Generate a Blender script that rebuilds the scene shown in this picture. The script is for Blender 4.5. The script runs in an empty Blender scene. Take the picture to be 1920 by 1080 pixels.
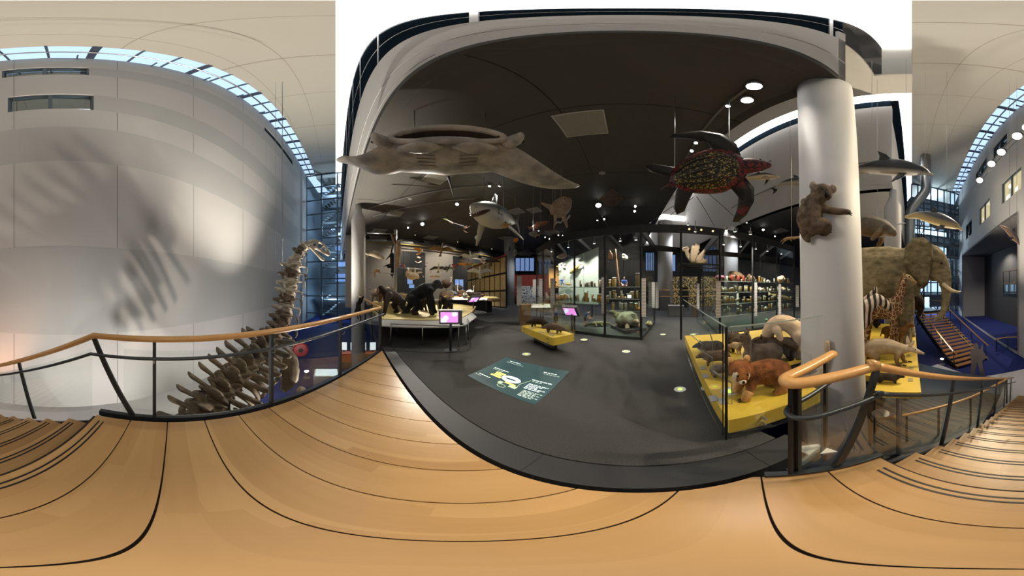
import bpy, bmesh, math, random
from mathutils import Vector, Matrix, Euler
random.seed(7)
SC = bpy.context.scene
COL = SC.collection
R = math.radians
# ---------------------------------------------------------------- camera (a cropped 320 x 180 degree panorama)
EYE = 1.6
cam = bpy.data.cameras.new('camera'); cam.type = 'PANO'
camo = bpy.data.objects.new('camera', cam); COL.objects.link(camo)
camo.location = (0, 0, EYE); camo.rotation_euler = (R(90), 0, 0)
SC.render.engine = 'CYCLES'
for holder in (cam, getattr(cam, 'cycles', None)):
    try:
        holder.panorama_type = 'EQUIRECTANGULAR'
        holder.latitude_min = R(-90); holder.latitude_max = R(90)
        holder.longitude_min = R(-160); holder.longitude_max = R(160)
    except Exception:
        pass
cam.clip_start = 0.02; cam.clip_end = 300
SC.camera = camo
# ---------------------------------------------------------------- world: a pale overcast sky above the skylights
W = bpy.data.worlds.new('sky'); SC.world = W; W.use_nodes = True
wn = W.node_tree.nodes['Background']
wn.inputs[0].default_value = (0.72, 0.86, 1.0, 1); wn.inputs[1].default_value = 1.35
vs = SC.view_settings
vs.view_transform = 'Standard'; vs.look = 'None'; vs.exposure = 0.0; vs.gamma = 1.0; vs.use_curve_mapping = False
try:
    SC.cycles.use_adaptive_sampling = True; SC.cycles.adaptive_threshold = .03; SC.cycles.diffuse_bounces = 3; SC.cycles.glossy_bounces = 3; SC.cycles.transmission_bounces = 3; SC.cycles.transparent_max_bounces = 20; SC.cycles.max_bounces = 5; SC.cycles.use_denoising = True
    SC.cycles.sample_clamp_indirect = 4.0; SC.cycles.caustics_reflective = False; SC.cycles.caustics_refractive = False
except Exception:
    pass
def area(name, loc, sx, sy, power, col, rot):
    l = bpy.data.lights.new(name, 'AREA'); l.shape = 'RECTANGLE'; l.size = sx; l.size_y = sy; l.energy = power; l.color = col
    o = bpy.data.objects.new(name, l); COL.objects.link(o); o.location = loc; o.rotation_euler = rot
    return o
def spot(name, loc, aim, power, col=(1, .93, .82), ang=50, blend=.5, rad=.06, parent=None):
    l = bpy.data.lights.new(name, 'SPOT'); l.energy = power; l.color = col; l.spot_size = R(ang); l.spot_blend = blend; l.shadow_soft_size = rad
    o = bpy.data.objects.new(name, l); COL.objects.link(o)
    o.location = loc; d = Vector(aim) - Vector(loc); o.rotation_euler = d.to_track_quat('-Z', 'Y').to_euler()
    return o
# ---------------------------------------------------------------- positions from the photograph (1920 x 1080, 6 px per degree)
def lonlat(x, y): return R((x - 960) / 6.0), R((540 - y) / 6.0)
def PD(x, y, d):                       # pixel + horizontal distance
    lo, la = lonlat(x, y); return Vector((d * math.sin(lo), d * math.cos(lo), EYE + d * math.tan(la)))
def PZ(x, y, z):                       # pixel + height above the hall floor
    lo, la = lonlat(x, y); d = (z - EYE) / math.tan(la); return Vector((d * math.sin(lo), d * math.cos(lo), z))
def LD(x, d, z):                       # pixel column + distance + height
    lo = R((x - 960) / 6.0); return Vector((d * math.sin(lo), d * math.cos(lo), z))
HN = R(34.9)                           # the hall edge: u runs along it, v points into the hall
UD = Vector((math.sin(HN + math.pi / 2), math.cos(HN + math.pi / 2), 0)); VD = Vector((math.sin(HN), math.cos(HN), 0))
def HV(u, v, z=0.0): return UD * u + VD * v + Vector((0, 0, z))
WN = R(-141.0)                         # the tall atrium wall: normal direction, distance
WD = Vector((math.sin(WN), math.cos(WN), 0)); WS = Vector((-WD.y, WD.x, 0))
if WS.dot(UD) < 0: WS = -WS            # s grows to the right-hand end of the atrium
WDIST = 6.9
def WP(s, z, off=0.0): return WD * (WDIST - off) + WS * s + Vector((0, 0, z))
def wall_sz(x, y):                     # pixel -> (s, z) on the tall wall
    lo, la = lonlat(x, y); dv = Vector((math.sin(lo), math.cos(lo), 0)); d = WDIST / dv.dot(WD)
    return (dv * d).dot(WS), EYE + d * math.tan(la)
# ---------------------------------------------------------------- mesh helper
class MB:
    def __init__(s): s.v = []; s.f = []
    def add(s, vs, fs):
        n = len(s.v); s.v += [tuple(p) for p in vs]; s.f += [tuple(i + n for i in f) for f in fs]; return s
    def box(s, x0, x1, y0, y1, z0, z1):
        return s.obox(Vector(((x0 + x1) / 2, (y0 + y1) / 2, (z0 + z1) / 2)), Vector((1, 0, 0)), Vector((0, 1, 0)), Vector((0, 0, 1)), (x1 - x0) / 2, (y1 - y0) / 2, (z1 - z0) / 2)
    def obox(s, c, ax, ay, az, hx, hy, hz):
        c = Vector(c); p = []
        for k in (-1, 1):
            for j in (-1, 1):
                for i in (-1, 1): p.append(c + ax * (hx * i) + ay * (hy * j) + az * (hz * k))
        return s.add(p, [(0, 2, 3, 1), (4, 5, 7, 6), (0, 1, 5, 4), (2, 6, 7, 3), (0, 4, 6, 2), (1, 3, 7, 5)])
    def hbox(s, u0, u1, v0, v1, z0, z1):
        return s.obox(HV((u0 + u1) / 2, (v0 + v1) / 2, (z0 + z1) / 2), UD, VD, Vector((0, 0, 1)), abs(u1 - u0) / 2, abs(v1 - v0) / 2, abs(z1 - z0) / 2)
    def beam(s, a, b, w, h=None, up=Vector((0, 0, 1))):
        a = Vector(a); b = Vector(b); h = h or w; d = b - a; L = d.length
        if L < 1e-6: return s
        d /= L
        sd = d.cross(up)
        if sd.length < 1e-4: sd = d.cross(Vector((1, 0, 0)))
        sd.normalize(); n = sd.cross(d)
        return s.obox((a + b) / 2, d, sd, n, L / 2, w / 2, h / 2)
    def prism(s, poly, z0, z1):
        n = len(poly)
        vs = [(p[0], p[1], z0) for p in poly] + [(p[0], p[1], z1) for p in poly]
        ar = sum(poly[i][0] * poly[(i + 1) % n][1] - poly[(i + 1) % n][0] * poly[i][1] for i in range(n))
        fs = [tuple(range(n - 1, -1, -1)), tuple(range(n, 2 * n))] + [(i, (i + 1) % n, n + (i + 1) % n, n + i) for i in range(n)]
        if ar < 0: fs = [f[::-1] for f in fs]
        return s.add(vs, fs)
    def slab(s, pts, thick):           # polygon of 3-D points extruded along `thick` vector
        n = len(pts); t = Vector(thick); vs = [Vector(p) for p in pts]; vs = vs + [p + t for p in vs]
        return s.add(vs, [tuple(range(n - 1, -1, -1)), tuple(range(n, 2 * n))] + [(i, (i + 1) % n, n + (i + 1) % n, n + i) for i in range(n)])
    def lathe(s, prof, c=(0, 0, 0), n=20, axis=None):
        c = Vector(c); vs = []; fs = []
        az = Vector(axis).normalized() if axis else Vector((0, 0, 1))
        ax = az.orthogonal().normalized() if axis else Vector((1, 0, 0)); ay = az.cross(ax)
        for r, z in prof:
            for k in range(n):
                a = 2 * math.pi * k / n; vs.append(c + ax * (r * math.cos(a)) + ay * (r * math.sin(a)) + az * z)
        for i in range(len(prof) - 1):
            for k in range(n):
                k2 = (k + 1) % n; fs.append((i * n + k, i * n + k2, (i + 1) * n + k2, (i + 1) * n + k))
        fs.append(tuple(range(n - 1, -1, -1))); m = (len(prof) - 1) * n; fs.append(tuple(range(m, m + n)))
        return s.add(vs, fs)
    def cyl(s, a, b, r, n=12, r2=None):
        a = Vector(a); b = Vector(b); return s.lathe([(r, 0), (r if r2 is None else r2, (b - a).length)], a, n, b - a)
    def disc(s, c, r, h, n=20): return s.lathe([(r, 0), (r, h)], c, n)
    def tube(s, pts, n=10, sub=4, cap=.6, up=None):
        """pts: (x,y,z,r) or (x,y,z,rw,rh): a smooth swept body with rounded ends"""
        q = [list(p) + ([p[3]] if len(p) == 4 else []) for p in pts]
        m = len(q); out = []
        if sub > 1 and m > 2:
            for i in range(m - 1):
                p0, p1, p2, p3 = q[max(i - 1, 0)], q[i], q[i + 1], q[min(i + 2, m - 1)]
                for k in range(sub):
                    t = k / sub
                    out.append([.5 * (2 * b + (c - a) * t + (2 * a - 5 * b + 4 * c - d) * t * t + (3 * b - a - 3 * c + d) * t ** 3) for a, b, c, d in zip(p0, p1, p2, p3)])
            out.append(q[-1])
        else: out = q
        P = [Vector(o[:3]) for o in out]; m = len(P); rings = []; prev = None
        up = Vector(up) if up else None
        for i in range(m):
            t = (P[min(i + 1, m - 1)] - P[max(i - 1, 0)])
            t = t.normalized() if t.length > 1e-9 else Vector((1, 0, 0))
            if up is not None and abs(t.dot(up)) < .98: sd = t.cross(up).normalized()
            elif prev is None:
                sd = t.cross(Vector((0, 0, 1)))
                if sd.length < .25: sd = t.cross(Vector((1, 0, 0)))
                sd.normalize()
            else:
                sd = (prev - t * prev.dot(t)); sd = sd.normalized() if sd.length > 1e-6 else t.orthogonal().normalized()
            prev = sd; rings.append((P[i], t, sd, sd.cross(t), max(out[i][3], 1e-4), max(out[i][4], 1e-4)))
        if cap:
            p, t, a, b, rw, rh = rings[0]; k = min(rw, rh) * cap
            rings.insert(0, (p - t * k * .6, t, a, b, rw * .78, rh * .78)); rings.insert(0, (p - t * k, t, a, b, rw * .3, rh * .3))
            p, t, a, b, rw, rh = rings[-1]; k = min(rw, rh) * cap
            rings.append((p + t * k * .6, t, a, b, rw * .78, rh * .78)); rings.append((p + t * k, t, a, b, rw * .3, rh * .3))
        vs = []; fs = []
        for p, t, a, b, rw, rh in rings:
            for k in range(n):
                an = 2 * math.pi * k / n; vs.append(p + a * (rw * math.cos(an)) + b * (rh * math.sin(an)))
        M_ = len(rings)
        for i in range(M_ - 1):
            for k in range(n):
                k2 = (k + 1) % n; fs.append((i * n + k, i * n + k2, (i + 1) * n + k2, (i + 1) * n + k))
        fs.append(tuple(range(n - 1, -1, -1))); fs.append(tuple(range((M_ - 1) * n, M_ * n)))
        return s.add(vs, fs)
    def ball(s, c, rx, ry=None, rz=None, n=10, m=6):
        ry = ry or rx; rz = rz or rx; c = Vector(c); vs = [c + Vector((0, 0, -rz))]; fs = []
        for j in range(1, m):
            th = math.pi * j / m - math.pi / 2
            for k in range(n):
                a = 2 * math.pi * k / n; vs.append(c + Vector((rx * math.cos(th) * math.cos(a), ry * math.cos(th) * math.sin(a), rz * math.sin(th))))
        vs.append(c + Vector((0, 0, rz)))
        for k in range(n):
            k2 = (k + 1) % n; fs.append((0, 1 + k2, 1 + k))
            for j in range(m - 2): fs.append((1 + j * n + k, 1 + j * n + k2, 1 + (j + 1) * n + k2, 1 + (j + 1) * n + k))
            fs.append((1 + (m - 2) * n + k, 1 + (m - 2) * n + k2, len(vs) - 1))
        return s.add(vs, fs)
    def fin(s, outline, thick, o=(0, 0, 0), ax=(1, 0, 0), ay=(0, 0, 1)):
        """a thin plate with bevelled rim: outline in 2-D, laid in the plane (ax, ay)"""
        o = Vector(o); ax = Vector(ax).normalized(); ay = Vector(ay).normalized(); nz = ax.cross(ay).normalized()
        cx = sum(p[0] for p in outline) / len(outline); cy = sum(p[1] for p in outline) / len(outline); n = len(outline)
        def ring(k, h): return [o + ax * (cx + (p[0] - cx) * k) + ay * (cy + (p[1] - cy) * k) + nz * h for p in outline]
        vs = ring(.72, -thick / 2) + ring(1, 0) + ring(.72, thick / 2); fs = [tuple(range(n - 1, -1, -1)), tuple(range(2 * n, 3 * n))]
        for b in (0, n):
            for i in range(n): fs.append((b + i, b + (i + 1) % n, b + n + (i + 1) % n, b + n + i))
        return s.add(vs, fs)
def mesh_of(mb, name, smooth=False):
    me = bpy.data.meshes.new(name); me.from_pydata(mb.v, [], mb.f); me.update()
    bm = bmesh.new(); bm.from_mesh(me); bmesh.ops.recalc_face_normals(bm, faces=bm.faces); bm.to_mesh(me); bm.free()
    if smooth:
        me.polygons.foreach_set('use_smooth', [True] * len(me.polygons))
    return me
def obj(name, mb, m, parent=None, smooth=False, base=None):
    if base is not None:
        b = Vector(base); mb.v = [tuple(Vector(p) - b) for p in mb.v]
    me = mb if isinstance(mb, bpy.types.Mesh) else mesh_of(mb, name, smooth)
    if m is not None:
        me.materials.clear(); me.materials.append(m)
    o = bpy.data.objects.new(name, me); COL.objects.link(o)
    if parent is not None: o.parent = parent
    return o
def tag(o, label, cat, group=None, kind=None):
    o['label'] = label; o['category'] = cat
    if group: o['group'] = group
    if kind: o['kind'] = kind
    return o
def struct(name, mb, m, label=None, parent=None, cat=None, smooth=False):
    o = obj(name, mb, m, parent, smooth)
    if parent is None:
        o['kind'] = 'structure'
        if label: o['label'] = label; o['category'] = cat or name.split('_')[0]
    return o
def thing(name, label, cat, loc=(0, 0, 0), rz=0.0, group=None, rot=None, sc=1.0, kind=None):
    o = bpy.data.objects.new(name, None); o.empty_display_size = .1; COL.objects.link(o)
    o.location = loc; o.rotation_euler = rot if rot else (0, 0, rz); o.scale = (sc, sc, sc)
    return tag(o, label, cat, group, kind)
def dup(root, loc=None, rot=None, sc=None, label=None, group=None):
    r = root.copy(); COL.objects.link(r)
    if loc is not None: r.location = loc
    if rot is not None: r.rotation_euler = rot
    if sc is not None: r.scale = (sc, sc, sc) if not hasattr(sc, '__len__') else sc
    if label: r['label'] = label
    if group: r['group'] = group
    for ch in list(root.children):
        c = ch.copy(); COL.objects.link(c); c.parent = r
        for g in list(ch.children):
            d = g.copy(); COL.objects.link(d); d.parent = c
    return r
TMPS = bpy.data.scenes.new('workbench_scene')
def blob(mb, voxel, smooth=2):
    """melt overlapping swept bodies into one continuous skin"""
    me = mesh_of(mb, 'tmp'); o = bpy.data.objects.new('tmp', me); TMPS.collection.objects.link(o)
    md = o.modifiers.new('r', 'REMESH'); md.mode = 'VOXEL'; md.voxel_size = voxel; md.use_smooth_shade = True
    if smooth:
        sm = o.modifiers.new('s', 'SMOOTH'); sm.factor = .5; sm.iterations = smooth
    with bpy.context.temp_override(scene=TMPS, view_layer=TMPS.view_layers[0]):
        dg = bpy.context.evaluated_depsgraph_get(); ev = o.evaluated_get(dg)
        out = bpy.data.meshes.new_from_object(ev, depsgraph=dg)
    bpy.data.objects.remove(o); bpy.data.meshes.remove(me)
    out.polygons.foreach_set('use_smooth', [True] * len(out.polygons))
    return out
# ---------------------------------------------------------------- materials
def _new(name):
    m = bpy.data.materials.new(name); m.use_nodes = True; nt = m.node_tree
    return m, nt, nt.nodes['Principled BSDF'], nt.nodes.new, nt.links.new
def M(name, c, rough=.55, metal=0.0, var=.12, scale=6.0, bump=0.0, emit=0.0, ec=None, spec=.5, coat=0.0):
    m, nt, b, N, L = _new(name)
    tc = N('ShaderNodeTexCoord'); no = N('ShaderNodeTexNoise'); no.inputs['Scale'].default_value = scale; no.inputs['Detail'].default_value = 4
    L(tc.outputs['Object'], no.inputs['Vector'])
    mx = N('ShaderNodeMix'); mx.data_type = 'RGBA'
    mx.inputs[6].default_value = (*[max(0, k * (1 - var)) for k in c], 1); mx.inputs[7].default_value = (*[min(1, k * (1 + var)) for k in c], 1)
    L(no.outputs['Fac'], mx.inputs[0]); L(mx.outputs[2], b.inputs['Base Color'])
    b.inputs['Roughness'].default_value = rough; b.inputs['Metallic'].default_value = metal; b.inputs['Specular IOR Level'].default_value = spec
    if coat: b.inputs['Coat Weight'].default_value = coat
    if bump:
        bp = N('ShaderNodeBump'); bp.inputs['Strength'].default_value = bump; bp.inputs['Distance'].default_value = .02
        L(no.outputs['Fac'], bp.inputs['Height']); L(bp.outputs[0], b.inputs['Normal'])
    if emit:
        b.inputs['Emission Color'].default_value = (*(ec or c), 1); b.inputs['Emission Strength'].default_value = emit
    return m
def glass(name, tint=(.93, .97, .95), refl=.10, rough=0.0):
    m = bpy.data.materials.new(name); m.use_nodes = True; nt = m.node_tree; nt.nodes.clear(); N = nt.nodes.new; L = nt.links.new
    out = N('ShaderNodeOutputMaterial'); tr = N('ShaderNodeBsdfTransparent'); tr.inputs[0].default_value = (*tint, 1)
    gl = N('ShaderNodeBsdfGlossy'); gl.inputs['Roughness'].default_value = rough; gl.inputs[0].default_value = (1, 1, 1, 1)
    lw = N('ShaderNodeLayerWeight'); lw.inputs[0].default_value = .25
    mp = N('ShaderNodeMapRange'); mp.inputs[3].default_value = refl * .35; mp.inputs[4].default_value = min(1, refl * 5)
    L(lw.outputs['Fresnel'], mp.inputs[0]); mx = N('ShaderNodeMixShader'); L(mp.outputs[0], mx.inputs[0]); L(tr.outputs[0], mx.inputs[1]); L(gl.outputs[0], mx.inputs[2])
    L(mx.outputs[0], out.inputs[0]); return m
def wood(name, c1, c2, ang=0.0, scale=3.0, rough=.35, lam=True, perobj=.0):
    """grain along local x turned by ang; lamella strips across it"""
    m, nt, b, N, L = _new(name)
    tc = N('ShaderNodeTexCoord'); mp = N('ShaderNodeMapping'); mp.inputs['Rotation'].default_value = (0, 0, -ang); L(tc.outputs['Object'], mp.inputs[0])
    st = N('ShaderNodeMapping'); st.inputs['Scale'].default_value = (.7 * scale, 9 * scale, 9 * scale); L(mp.outputs[0], st.inputs[0])
    no = N('ShaderNodeTexNoise'); no.inputs['Scale'].default_value = 1.0; no.inputs['Detail'].default_value = 5; no.inputs['Distortion'].default_value = .8; L(st.outputs[0], no.inputs['Vector'])
    mx = N('ShaderNodeMix'); mx.data_type = 'RGBA'; mx.inputs[6].default_value = (*c1, 1); mx.inputs[7].default_value = (*c2, 1)
    fac = no.outputs['Fac']
    if lam:
        s2 = N('ShaderNodeMapping'); s2.inputs['Scale'].default_value = (.45, 7.5, 1); L(mp.outputs[0], s2.inputs[0])
        vo = N('ShaderNodeTexVoronoi'); vo.inputs['Scale'].default_value = 1.0; vo.distance = 'CHEBYCHEV'; vo.inputs['Randomness'].default_value = .55; L(s2.outputs[0], vo.inputs['Vector'])
        sp = N('ShaderNodeSeparateColor'); L(vo.outputs['Color'], sp.inputs[0])
        ma = N('ShaderNodeMath'); ma.operation = 'MULTIPLY_ADD'; ma.inputs[1].default_value = .55; L(sp.outputs[0], ma.inputs[0])
        mb_ = N('ShaderNodeMath'); mb_.operation = 'MULTIPLY'; mb_.inputs[1].default_value = .5; L(fac, mb_.inputs[0]); L(mb_.outputs[0], ma.inputs[2]); fac = ma.outputs[0]
    if perobj:
        oi = N('ShaderNodeObjectInfo'); mo = N('ShaderNodeMath'); mo.operation = 'MULTIPLY_ADD'; mo.inputs[1].default_value = perobj; L(oi.outputs['Random'], mo.inputs[0]); L(fac, mo.inputs[2]); fac = mo.outputs[0]
    L(fac, mx.inputs[0]); L(mx.outputs[2], b.inputs['Base Color']); b.inputs['Roughness'].default_value = rough
    return m
def hide(name, c1, c2, scale=8.0, rough=.85, belly=None, z0=0.0, z1=1.0, stretch=(1, 1, 1), bump=.4, fine=60.0, axis=2):
    """animal skin or fur: mottled colour, fine strands, and a second colour towards the belly (object z between z0 and z1)"""
    m, nt, b, N, L = _new(name)
    tc = N('ShaderNodeTexCoord'); st = N('ShaderNodeMapping'); st.inputs['Scale'].default_value = stretch; L(tc.outputs['Object'], st.inputs[0])
    no = N('ShaderNodeTexNoise'); no.inputs['Scale'].default_value = scale; no.inputs['Detail'].default_value = 6; L(st.outputs[0], no.inputs['Vector'])
    rp = N('ShaderNodeMapRange'); rp.inputs[1].default_value = .3; rp.inputs[2].default_value = .7; L(no.outputs['Fac'], rp.inputs[0])
    mx = N('ShaderNodeMix'); mx.data_type = 'RGBA'; mx.inputs[6].default_value = (*c1, 1); mx.inputs[7].default_value = (*c2, 1); L(rp.outputs[0], mx.inputs[0]); colr = mx.outputs[2]
    if belly:
        sp = N('ShaderNodeSeparateXYZ'); L(tc.outputs['Object'], sp.inputs[0])
        ad = N('ShaderNodeMath'); ad.operation = 'MULTIPLY_ADD'; ad.inputs[1].default_value = (z1 - z0) * .5; ad.inputs[2].default_value = 0; L(no.outputs['Fac'], ad.inputs[0])
        a2 = N('ShaderNodeMath'); a2.operation = 'ADD'; L(sp.outputs[axis], a2.inputs[0]); L(ad.outputs[0], a2.inputs[1])
        r2 = N('ShaderNodeMapRange'); r2.inputs[1].default_value = z0 + (z1 - z0) * .25; r2.inputs[2].default_value = z1 + (z1 - z0) * .25; L(a2.outputs[0], r2.inputs[0])
        m2 = N('ShaderNodeMix'); m2.data_type = 'RGBA'; m2.inputs[6].default_value = (*belly, 1); L(colr, m2.inputs[7]); L(r2.outputs[0], m2.inputs[0]); colr = m2.outputs[2]
    L(colr, b.inputs['Base Color']); b.inputs['Roughness'].default_value = rough; b.inputs['Specular IOR Level'].default_value = .25
    n2 = N('ShaderNodeTexNoise'); n2.inputs['Scale'].default_value = fine; n2.inputs['Detail'].default_value = 3; L(st.outputs[0], n2.inputs['Vector'])
    bp = N('ShaderNodeBump'); bp.inputs['Strength'].default_value = min(1, bump * 1.2); bp.inputs['Distance'].default_value = .025; L(n2.outputs['Fac'], bp.inputs['Height']); L(bp.outputs[0], b.inputs['Normal'])
    return m
def cells(name, cell, line, scale=5.0, width=.07, rough=.8, rnd=1.0, dark=None):
    """voronoi plates with pale lines between (giraffe)"""
    m, nt, b, N, L = _new(name); tc = N('ShaderNodeTexCoord')
    vo = N('ShaderNodeTexVoronoi'); vo.feature = 'DISTANCE_TO_EDGE'; vo.inputs['Scale'].default_value = scale; vo.inputs['Randomness'].default_value = rnd; L(tc.outputs['Object'], vo.inputs['Vector'])
    no = N('ShaderNodeTexNoise'); no.inputs['Scale'].default_value = scale * 1.5; L(tc.outputs['Object'], no.inputs['Vector'])
    rp = N('ShaderNodeMapRange'); rp.inputs[1].default_value = width * .75; rp.inputs[2].default_value = width * 1.1; L(vo.outputs['Distance'], rp.inputs[0])
    cm = N('ShaderNodeMix'); cm.data_type = 'RGBA'; cm.inputs[6].default_value = (*cell, 1); cm.inputs[7].default_value = (*(dark or [k * .6 for k in cell]), 1); L(no.outputs['Fac'], cm.inputs[0])
    mx = N('ShaderNodeMix'); mx.data_type = 'RGBA'; mx.inputs[6].default_value = (*line, 1); L(cm.outputs[2], mx.inputs[7]); L(rp.outputs[0], mx.inputs[0])
    L(mx.outputs[2], b.inputs['Base Color']); b.inputs['Roughness'].default_value = rough; return m
def speck(name, base, dot, scale=30.0, thr=.3, rough=.5, base2=None, s2=3.0, thr2=(.5, .6)):
    """dark skin with light specks; base2 adds large blotches"""
    m, nt, b, N, L = _new(name); tc = N('ShaderNodeTexCoord')
    no = N('ShaderNodeTexNoise'); no.inputs['Scale'].default_value = scale; no.inputs['Detail'].default_value = 2; L(tc.outputs['Object'], no.inputs['Vector'])
    rp = N('ShaderNodeMapRange'); rp.inputs[1].default_value = .5 + thr * .2; rp.inputs[2].default_value = .54 + thr * .2; L(no.outputs['Fac'], rp.inputs[0])
    mx = N('ShaderNodeMix'); mx.data_type = 'RGBA'; mx.inputs[6].default_value = (*base, 1); mx.inputs[7].default_value = (*dot, 1); L(rp.outputs[0], mx.inputs[0])
    L(mx.outputs[2], b.inputs['Base Color']); b.inputs['Roughness'].default_value = rough
    if base2:
        n3 = N('ShaderNodeTexNoise'); n3.inputs['Scale'].default_value = s2; L(tc.outputs['Object'], n3.inputs['Vector'])
        r3 = N('ShaderNodeMapRange'); r3.inputs[1].default_value = thr2[0]; r3.inputs[2].default_value = thr2[1]; L(n3.outputs['Fac'], r3.inputs[0])
        m3 = N('ShaderNodeMix'); m3.data_type = 'RGBA'; m3.inputs[6].default_value = (*base, 1); m3.inputs[7].default_value = (*base2, 1); L(r3.outputs[0], m3.inputs[0]); L(m3.outputs[2], mx.inputs[6])
    return m
def stripes(name, c1, c2, scale=8.0, axis='X', dist=3.0, rough=.7, duty=.5, coord='Object'):
    m, nt, b, N, L = _new(name); tc = N('ShaderNodeTexCoord')
    wv = N('ShaderNodeTexWave'); wv.bands_direction = axis; wv.inputs['Scale'].default_value = scale; wv.inputs['Distortion'].default_value = dist; wv.inputs['Detail'].default_value = 1; L(tc.outputs[coord], wv.inputs['Vector'])
    rp = N('ShaderNodeMapRange'); rp.inputs[1].default_value = duty - .06; rp.inputs[2].default_value = duty + .06; L(wv.outputs['Fac'], rp.inputs[0])
    mx = N('ShaderNodeMix'); mx.data_type = 'RGBA'; mx.inputs[6].default_value = (*c1, 1); mx.inputs[7].default_value = (*c2, 1); L(rp.outputs[0], mx.inputs[0])
    L(mx.outputs[2], b.inputs['Base Color']); b.inputs['Roughness'].default_value = rough; return m
def lamp_mat(name, c, s):
    m = M(name, c, .4, var=.02, emit=s); return m
WHITE = M('white plaster', (.62, .60, .585), .8, var=.03, scale=.4)
BEIGE = M('beige perforated ceiling', (.70, .66, .58), .85, var=.03, scale=.5)
DARKC = M('dark grey painted concrete', (.085, .080, .073), .7, var=.15, scale=1.2, bump=.15)
GREYW = M('grey hall wall', (.36, .33, .29), .8, var=.05, scale=.6)
BLACKP = M('dark blind panel', (.028, .03, .033), .6)
CARPET = M('dark grey carpet', (.052, .052, .053), .95, var=.55, scale=90, bump=.5, spec=.1)
STONE = M('black speckled stone', (.013, .0135, .016), .6, var=.5, scale=120, bump=.05)
BLUEF = M('deep blue carpet', (.020, .030, .15), .85, var=.15, scale=14, spec=.2)
STEEL = M('brushed steel', (.42, .43, .44), .3, 1.0, var=.08, scale=30)
DSTEEL = M('dark steel', (.055, .062, .07), .38, .7, var=.1)
BLACK = M('black steel', (.008, .008, .009), .45, .3)
WHITEP = M('white painted metal', (.6, .6, .6), .5, var=.03)
GLS = glass('clear glass', (.95, .97, .96), .045); GLSV = glass('vitrine glass', (.98, .988, .983), .04); GLSB = glass('bluish curtain glass', (.80, .88, .93), .08)
DGLASS = M('dark window glass', (.010, .018, .028), .9, 0, var=.3, scale=.5, spec=0.0)
BLUEMET = M('blue grey window frame', (.075, .105, .135), .45, .4)
YEL = M('yellow painted plinth', (.56, .39, .045), .5, var=.06, scale=2)
YELL = M('sand yellow plinth', (.62, .50, .20), .6, var=.06, scale=2)
PAPER = M('white board', (.72, .71, .70), .6, var=.02)
HANDW = wood('beech handrail', (.46, .235, .075), (.60, .33, .12), 0, 2.0, .28, lam=False)
# ================================================================ THE SETTING
ZL = -3.8
PL = R(74.3)                                    # direction of the floor boards
PDR = Vector((math.sin(PL), math.cos(PL), 0)); QDR = Vector((math.sin(PL + math.pi / 2), math.cos(PL + math.pi / 2), 0))
def PQ(p, q, z=0.0): return PDR * p + QDR * q + Vector((0, 0, z))
BOARD = wood('beech floor boards', (.30, .158, .054), (.46, .282, .120), math.atan2(PDR.y, PDR.x), 1.0, .3, True, .18)
def clip(poly, nrm, d):                         # keep nrm.p <= d
    out = []
    for i in range(len(poly)):
        a, b = poly[i], poly[(i + 1) % len(poly)]; da, db = a.dot(nrm) - d, b.dot(nrm) - d
        if da <= 0: out.append(a)
        if da * db < 0: out.append(a + (b - a) * (da / (da - db)))
    return out
PLAT = [Vector(p) for p in ((-2.93, 3.42, 0), (.93, .245, 0), (1.10, -.53, 0), (-1.47, -1.27, 0))]
st = struct('floor_landing', MB().prism(PLAT, -.22, -.026), M('dark joint filler', (.03, .018, .01), .8), 'wooden stair landing of wide beech boards', cat='floor')
Q1 = .79; k = 0; q = Q1
while q > -4.3:
    w = .365
    poly = clip(clip(PLAT, QDR, q - .005), -QDR, -(q - w + .005))
    if len(poly) > 2: obj('floor_board', MB().prism(poly, -.03, 0), BOARD, st)
    q -= w
for d in (.075, .12):
    n0 = PQ(-1.66, Q1 - d); n1 = PQ(.80, Q1 - d); obj('anti_slip_strip', MB().beam(n0 + Vector((0, 0, .001)), n1 + Vector((0, 0, .001)), .014, .006), BLACK, st)
# stone kerb, carpet
NK = R(39.5); KN = Vector((math.sin(NK), math.cos(NK), 0)); KT = Vector((math.cos(NK), -math.sin(NK), 0))
def KP(t, n, z=0.0): return KT * t + KN * n + Vector((0, 0, z))
kerb = bpy.data.objects.new('floor_kerb', None); COL.objects.link(kerb); kerb['kind'] = 'structure'; kerb['label'] = 'black speckled stone kerb between boards and carpet'; kerb['category'] = 'floor'
for a, b in ((-13.0, -9.0), (-9.0, -5.0), (-5.0, -2.35), (-2.35, -.62), (-.62, .72), (.72, 1.12)):
    obj('stone_slab', MB().slab([KP(a + .002, .825, -.22), KP(b - .002, .825, -.22), KP(b - .002, 1.085, -.22), KP(a + .002, 1.085, -.22)], (0, 0, .222)), STONE, kerb)
carp = MB(); carp.prism([KP(-30, 1.10), KP(1.02, 1.10), HV(1.05, 2.15), HV(1.05, 26), HV(-17, 26)], -.22, 0)
carp.prism([HV(1.05, 2.15), HV(26, 2.15), HV(26, 26), HV(1.05, 26)], -.22, 0)
struct('floor', carp, CARPET, 'dark grey carpet of the exhibition hall', cat='floor')
pl = MB().slab([KP(1.00, .74, -.02), KP(1.14, .60, -.02), KP(1.16, .78, -.02), KP(1.02, .90, -.02)], (0, 0, .024)); struct('trim_1', pl, WHITEP, 'white metal edge plate at the foot of the rail posts', cat='trim')
lo = MB().box(-46, 48, -46, 40, ZL - .2, ZL); struct('floor_lower', lo, BLUEF, 'deep blue carpet of the lower floor', cat='floor')
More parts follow.
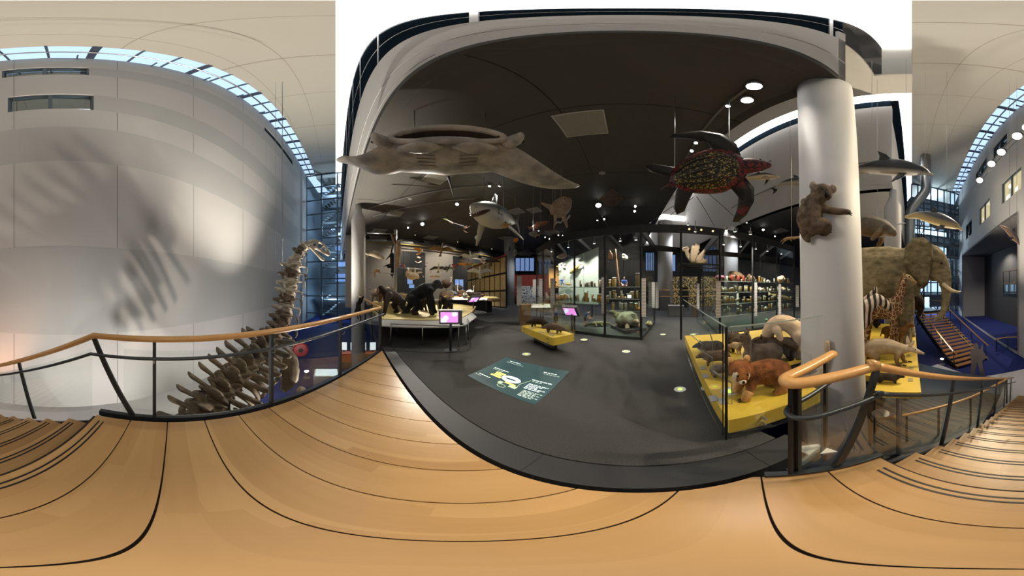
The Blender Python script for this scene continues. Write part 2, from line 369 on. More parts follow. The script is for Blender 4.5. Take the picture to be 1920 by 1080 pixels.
struct('floor_plinth', MB().slab([WP(-15, ZL, .0), WP(9.5, ZL, .0), WP(9.5, ZL, 4.3), WP(1.5, ZL, 4.9), WP(-4.5, ZL, 3.6), WP(-15, ZL, 2.2)], (0, 0, .16)), WHITE, 'white display floor below the skeleton along the tall wall', cat='floor')
# ---------------------------------------------------------------- tall wall with windows, skylight strip, ceiling
ZC = 22.7; ZD = 6.65; ZB = 12.6
sR = 37.0; sL = -29.4
wins = []
for (xa, ya, xb, yb) in ((14, 176, 176, 204), (3, 126, 167, 140)):
    s0, z1 = wall_sz((xa + xb) / 2, ya); _, z0 = wall_sz((xa + xb) / 2, yb); sa, _ = wall_sz(xa, yb); sb, _ = wall_sz(xb, yb); wins.append((min(sa, sb), max(sa, sb), z0, z1))
sa, za = wall_sz(496, 236); sb, _ = wall_sz(549, 290); sz_ = za
wins.append((min(sa, sb), max(sa, sb), za - 1.7, za))
for xa, xb, yt in ((1862, 1888, 0), (1829, 1850, 0)):
    a = wall_sz(xa, 300)[0]; b = wall_sz(xb, 300)[0]; wins.append((min(a, b), max(a, b), wins[1][2], wins[1][3]))
for xa, xb in ((1878, 1915), (1836, 1856), (1811, 1822)):
    a = wall_sz(xa, 300)[0]; b = wall_sz(xb, 300)[0]; wins.append((min(a, b), max(a, b), 9.9, 12.4))
OVH = (12.5, 33.5, -3.8, 7.9)                   # recess under the overhanging facade (s0, s1, z0, z1)
def wall_cells(s0, s1, z0, z1, holes):
    S = sorted({s0, s1, *[h[0] for h in holes], *[h[1] for h in holes]}); Z = sorted({z0, z1, *[h[2] for h in holes], *[h[3] for h in holes]}); out = []
    S = [s for s in S if s0 <= s <= s1]; Z = [z for z in Z if z0 <= z <= z1]
    for i in range(len(S) - 1):
        for j in range(len(Z) - 1):
            cs, cz = (S[i] + S[i + 1]) / 2, (Z[j] + Z[j + 1]) / 2
            if not any(h[0] < cs < h[1] and h[2] < cz < h[3] for h in holes): out.append((S[i], S[i + 1], Z[j], Z[j + 1]))
    return out
wl = MB()
for a, b, c, d in wall_cells(sL, sR, -4.6, ZC, wins + [OVH]): wl.slab([WP(a, c), WP(b, c), WP(b, d), WP(a, d)], WD * .35)
wallL = struct('wall_left', wl, WHITE, 'tall white atrium wall', cat='wall')
# movement joints of the plaster: shallow dark grooves as thin recessed strips
for s_ in (-26, -22, -18, -14.2, -10.6, -6.1, -2.2, 1.8, 5.6, 9.4):
    obj('joint', MB().slab([WP(s_ - .012, ZL, .004), WP(s_ + .012, ZL, .004), WP(s_ + .012, ZC - .3, .004), WP(s_ - .012, ZC - .3, .004)], WD * .003), M('joint grey', (.2, .2, .2), .8) if s_ == -26 else bpy.data.materials['joint grey'], wallL)
BANDM = M('cooler grey plaster band', (.52, .52, .51), .8, var=.03, scale=.5)
for (za, zb, s0, s1) in ((9.95, wins[0][2] * .0 + 7.35, -24, 4.2), (wins[0][2], wins[0][3], -24, wins[0][0] - .01), (wins[1][2], wins[1][3], -24, wins[1][0] - .01), (3.2, -.2, -20, 4.0)):
    obj('plaster_band', MB().slab([WP(s0, min(za, zb), .006), WP(s1, min(za, zb), .006), WP(s1, max(za, zb), .006), WP(s0, max(za, zb), .006)], WD * .005), BANDM, wallL)
OFFICE = M('dim office interior', (.20, .19, .13), .7, var=.3, scale=.7)
LITOFF = M('lit office interior', (.75, .62, .42), .7, var=.2, scale=1.2, emit=.75, ec=(1, .80, .50))
for i, (a, b, c, d) in enumerate(wins):
    w = struct('window_%d' % (i + 1), MB().slab([WP(a, c, -.22), WP(b, c, -.22), WP(b, d, -.22), WP(a, d, -.22)], WD * .02), GLSB, 'grey framed window in the tall wall', cat='window')
    fr = MB(); t = .16
    for p, q_ in (((a, c), (b, c)), ((a, d), (b, d)), ((a, c), (a, d)), ((b, c), (b, d)), (((a + b) / 2, c), ((a + b) / 2, d))): fr.beam(WP(*p, -.15), WP(*q_, -.15), t, t, WD)
    obj('window_frame', fr, BLUEMET, w)
    lit = i in (5, 6)
    obj('room_behind', MB().slab([WP(a - .4, c - .3, -1.6), WP(b + .4, c - .3, -1.6), WP(b + .4, d + .3, -1.6), WP(a - .4, d + .3, -1.6)], WD * .1), LITOFF if lit else OFFICE, w)
    bk = MB()
    for (p, q_) in (((a - .4, c - .3), (b + .4, c - .3)), ((a - .4, d + .3), (b + .4, d + .3)), ((a - .4, c - .3), (a - .4, d + .3)), ((b + .4, c - .3), (b + .4, d + .3))): bk.slab([WP(*p, -.36), WP(*q_, -.36), WP(*q_, -1.7), WP(*p, -1.7)], Vector((0, 0, .06)))
    obj('reveal', bk, LITOFF if lit else OFFICE, w)
# recess below the overhang at the right-hand end: soffit, back wall, side, gallery
rec = MB(); o0, o1, oz0, oz1 = OVH
rec.slab([WP(o0, -4.6, -6.5), WP(o1, -4.6, -6.5), WP(o1, oz1, -6.5), WP(o0, oz1, -6.5)], WD * .3)
rec.slab([WP(o1, -4.6, 0), WP(o1, -4.6, -6.5), WP(o1, oz1, -6.5), WP(o1, oz1, 0)], WS * .3); rec.slab([WP(o0, -4.6, 0), WP(o0, -4.6, -6.5), WP(o0, oz1, -6.5), WP(o0, oz1, 0)], WS * -.3)
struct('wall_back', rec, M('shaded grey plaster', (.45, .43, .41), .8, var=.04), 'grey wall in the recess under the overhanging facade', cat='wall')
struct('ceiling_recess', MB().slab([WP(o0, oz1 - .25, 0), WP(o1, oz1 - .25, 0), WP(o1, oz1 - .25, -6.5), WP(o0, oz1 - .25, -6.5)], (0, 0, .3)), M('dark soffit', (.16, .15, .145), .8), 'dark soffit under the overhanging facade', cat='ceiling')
# skylight strip between tall wall and ceiling
SKD = 5.45
sk = bpy.data.objects.new('skylight', None); COL.objects.link(sk); tag(sk, 'long glazed skylight strip with dark bars above the tall wall', 'skylight', kind='structure')
def SP(s, dist, z): return WD * dist + WS * s + Vector((0, 0, z))
s_ = -29.0; i = 0
SKG = glass('skylight glass', (.86, .93, 1.0), .05)
while s_ < 37:
    obj('pane', MB().slab([SP(s_, SKD, ZC + .25), SP(s_ + 1.55, SKD, ZC + .25), SP(s_ + 1.55, WDIST + .1, ZC + .25), SP(s_, WDIST + .1, ZC + .25)], (0, 0, .02)), SKG, sk)
    thick = .32 if i % 3 == 0 else .1
    obj('bar', MB().beam(SP(s_, SKD - .1, ZC + .1), SP(s_, WDIST + .2, ZC + .1), thick, .22), M('dark blue beam', (.045, .06, .11), .5) if i == 0 else bpy.data.materials['dark blue beam'] if thick > .2 else BLUEMET, sk)
    if i % 2 == 0: obj('bracket', MB().beam(SP(s_ + .5, WDIST - .5, ZC - .35), SP(s_ + .5, WDIST + .05, ZC - .35), .06, .25), BLUEMET, sk)
    s_ += 1.55; i += 1
obj('guide_pipe', MB().cyl(SP(-29, 6.05, ZC - .35), SP(36, 6.05, ZC - .35), .07, 8), STEEL, sk)
# beige ceiling, with seams
cq = [SP(-31, SKD, ZC), SP(45, SKD, ZC), HV(45, 0, ZC), HV(-40, 0, ZC)]
cei = struct('ceiling', MB().slab(cq, (0, 0, .3)), BEIGE, 'pale beige perforated atrium ceiling', cat='ceiling')
SEAM = M('seam', (.5, .44, .36), .8)
for u in (-24, -17, -11.5, -6.5, -1.8, 2.6, 7.6, 12, 17, 23):
    a = HV(u, 0, ZC - .004); b = HV(u - .6, -7, ZC - .004); t = ((SKD - a.dot(WD)) / (b - a).dot(WD)); obj('seam', MB().beam(a, a + (b - a) * min(t, 1.2), .10 if u in (-6.5, 7.6, 2.6) else .05, .008), SEAM, cei)
for v in (-2.0, -4.0): obj('seam', MB().beam(HV(-25, v, ZC - .004), HV(30, v, ZC - .004), .04, .008), SEAM, cei)
# bright slot along the hall side
LUM = lamp_mat('luminous skylight diffuser', (1, .99, .97), 4.5)
struct('skylight_diffuser', MB().slab([HV(-38, 0, ZC + .28), HV(5.8, 0, ZC + .28), HV(5.8, .93, ZC + .28), HV(-38, .93, ZC + .28)], (0, 0, .05)), LUM, 'bright white skylight slot above the hall edge', cat='skylight')
struct('skylight_diffuser', MB().slab([HV(8.3, 0, ZC + .28), HV(44, 0, ZC + .28), HV(44, .93, ZC + .28), HV(8.3, .93, ZC + .28)], (0, 0, .05)), LUM, 'bright white skylight slot above the far block', cat='skylight')
struct('skylight_diffuser', MB().slab([HV(7.45, .2, 15.3), HV(8.35, .2, 15.3), HV(8.35, 25, 15.3), HV(7.45, 25, 15.3)], (0, 0, .05)), LUM, 'bright white skylight slot above the inner void', cat='skylight')
struct('ceiling_void', MB().hbox(2.4, 7.5, 1.2, 26, 15.1, 15.4).hbox(5.8, 7.5, 0.0, 1.2, 15.1, 15.4).hbox(5.75, 5.85, 0, .95, 15.1, ZC + .3).hbox(5.8, 8.3, -.02, .0, 15.1, ZC + .3), BEIGE, 'pale ceiling over the inner void', cat='ceiling')
# first block: white upper wall, dark windows above, dark ceiling
struct('wall_upper', MB().hbox(-38, 2.4, .907, 1.2, ZD, ZB).hbox(2.15, 2.4, .907, 26, ZD, 15.2), WHITE, 'white upper wall above the dark hall', cat='wall')
w1 = struct('window_20', MB().hbox(-38, 2.4, .95, 1.0, ZB, ZC + .3), DGLASS, 'dark ribbon of upper windows', cat='window')
for u in [-34 + 3.0 * i for i in range(13)]: obj('mullion', MB().hbox(u - .05, u + .05, .935, .96, ZB, ZC + .2), DSTEEL, w1)
for z in (ZB + .08, ZB + 4.2, ZC - .2): obj('transom', MB().hbox(-38, 2.4, .94, .96, z - .05, z + .05), DSTEEL, w1)
struct('trim_2', MB().hbox(-38, 2.4, .895, .91, 8.6, 8.66).hbox(-9, -1.5, .895, .907, 7.3, 7.34), M('cable tray', (.4, .4, .39), .5), 'narrow cable tray along the white upper wall', cat='trim')
dc = struct('ceiling_dark', MB().hbox(-17.2, 2.4, .907, 26, ZD, ZD + .35), DARKC, 'dark grey ceiling of the exhibition hall', cat='ceiling')
for v in (3.2, 6.9, 10.6, 15): obj('joint', MB().hbox(-17, 2.38, v, v + .02, ZD - .004, ZD + .01), BLACK, dc)
for u in (-9.5, -5.2, -1.2): obj('joint', MB().hbox(u, u + .02, 1, 26, ZD - .004, ZD + .01), BLACK, dc)
# second block beyond the void
struct('wall_void', MB().hbox(8.3, 8.6, .907, 26, ZD, 14.4).hbox(8.6, 44, .907, 1.2, ZD, ZB), WHITE, 'white upper wall beyond the inner void', cat='wall')
w2 = struct('window_21', MB().hbox(8.32, 8.4, .95, 26, 14.4, 15.3), DGLASS, 'narrow dark window band beyond the void', cat='window')
w3 = struct('window_22', MB().hbox(8.32, 44, .95, 1.0, 14.4 - 1.8, ZC + .3), DGLASS, 'dark ribbon window of the far block', cat='window')
struct('trim_3', MB().hbox(8.26, 8.3, 1.0, 12.5, 8.55, 8.6).hbox(8.26, 8.3, 4.4, 4.43, 7.2, 12).hbox(8.24, 8.3, 8, 14, 11.0, 11.25), M('groove shade', (.22, .22, .22), .8), 'dark grooves in the far white wall', cat='trim')
struct('ceiling_dark_far', MB().hbox(8.3, 44, .907, 26, ZD, ZD + .35), DARKC, 'dark ceiling beyond the inner void', cat='ceiling')
struct('wall_void_end', MB().hbox(2.4, 8.3, 23.8, 24.0, ZD, 15.2), WHITE, 'white end wall of the inner void', cat='wall')
struct('skylight_diffuser', MB().hbox(3.2, 8.2, 23.70, 23.78, 11.2, 11.9).hbox(3.0, 3.5, 23.70, 23.78, 7.6, 11.9), LUM, 'bright angled light slot at the far end of the void', cat='skylight')
# enclosing walls
struct('wall_hall_left', MB().hbox(-17.3, -16.9, .907, 26, -.2, ZD), GREYW, 'grey end wall of the exhibition hall', cat='wall')
FARW = M('far dim wall', (.10, .095, .09), .8)
struct('wall_far', MB().hbox(-17.3, 44, 26, 26.3, -4.6, 23), FARW, 'dim far wall of the hall', cat='wall')
struct('wall_outer', MB().hbox(-40, -39.7, -14, 26, -4.6, 23.1).hbox(44.7, 45, -14, 26, -4.6, 23.1).hbox(-40, 45, -14, -13.7, -4.6, 21).hbox(-40, -17.3, 12, 12.3, -4.6, 23), FARW, 'outer building shell', cat='wall')
struct('roof', MB().hbox(-40, 2.4, .93, 26, ZC + .3, ZC + .5).hbox(2.3, 45, .93, 26, ZC + .3, ZC + .5).slab([SP(-36, WDIST + .2, ZC + .4), SP(45, WDIST + .2, ZC + .4), SP(45, WDIST + 9, ZC + .4), SP(-36, WDIST + 9, ZC + .4)], (0, 0, .2)), FARW, 'roof slab above the hall', cat='roof')
# ---------------------------------------------------------------- columns
COLM = M('white painted column', (.54, .53, .53), .6, var=.02, scale=1)
def column(label, c, r0, r1, z0, z1, lean=(0, 0), cone=True):
    m = MB(); prof = [(r0, 0)]; Hh = z1 - z0
    if cone: prof += [(r1, Hh - 1.0), (r1 * .45, Hh - .45), (r1 * .45, Hh)]
    else: prof += [(r1, Hh)]
    m.lathe(prof, (0, 0, 0), 40)
    m.v = [(x + lean[0] * z / Hh, y + lean[1] * z / Hh, z) for x, y, z in m.v]
    o = obj('column', m, COLM, None, True); o.location = (c[0], c[1], z0); tag(o, label, 'column')
    o.data.polygons.foreach_set('use_smooth', [len(p.vertices) == 4 for p in o.data.polygons])
    return o
ca = LD(1573, 2.68, 0); cb = LD(1546, 2.68, 0)
column('thick white column with the koala clinging to it', (ca.x, ca.y), .505, .405, ZL, ZD, ((cb - ca).x * 1.0, (cb - ca).y * 1.0), False)
c = LD(672, 10.4, 0); column('slender white column with conical top by the far rail', (c.x, c.y), .40, .40, ZL, ZD)
c = LD(1674, 8.6, 0); column('white column with conical top behind the elephant', (c.x, c.y), .40, .40, ZL, ZD)
c = LD(955, 18, 0); column('distant grey white column below the shark', (c.x, c.y), .52, .52, 0, ZD, cone=False)
for x, d in ((1371, 15), (1247, 13.5)): c = LD(x, d, 0); column('distant column behind the vitrine at the coral' if x > 1300 else 'distant column seen through the vitrine passage', (c.x, c.y), .55, .55, 0, ZD, cone=False)
# ================================================================ STAIRS AND RAILINGS
RISE, GO, NST = .165, .32, 22
stair = thing('staircase', 'wide beech staircase descending from the landing, black strips on each tread', 'stairs', PQ(0, Q1, 0))
sb = stair.location.copy()
TRB = wood('beech treads', (.31, .163, .056), (.47, .285, .12), math.atan2(PDR.y, PDR.x), 1.0, .33, True, .2)
for i in range(1, NST + 1):
    q0 = Q1 + GO * (i - 1) - .02; q1 = Q1 + GO * i; z = -RISE * i
    t = obj('tread', MB().slab([PQ(-1.73, q0, z - .05), PQ(.87, q0, z - .05), PQ(.87, q1, z - .05), PQ(-1.73, q1, z - .05)], (0, 0, .05)), TRB, stair, base=sb)
    for d in (.055, .095): obj('anti_slip_strip', MB().beam(PQ(-1.66, q1 - d, z + .001), PQ(.80, q1 - d, z + .001), .014, .006), BLACK, t, base=sb)
    obj('riser', MB().slab([PQ(-1.73, q0 + .015, z - .01), PQ(.87, q0 + .015, z - .01), PQ(.87, q0 + .03, z - .01), PQ(-1.73, q0 + .03, z - .01)], (0, 0, RISE - .03)), TRB, stair, base=sb)
for p in (-1.755, .895):
    obj('stringer', MB().slab([PQ(p - .015, Q1 - .1, -.42), PQ(p + .015, Q1 - .1, -.42), PQ(p + .015, Q1 - .1, -.03), PQ(p - .015, Q1 - .1, -.03)], PQ(0, GO * NST, -RISE * NST)), DSTEEL, stair, base=sb)
def offs(pts, r): return [(*p, r) for p in pts]
def rail_tube(pts, r, n=12, sub=1): return MB().tube([(p[0], p[1], p[2], r) for p in pts], n, sub, .3)
def panel(a, b, z0a, z1a, z0b, z1b, th=.012):
    a = Vector(a); b = Vector(b); d = (b - a); nrm = Vector((-d.y, d.x, 0)).normalized() * th
    return MB().slab([Vector((a.x, a.y, z0a)), Vector((b.x, b.y, z0b)), Vector((b.x, b.y, z1b)), Vector((a.x, a.y, z1a))], nrm)
# --- left railing: landing part and stair part
lr = thing('railing', 'glass railing with wooden handrail along the left edge of landing and stairs', 'railing', (-2.0, .5, 0)); lb = lr.location.copy()
A0 = Vector((-2.95, 3.42, 0)); A1 = Vector((-1.53, -1.33, 0)); out = Vector((-.955, -.29, 0)) * .03
def AL(t): return A0.lerp(A1, t) + out
S0 = A1 + out; sl = Vector((QDR.x, QDR.y, -RISE / GO)); S1 = S0 + sl * 6.6
obj('handrail', rail_tube([AL(0) + Vector((0, 0, 1.11)), AL(.5) + Vector((0, 0, 1.07)), S0 + Vector((0, 0, 1.055)), S1 + Vector((0, 0, 1.055))], .036, 14), HANDW, lr, True, lb)
inn = out * -3.0
obj('mid_rail', rail_tube([AL(0) + inn + Vector((0, 0, .96)), AL(.5) + inn + Vector((0, 0, .89)), S0 + inn + Vector((0, 0, .86)), S1 + inn + Vector((0, 0, .86))], .019, 10), DSTEEL, lr, True, lb)
obj('base_channel', MB().beam(AL(-.005) + Vector((0, 0, -.02)), AL(.985) + Vector((0, 0, -.02)), .06, .07).beam(AL(0) + out + Vector((0, 0, -.16)), AL(.985) + out + Vector((0, 0, -.16)), .03, .24), DSTEEL, lr, base=lb)
for t, w in ((.004, .07), (.33, .05), (.60, .05), (.865, .03)):
    p = AL(t); obj('post', MB().beam(p + Vector((0, 0, -.2)), p + Vector((0, 0, 1.05)), w, .035, Vector((.3, -.95, 0))), DSTEEL, lr, base=lb)
    obj('bracket', MB().tube([(*(p + Vector((0, 0, .80))), .006), (*(p + inn * .8 + Vector((0, 0, .81))), .006), (*(p + inn + Vector((0, 0, .86))), .006)], 6, 3), STEEL, lr, base=lb)
pb = AL(.90); obj('post', MB().beam(pb + Vector((0, 0, -.12)), S0 + Vector((0, 0, 1.03)), .055, .03, Vector((.95, .3, 0))), DSTEEL, lr, base=lb)
for k in range(1, 5):
    b = S0 + sl * (1.35 * k - .45); tp = S0 + sl * (1.35 * k - .12) + Vector((0, 0, 1.03)); obj('post', MB().beam(b + Vector((0, 0, -.15)), tp, .055, .03, Vector((.95, .3, 0))), DSTEEL, lr, base=lb)
for a, b in ((.012, .322), (.338, .592), (.608, .86), (.868, .93)): obj('glass_panel', panel(AL(a), AL(b), .04, .93, .04, .93), GLS, lr, base=lb)
obj('glass_panel', panel(S0 + sl * .02, S0 + sl * 6.0, .0, .9, -RISE / GO * 6.0, .9 - RISE / GO * 6.0), GLS, lr, base=lb)
# --- right railing: turns round at the hall edge, then follows the stairs
rr = thing('railing', 'glass railing with looped wooden handrail beside the white koala column', 'railing', (1.05, -.1, 0)); rb = rr.location.copy()
h = 1.04
C0 = [(1.47, -.27), (1.20, -.045), (1.05, .075), (.985, .06), (.985, -.02), (1.05, -.22), (1.13, -.50)]
hp = [Vector((x, y, h)) for x, y in C0]
T0 = hp[-1]; T1 = T0 + sl * 6.4
obj('handrail', MB().tube([(*p, .042, .032) for p in hp] + [(*(T0 + sl * .06), .042, .032), (*(T0 + sl * 1.5), .04, .031), (*T1, .036, .03)], 14, 5, .3), HANDW, rr, True, rb)
C1 = [(1.42, -.30), (1.13, -.06), (.99, .06), (.90, .05), (.88, -.05), (.95, -.24), (1.04, -.50)]
mp_ = [Vector((x, y, .845)) for x, y in C1]; mt = mp_[-1]
obj('mid_rail', MB().tube([(*p, .017) for p in mp_] + [(*(mt + sl * .06), .017), (*(mt + sl * 1.5), .017), (*(mt + sl * 6.4), .017)], 10, 5, .3), DSTEEL, rr, True, rb)
for x, y in ((1.0, .045), (1.035, .01), (1.36, -.19)): obj('post', MB().beam((x, y, -.25), (x, y, 1.02), .05, .022, Vector((.4, .9, 0))), BLACK, rr, base=rb)
obj('post', MB().beam(Vector((1.035, -.14, -.2)), T0 + Vector((0, 0, -.03)), .05, .03, Vector((.95, .3, 0))), DSTEEL, rr, base=rb)
for k in range(1, 6):
    b = T0 * 1 + sl * (1.15 * k - .3); b.z -= h; tp = T0 + sl * (1.15 * k); obj('post', MB().beam(b + Vector((0, 0, -.15)), tp + Vector((0, 0, -.02)), .05, .03, Vector((.95, .3, 0))), DSTEEL, rr, base=rb)
obj('glass_panel', panel((1.045, .0, 0), (1.10, -.47, 0), -.1, .80, -.1, .80), GLS, rr, base=rb)
obj('glass_panel', panel((1.05, .04, 0), (1.35, -.19, 0), -.1, .80, -.1, .80), GLS, rr, base=rb)
Tb = Vector((T0.x, T0.y, 0)); obj('glass_panel', panel(Tb, Tb + sl * 6.2, -.05, .82, -.05 - RISE / GO * 6.2, .82 - RISE / GO * 6.2), GLS, rr, base=rb)
obj('base_channel', MB().beam((.96, .19, -.01), (1.12, -.53, -.01), .05, .08).beam((1.03, .06, -.03), (1.40, -.22, -.03), .05, .08), DSTEEL, rr, base=rb)
# --- gallery rail running away along the hall edge
gr = thing('railing', 'far wooden handrail with glass running away beyond the landing corner', 'railing', (-3.1, 3.6, 0)); gb = gr.location.copy()
G0 = Vector((-3.15, 3.62, 0)); G1 = LD(664, 13.0, 0)
obj('handrail', rail_tube([G0 + Vector((0, 0, 1.08)), G1 + Vector((0, 0, 1.2))], .036), HANDW, gr, True, gb)
obj('mid_rail', rail_tube([G0 + Vector((.05, .05, .86)), G1 + Vector((.05, .05, .98))], .018), DSTEEL, gr, True, gb)
for t in (.0, .16, .34, .54, .76, .98): p = G0.lerp(G1, t); obj('post', MB().beam(p + Vector((0, 0, -.2)), p + Vector((0, 0, 1.05)), .05, .03), DSTEEL, gr, base=gb)
for i in range(5): a, b = ((0, .16), (.16, .34), (.34, .54), (.54, .76), (.76, .98))[i]; obj('glass_panel', panel(G0.lerp(G1, a + .01), G0.lerp(G1, b - .01), .03, .9, .03, .9), GLS, gr, base=gb)
# --- rail of the mezzanine below, and its dark landing with a round stool
mz = -2.1
ml = struct('floor_mezzanine', MB().prism([PQ(1.2, 1.2), PQ(1.2, 6.8), PQ(6.0, 6.8), PQ(6.5, 1.2)], mz - .25, mz), M('dark slate tiles', (.05, .052, .06), .4, var=.2, scale=3), 'dark tiled mezzanine below the stairs', cat='floor')
r2 = thing('railing', 'low wooden handrail on the mezzanine seen below the stair glass', 'railing', PQ(1.25, 3, mz)); r2b = r2.location.copy()
mr = [PZ(1652, 786, -1.15), PZ(1700, 778, -1.15), PZ(1760, 764, -1.15), PZ(1820, 745, -1.15), PZ(1888, 710, -1.15)]
obj('handrail', MB().tube([(*p, .034) for p in mr], 12, 4, .3), HANDW, r2, True, r2b)
for p in mr[1:]: obj('post', MB().beam((p.x, p.y, mz), (p.x, p.y, -1.17), .045, .02), DSTEEL, r2, base=r2b)
for a, b in zip(mr[:-1], mr[1:]): obj('glass_panel', panel(a, b, mz, -1.25, mz, -1.25), GLS, r2, base=r2b)
c = PZ(1651, 775, -1.7); sto = thing('stool', 'small round stool on the dark mezzanine below the column', 'stool', (c.x, c.y, mz))
obj('seat', MB().disc((0, 0, .37), .2, .03), PAPER, sto)
for k in range(3): a = k * 2.1; obj('leg', MB().cyl((.16 * math.cos(a), .16 * math.sin(a), 0), (.1 * math.cos(a), .1 * math.sin(a), .37), .012, 6), STEEL, sto)
# ================================================================ CURTAIN WALLS AT BOTH ENDS OF THE ATRIUM
SKYW = M('daylit window', (.75, .85, .95), .4, var=.15, scale=1.3, emit=1.5, ec=(.72, .86, 1.0))
SKYD = M('blue dusk window', (.2, .35, .7), .4, var=.3, scale=2.0, emit=.45, ec=(.30, .48, .95))
PALEIN = M('pale tower interior', (.55, .60, .62), .8, var=.1, scale=.4)
SLAB = M('floor slab edge', (.16, .18, .20), .7)
def tower(label, a, b, xs, zs, depth, dim, extra):
    a = Vector(a); b = Vector(b); a.z = b.z = 0; d = (b - a); L_ = d.length; d.normalize(); nb = Vector((d.y, -d.x, 0))
    if nb.dot((a + b) / 2) < 0: nb = -nb
    t = struct('window_%d' % extra, MB().slab([a + Vector((0, 0, ZL)), b + Vector((0, 0, ZL)), b + Vector((0, 0, ZC)), a + Vector((0, 0, ZC))], nb * .02), GLSB, label, cat='window')
    for f in xs: p = a + d * L_ * f; obj('mullion', MB().beam(p + Vector((0, 0, ZL)), p + Vector((0, 0, ZC)), .17, .22, d), BLUEMET, t)
    for z in zs: obj('transom', MB().beam(a + Vector((0, 0, z)), b + Vector((0, 0, z)), .2, .18), BLUEMET, t)
    return a, b, d, L_, nb, t
A = WP(sL, 0); B = LD(664, 28.5, 0)
zs = [ZC - .15 - 2.78 * i for i in range(10)]
a, b, d, L_, nb, tw = tower('blue grey glazed curtain wall of the left stair tower', A, B, (0, .33, .66, 1.0), zs, 6, 1, 30)
DINT = M('dim blue tower interior', (.16, .20, .24), .8, var=.3, scale=.3)
ti = thing('stair_tower', 'stair tower with flights and landings behind the left curtain wall', 'stairs', a + nb * 3, kind='structure')
tb = ti.location.copy()
obj('back_wall', MB().slab([a + nb * 7 + Vector((0, 0, ZL)), b + nb * 7 + Vector((0, 0, ZL)), b + nb * 7 + Vector((0, 0, ZC)), a + nb * 7 + Vector((0, 0, ZC))], nb * .2), DINT, ti, base=tb)
obj('side_wall', MB().slab([b + Vector((0, 0, ZL)), b + nb * 7 + Vector((0, 0, ZL)), b + nb * 7 + Vector((0, 0, ZC)), b + Vector((0, 0, ZC))], d * .2).slab([a + Vector((0, 0, ZL)), a + nb * 7 + Vector((0, 0, ZL)), a + nb * 7 + Vector((0, 0, ZC)), a + Vector((0, 0, ZC))], d * -.2), DINT, ti, base=tb)
for i in range(9):
    z = ZC - 3.6 - 2.78 * i
    if z < ZL: break
    p0 = a + d * L_ * .22 + nb * 1.2; p1 = a + d * L_ * .95 + nb * 4.6
    obj('landing', MB().obox((p0 + p1) / 2 + Vector((0, 0, z)), d, nb, Vector((0, 0, 1)), L_ * .36, .5, .09), SLAB, ti, base=tb)
    fl = MB()
    for s_ in range(7):
        f0 = .3 + .055 * s_; q_ = a + d * L_ * f0 + nb * 2.6; fl.obox(q_ + Vector((0, 0, z + .36 * s_)), d, nb, Vector((0, 0, 1)), .2, .8, .04)
    obj('flight', fl, SLAB, ti, base=tb)
    obj('guard', MB().beam(a + d * L_ * .25 + nb * 1.1 + Vector((0, 0, z + 1)), a + d * L_ * .9 + nb * 1.1 + Vector((0, 0, z + 1)), .05).beam(a + d * L_ * .25 + nb * 1.1 + Vector((0, 0, z + .55)), a + d * L_ * .9 + nb * 1.1 + Vector((0, 0, z + .55)), .03), STEEL, ti, base=tb)
    if i in (3, 4, 5, 6): obj('lit_window', MB().obox(a + d * L_ * (.62 + .06 * (i % 2)) + nb * 6.9 + Vector((0, 0, z + 1.2)), d, nb, Vector((0, 0, 1)), 1.3, .05, .75), SKYW if i == 3 else SKYD, ti, base=tb)
for z in (0, 6.5, 12, 18):
    l_ = bpy.data.lights.new('stair_tower_fill_light', 'POINT'); l_.energy = 700; l_.color = (.70, .85, 1); l_.shadow_soft_size = .3; o_ = bpy.data.objects.new('stair_tower_fill_light', l_); COL.objects.link(o_); o_.location = a + d * L_ * .5 + nb * 2.0 + Vector((0, 0, z))  # added point lights without fixtures, they brighten the stair tower interior
# lower storey behind the glass: daylit windows, orange desk with four screens, red cable reel, lit showcase
for i, (x, y0, y1, w) in enumerate(((602, 618, 639, 7), (621, 620, 642, 9), (639, 620, 640, 5), (595, 646, 655, 10), (714, 617, 642, 8))):
    p = LD(x, 26.0 if x < 700 else 20, 0); z1 = PD(x, y0, p.length).z; z0 = PD(x, y1, p.length).z; tt = Vector((-p.y, p.x, 0)).normalized()
    w_ = struct('window_%d' % (40 + i), MB().obox(Vector((p.x, p.y, (z0 + z1) / 2)), tt, p.normalized(), Vector((0, 0, 1)), R(w / 6) * p.length / 1.0, .05, (z1 - z0) / 2), SKYW, 'bright window pane of the lower storey', cat='window')
    obj('window_bar', MB().obox(Vector((p.x, p.y, (z0 + z1) / 2)) - p.normalized() * .08, tt, p.normalized(), Vector((0, 0, 1)), R(w / 6) * p.length, .03, .05), BLUEMET, w_)
ORANGE = M('orange laminate', (.75, .13, .02), .4)
SCRW = M('lit white screen', (.8, .9, .9), .3, emit=1.0, ec=(.85, .95, .95))
desk0 = PZ(672, 690, ZL); dt = Vector((-desk0.y, desk0.x, 0)).normalized() * -1; dk = thing('ticket_desk', 'orange ticket desk on the lower floor with four bright screens', 'desk', (desk0.x, desk0.y, ZL))
ax = dt; ay = Vector((desk0.x, desk0.y, 0)).normalized(); dw = R(52 / 6) * 15.5 * .5 * 1.05
for k in (-1, 1): obj('counter_front', MB().obox(ax * dw * .5 * k + Vector((0, 0, .85)), ax, ay, Vector((0, 0, 1)), dw * .49, .3, .3), ORANGE, dk)
obj('legs', MB().obox(Vector((0, 0, .3)), ax, ay, Vector((0, 0, 1)), dw * .9, .2, .3), BLACK, dk)
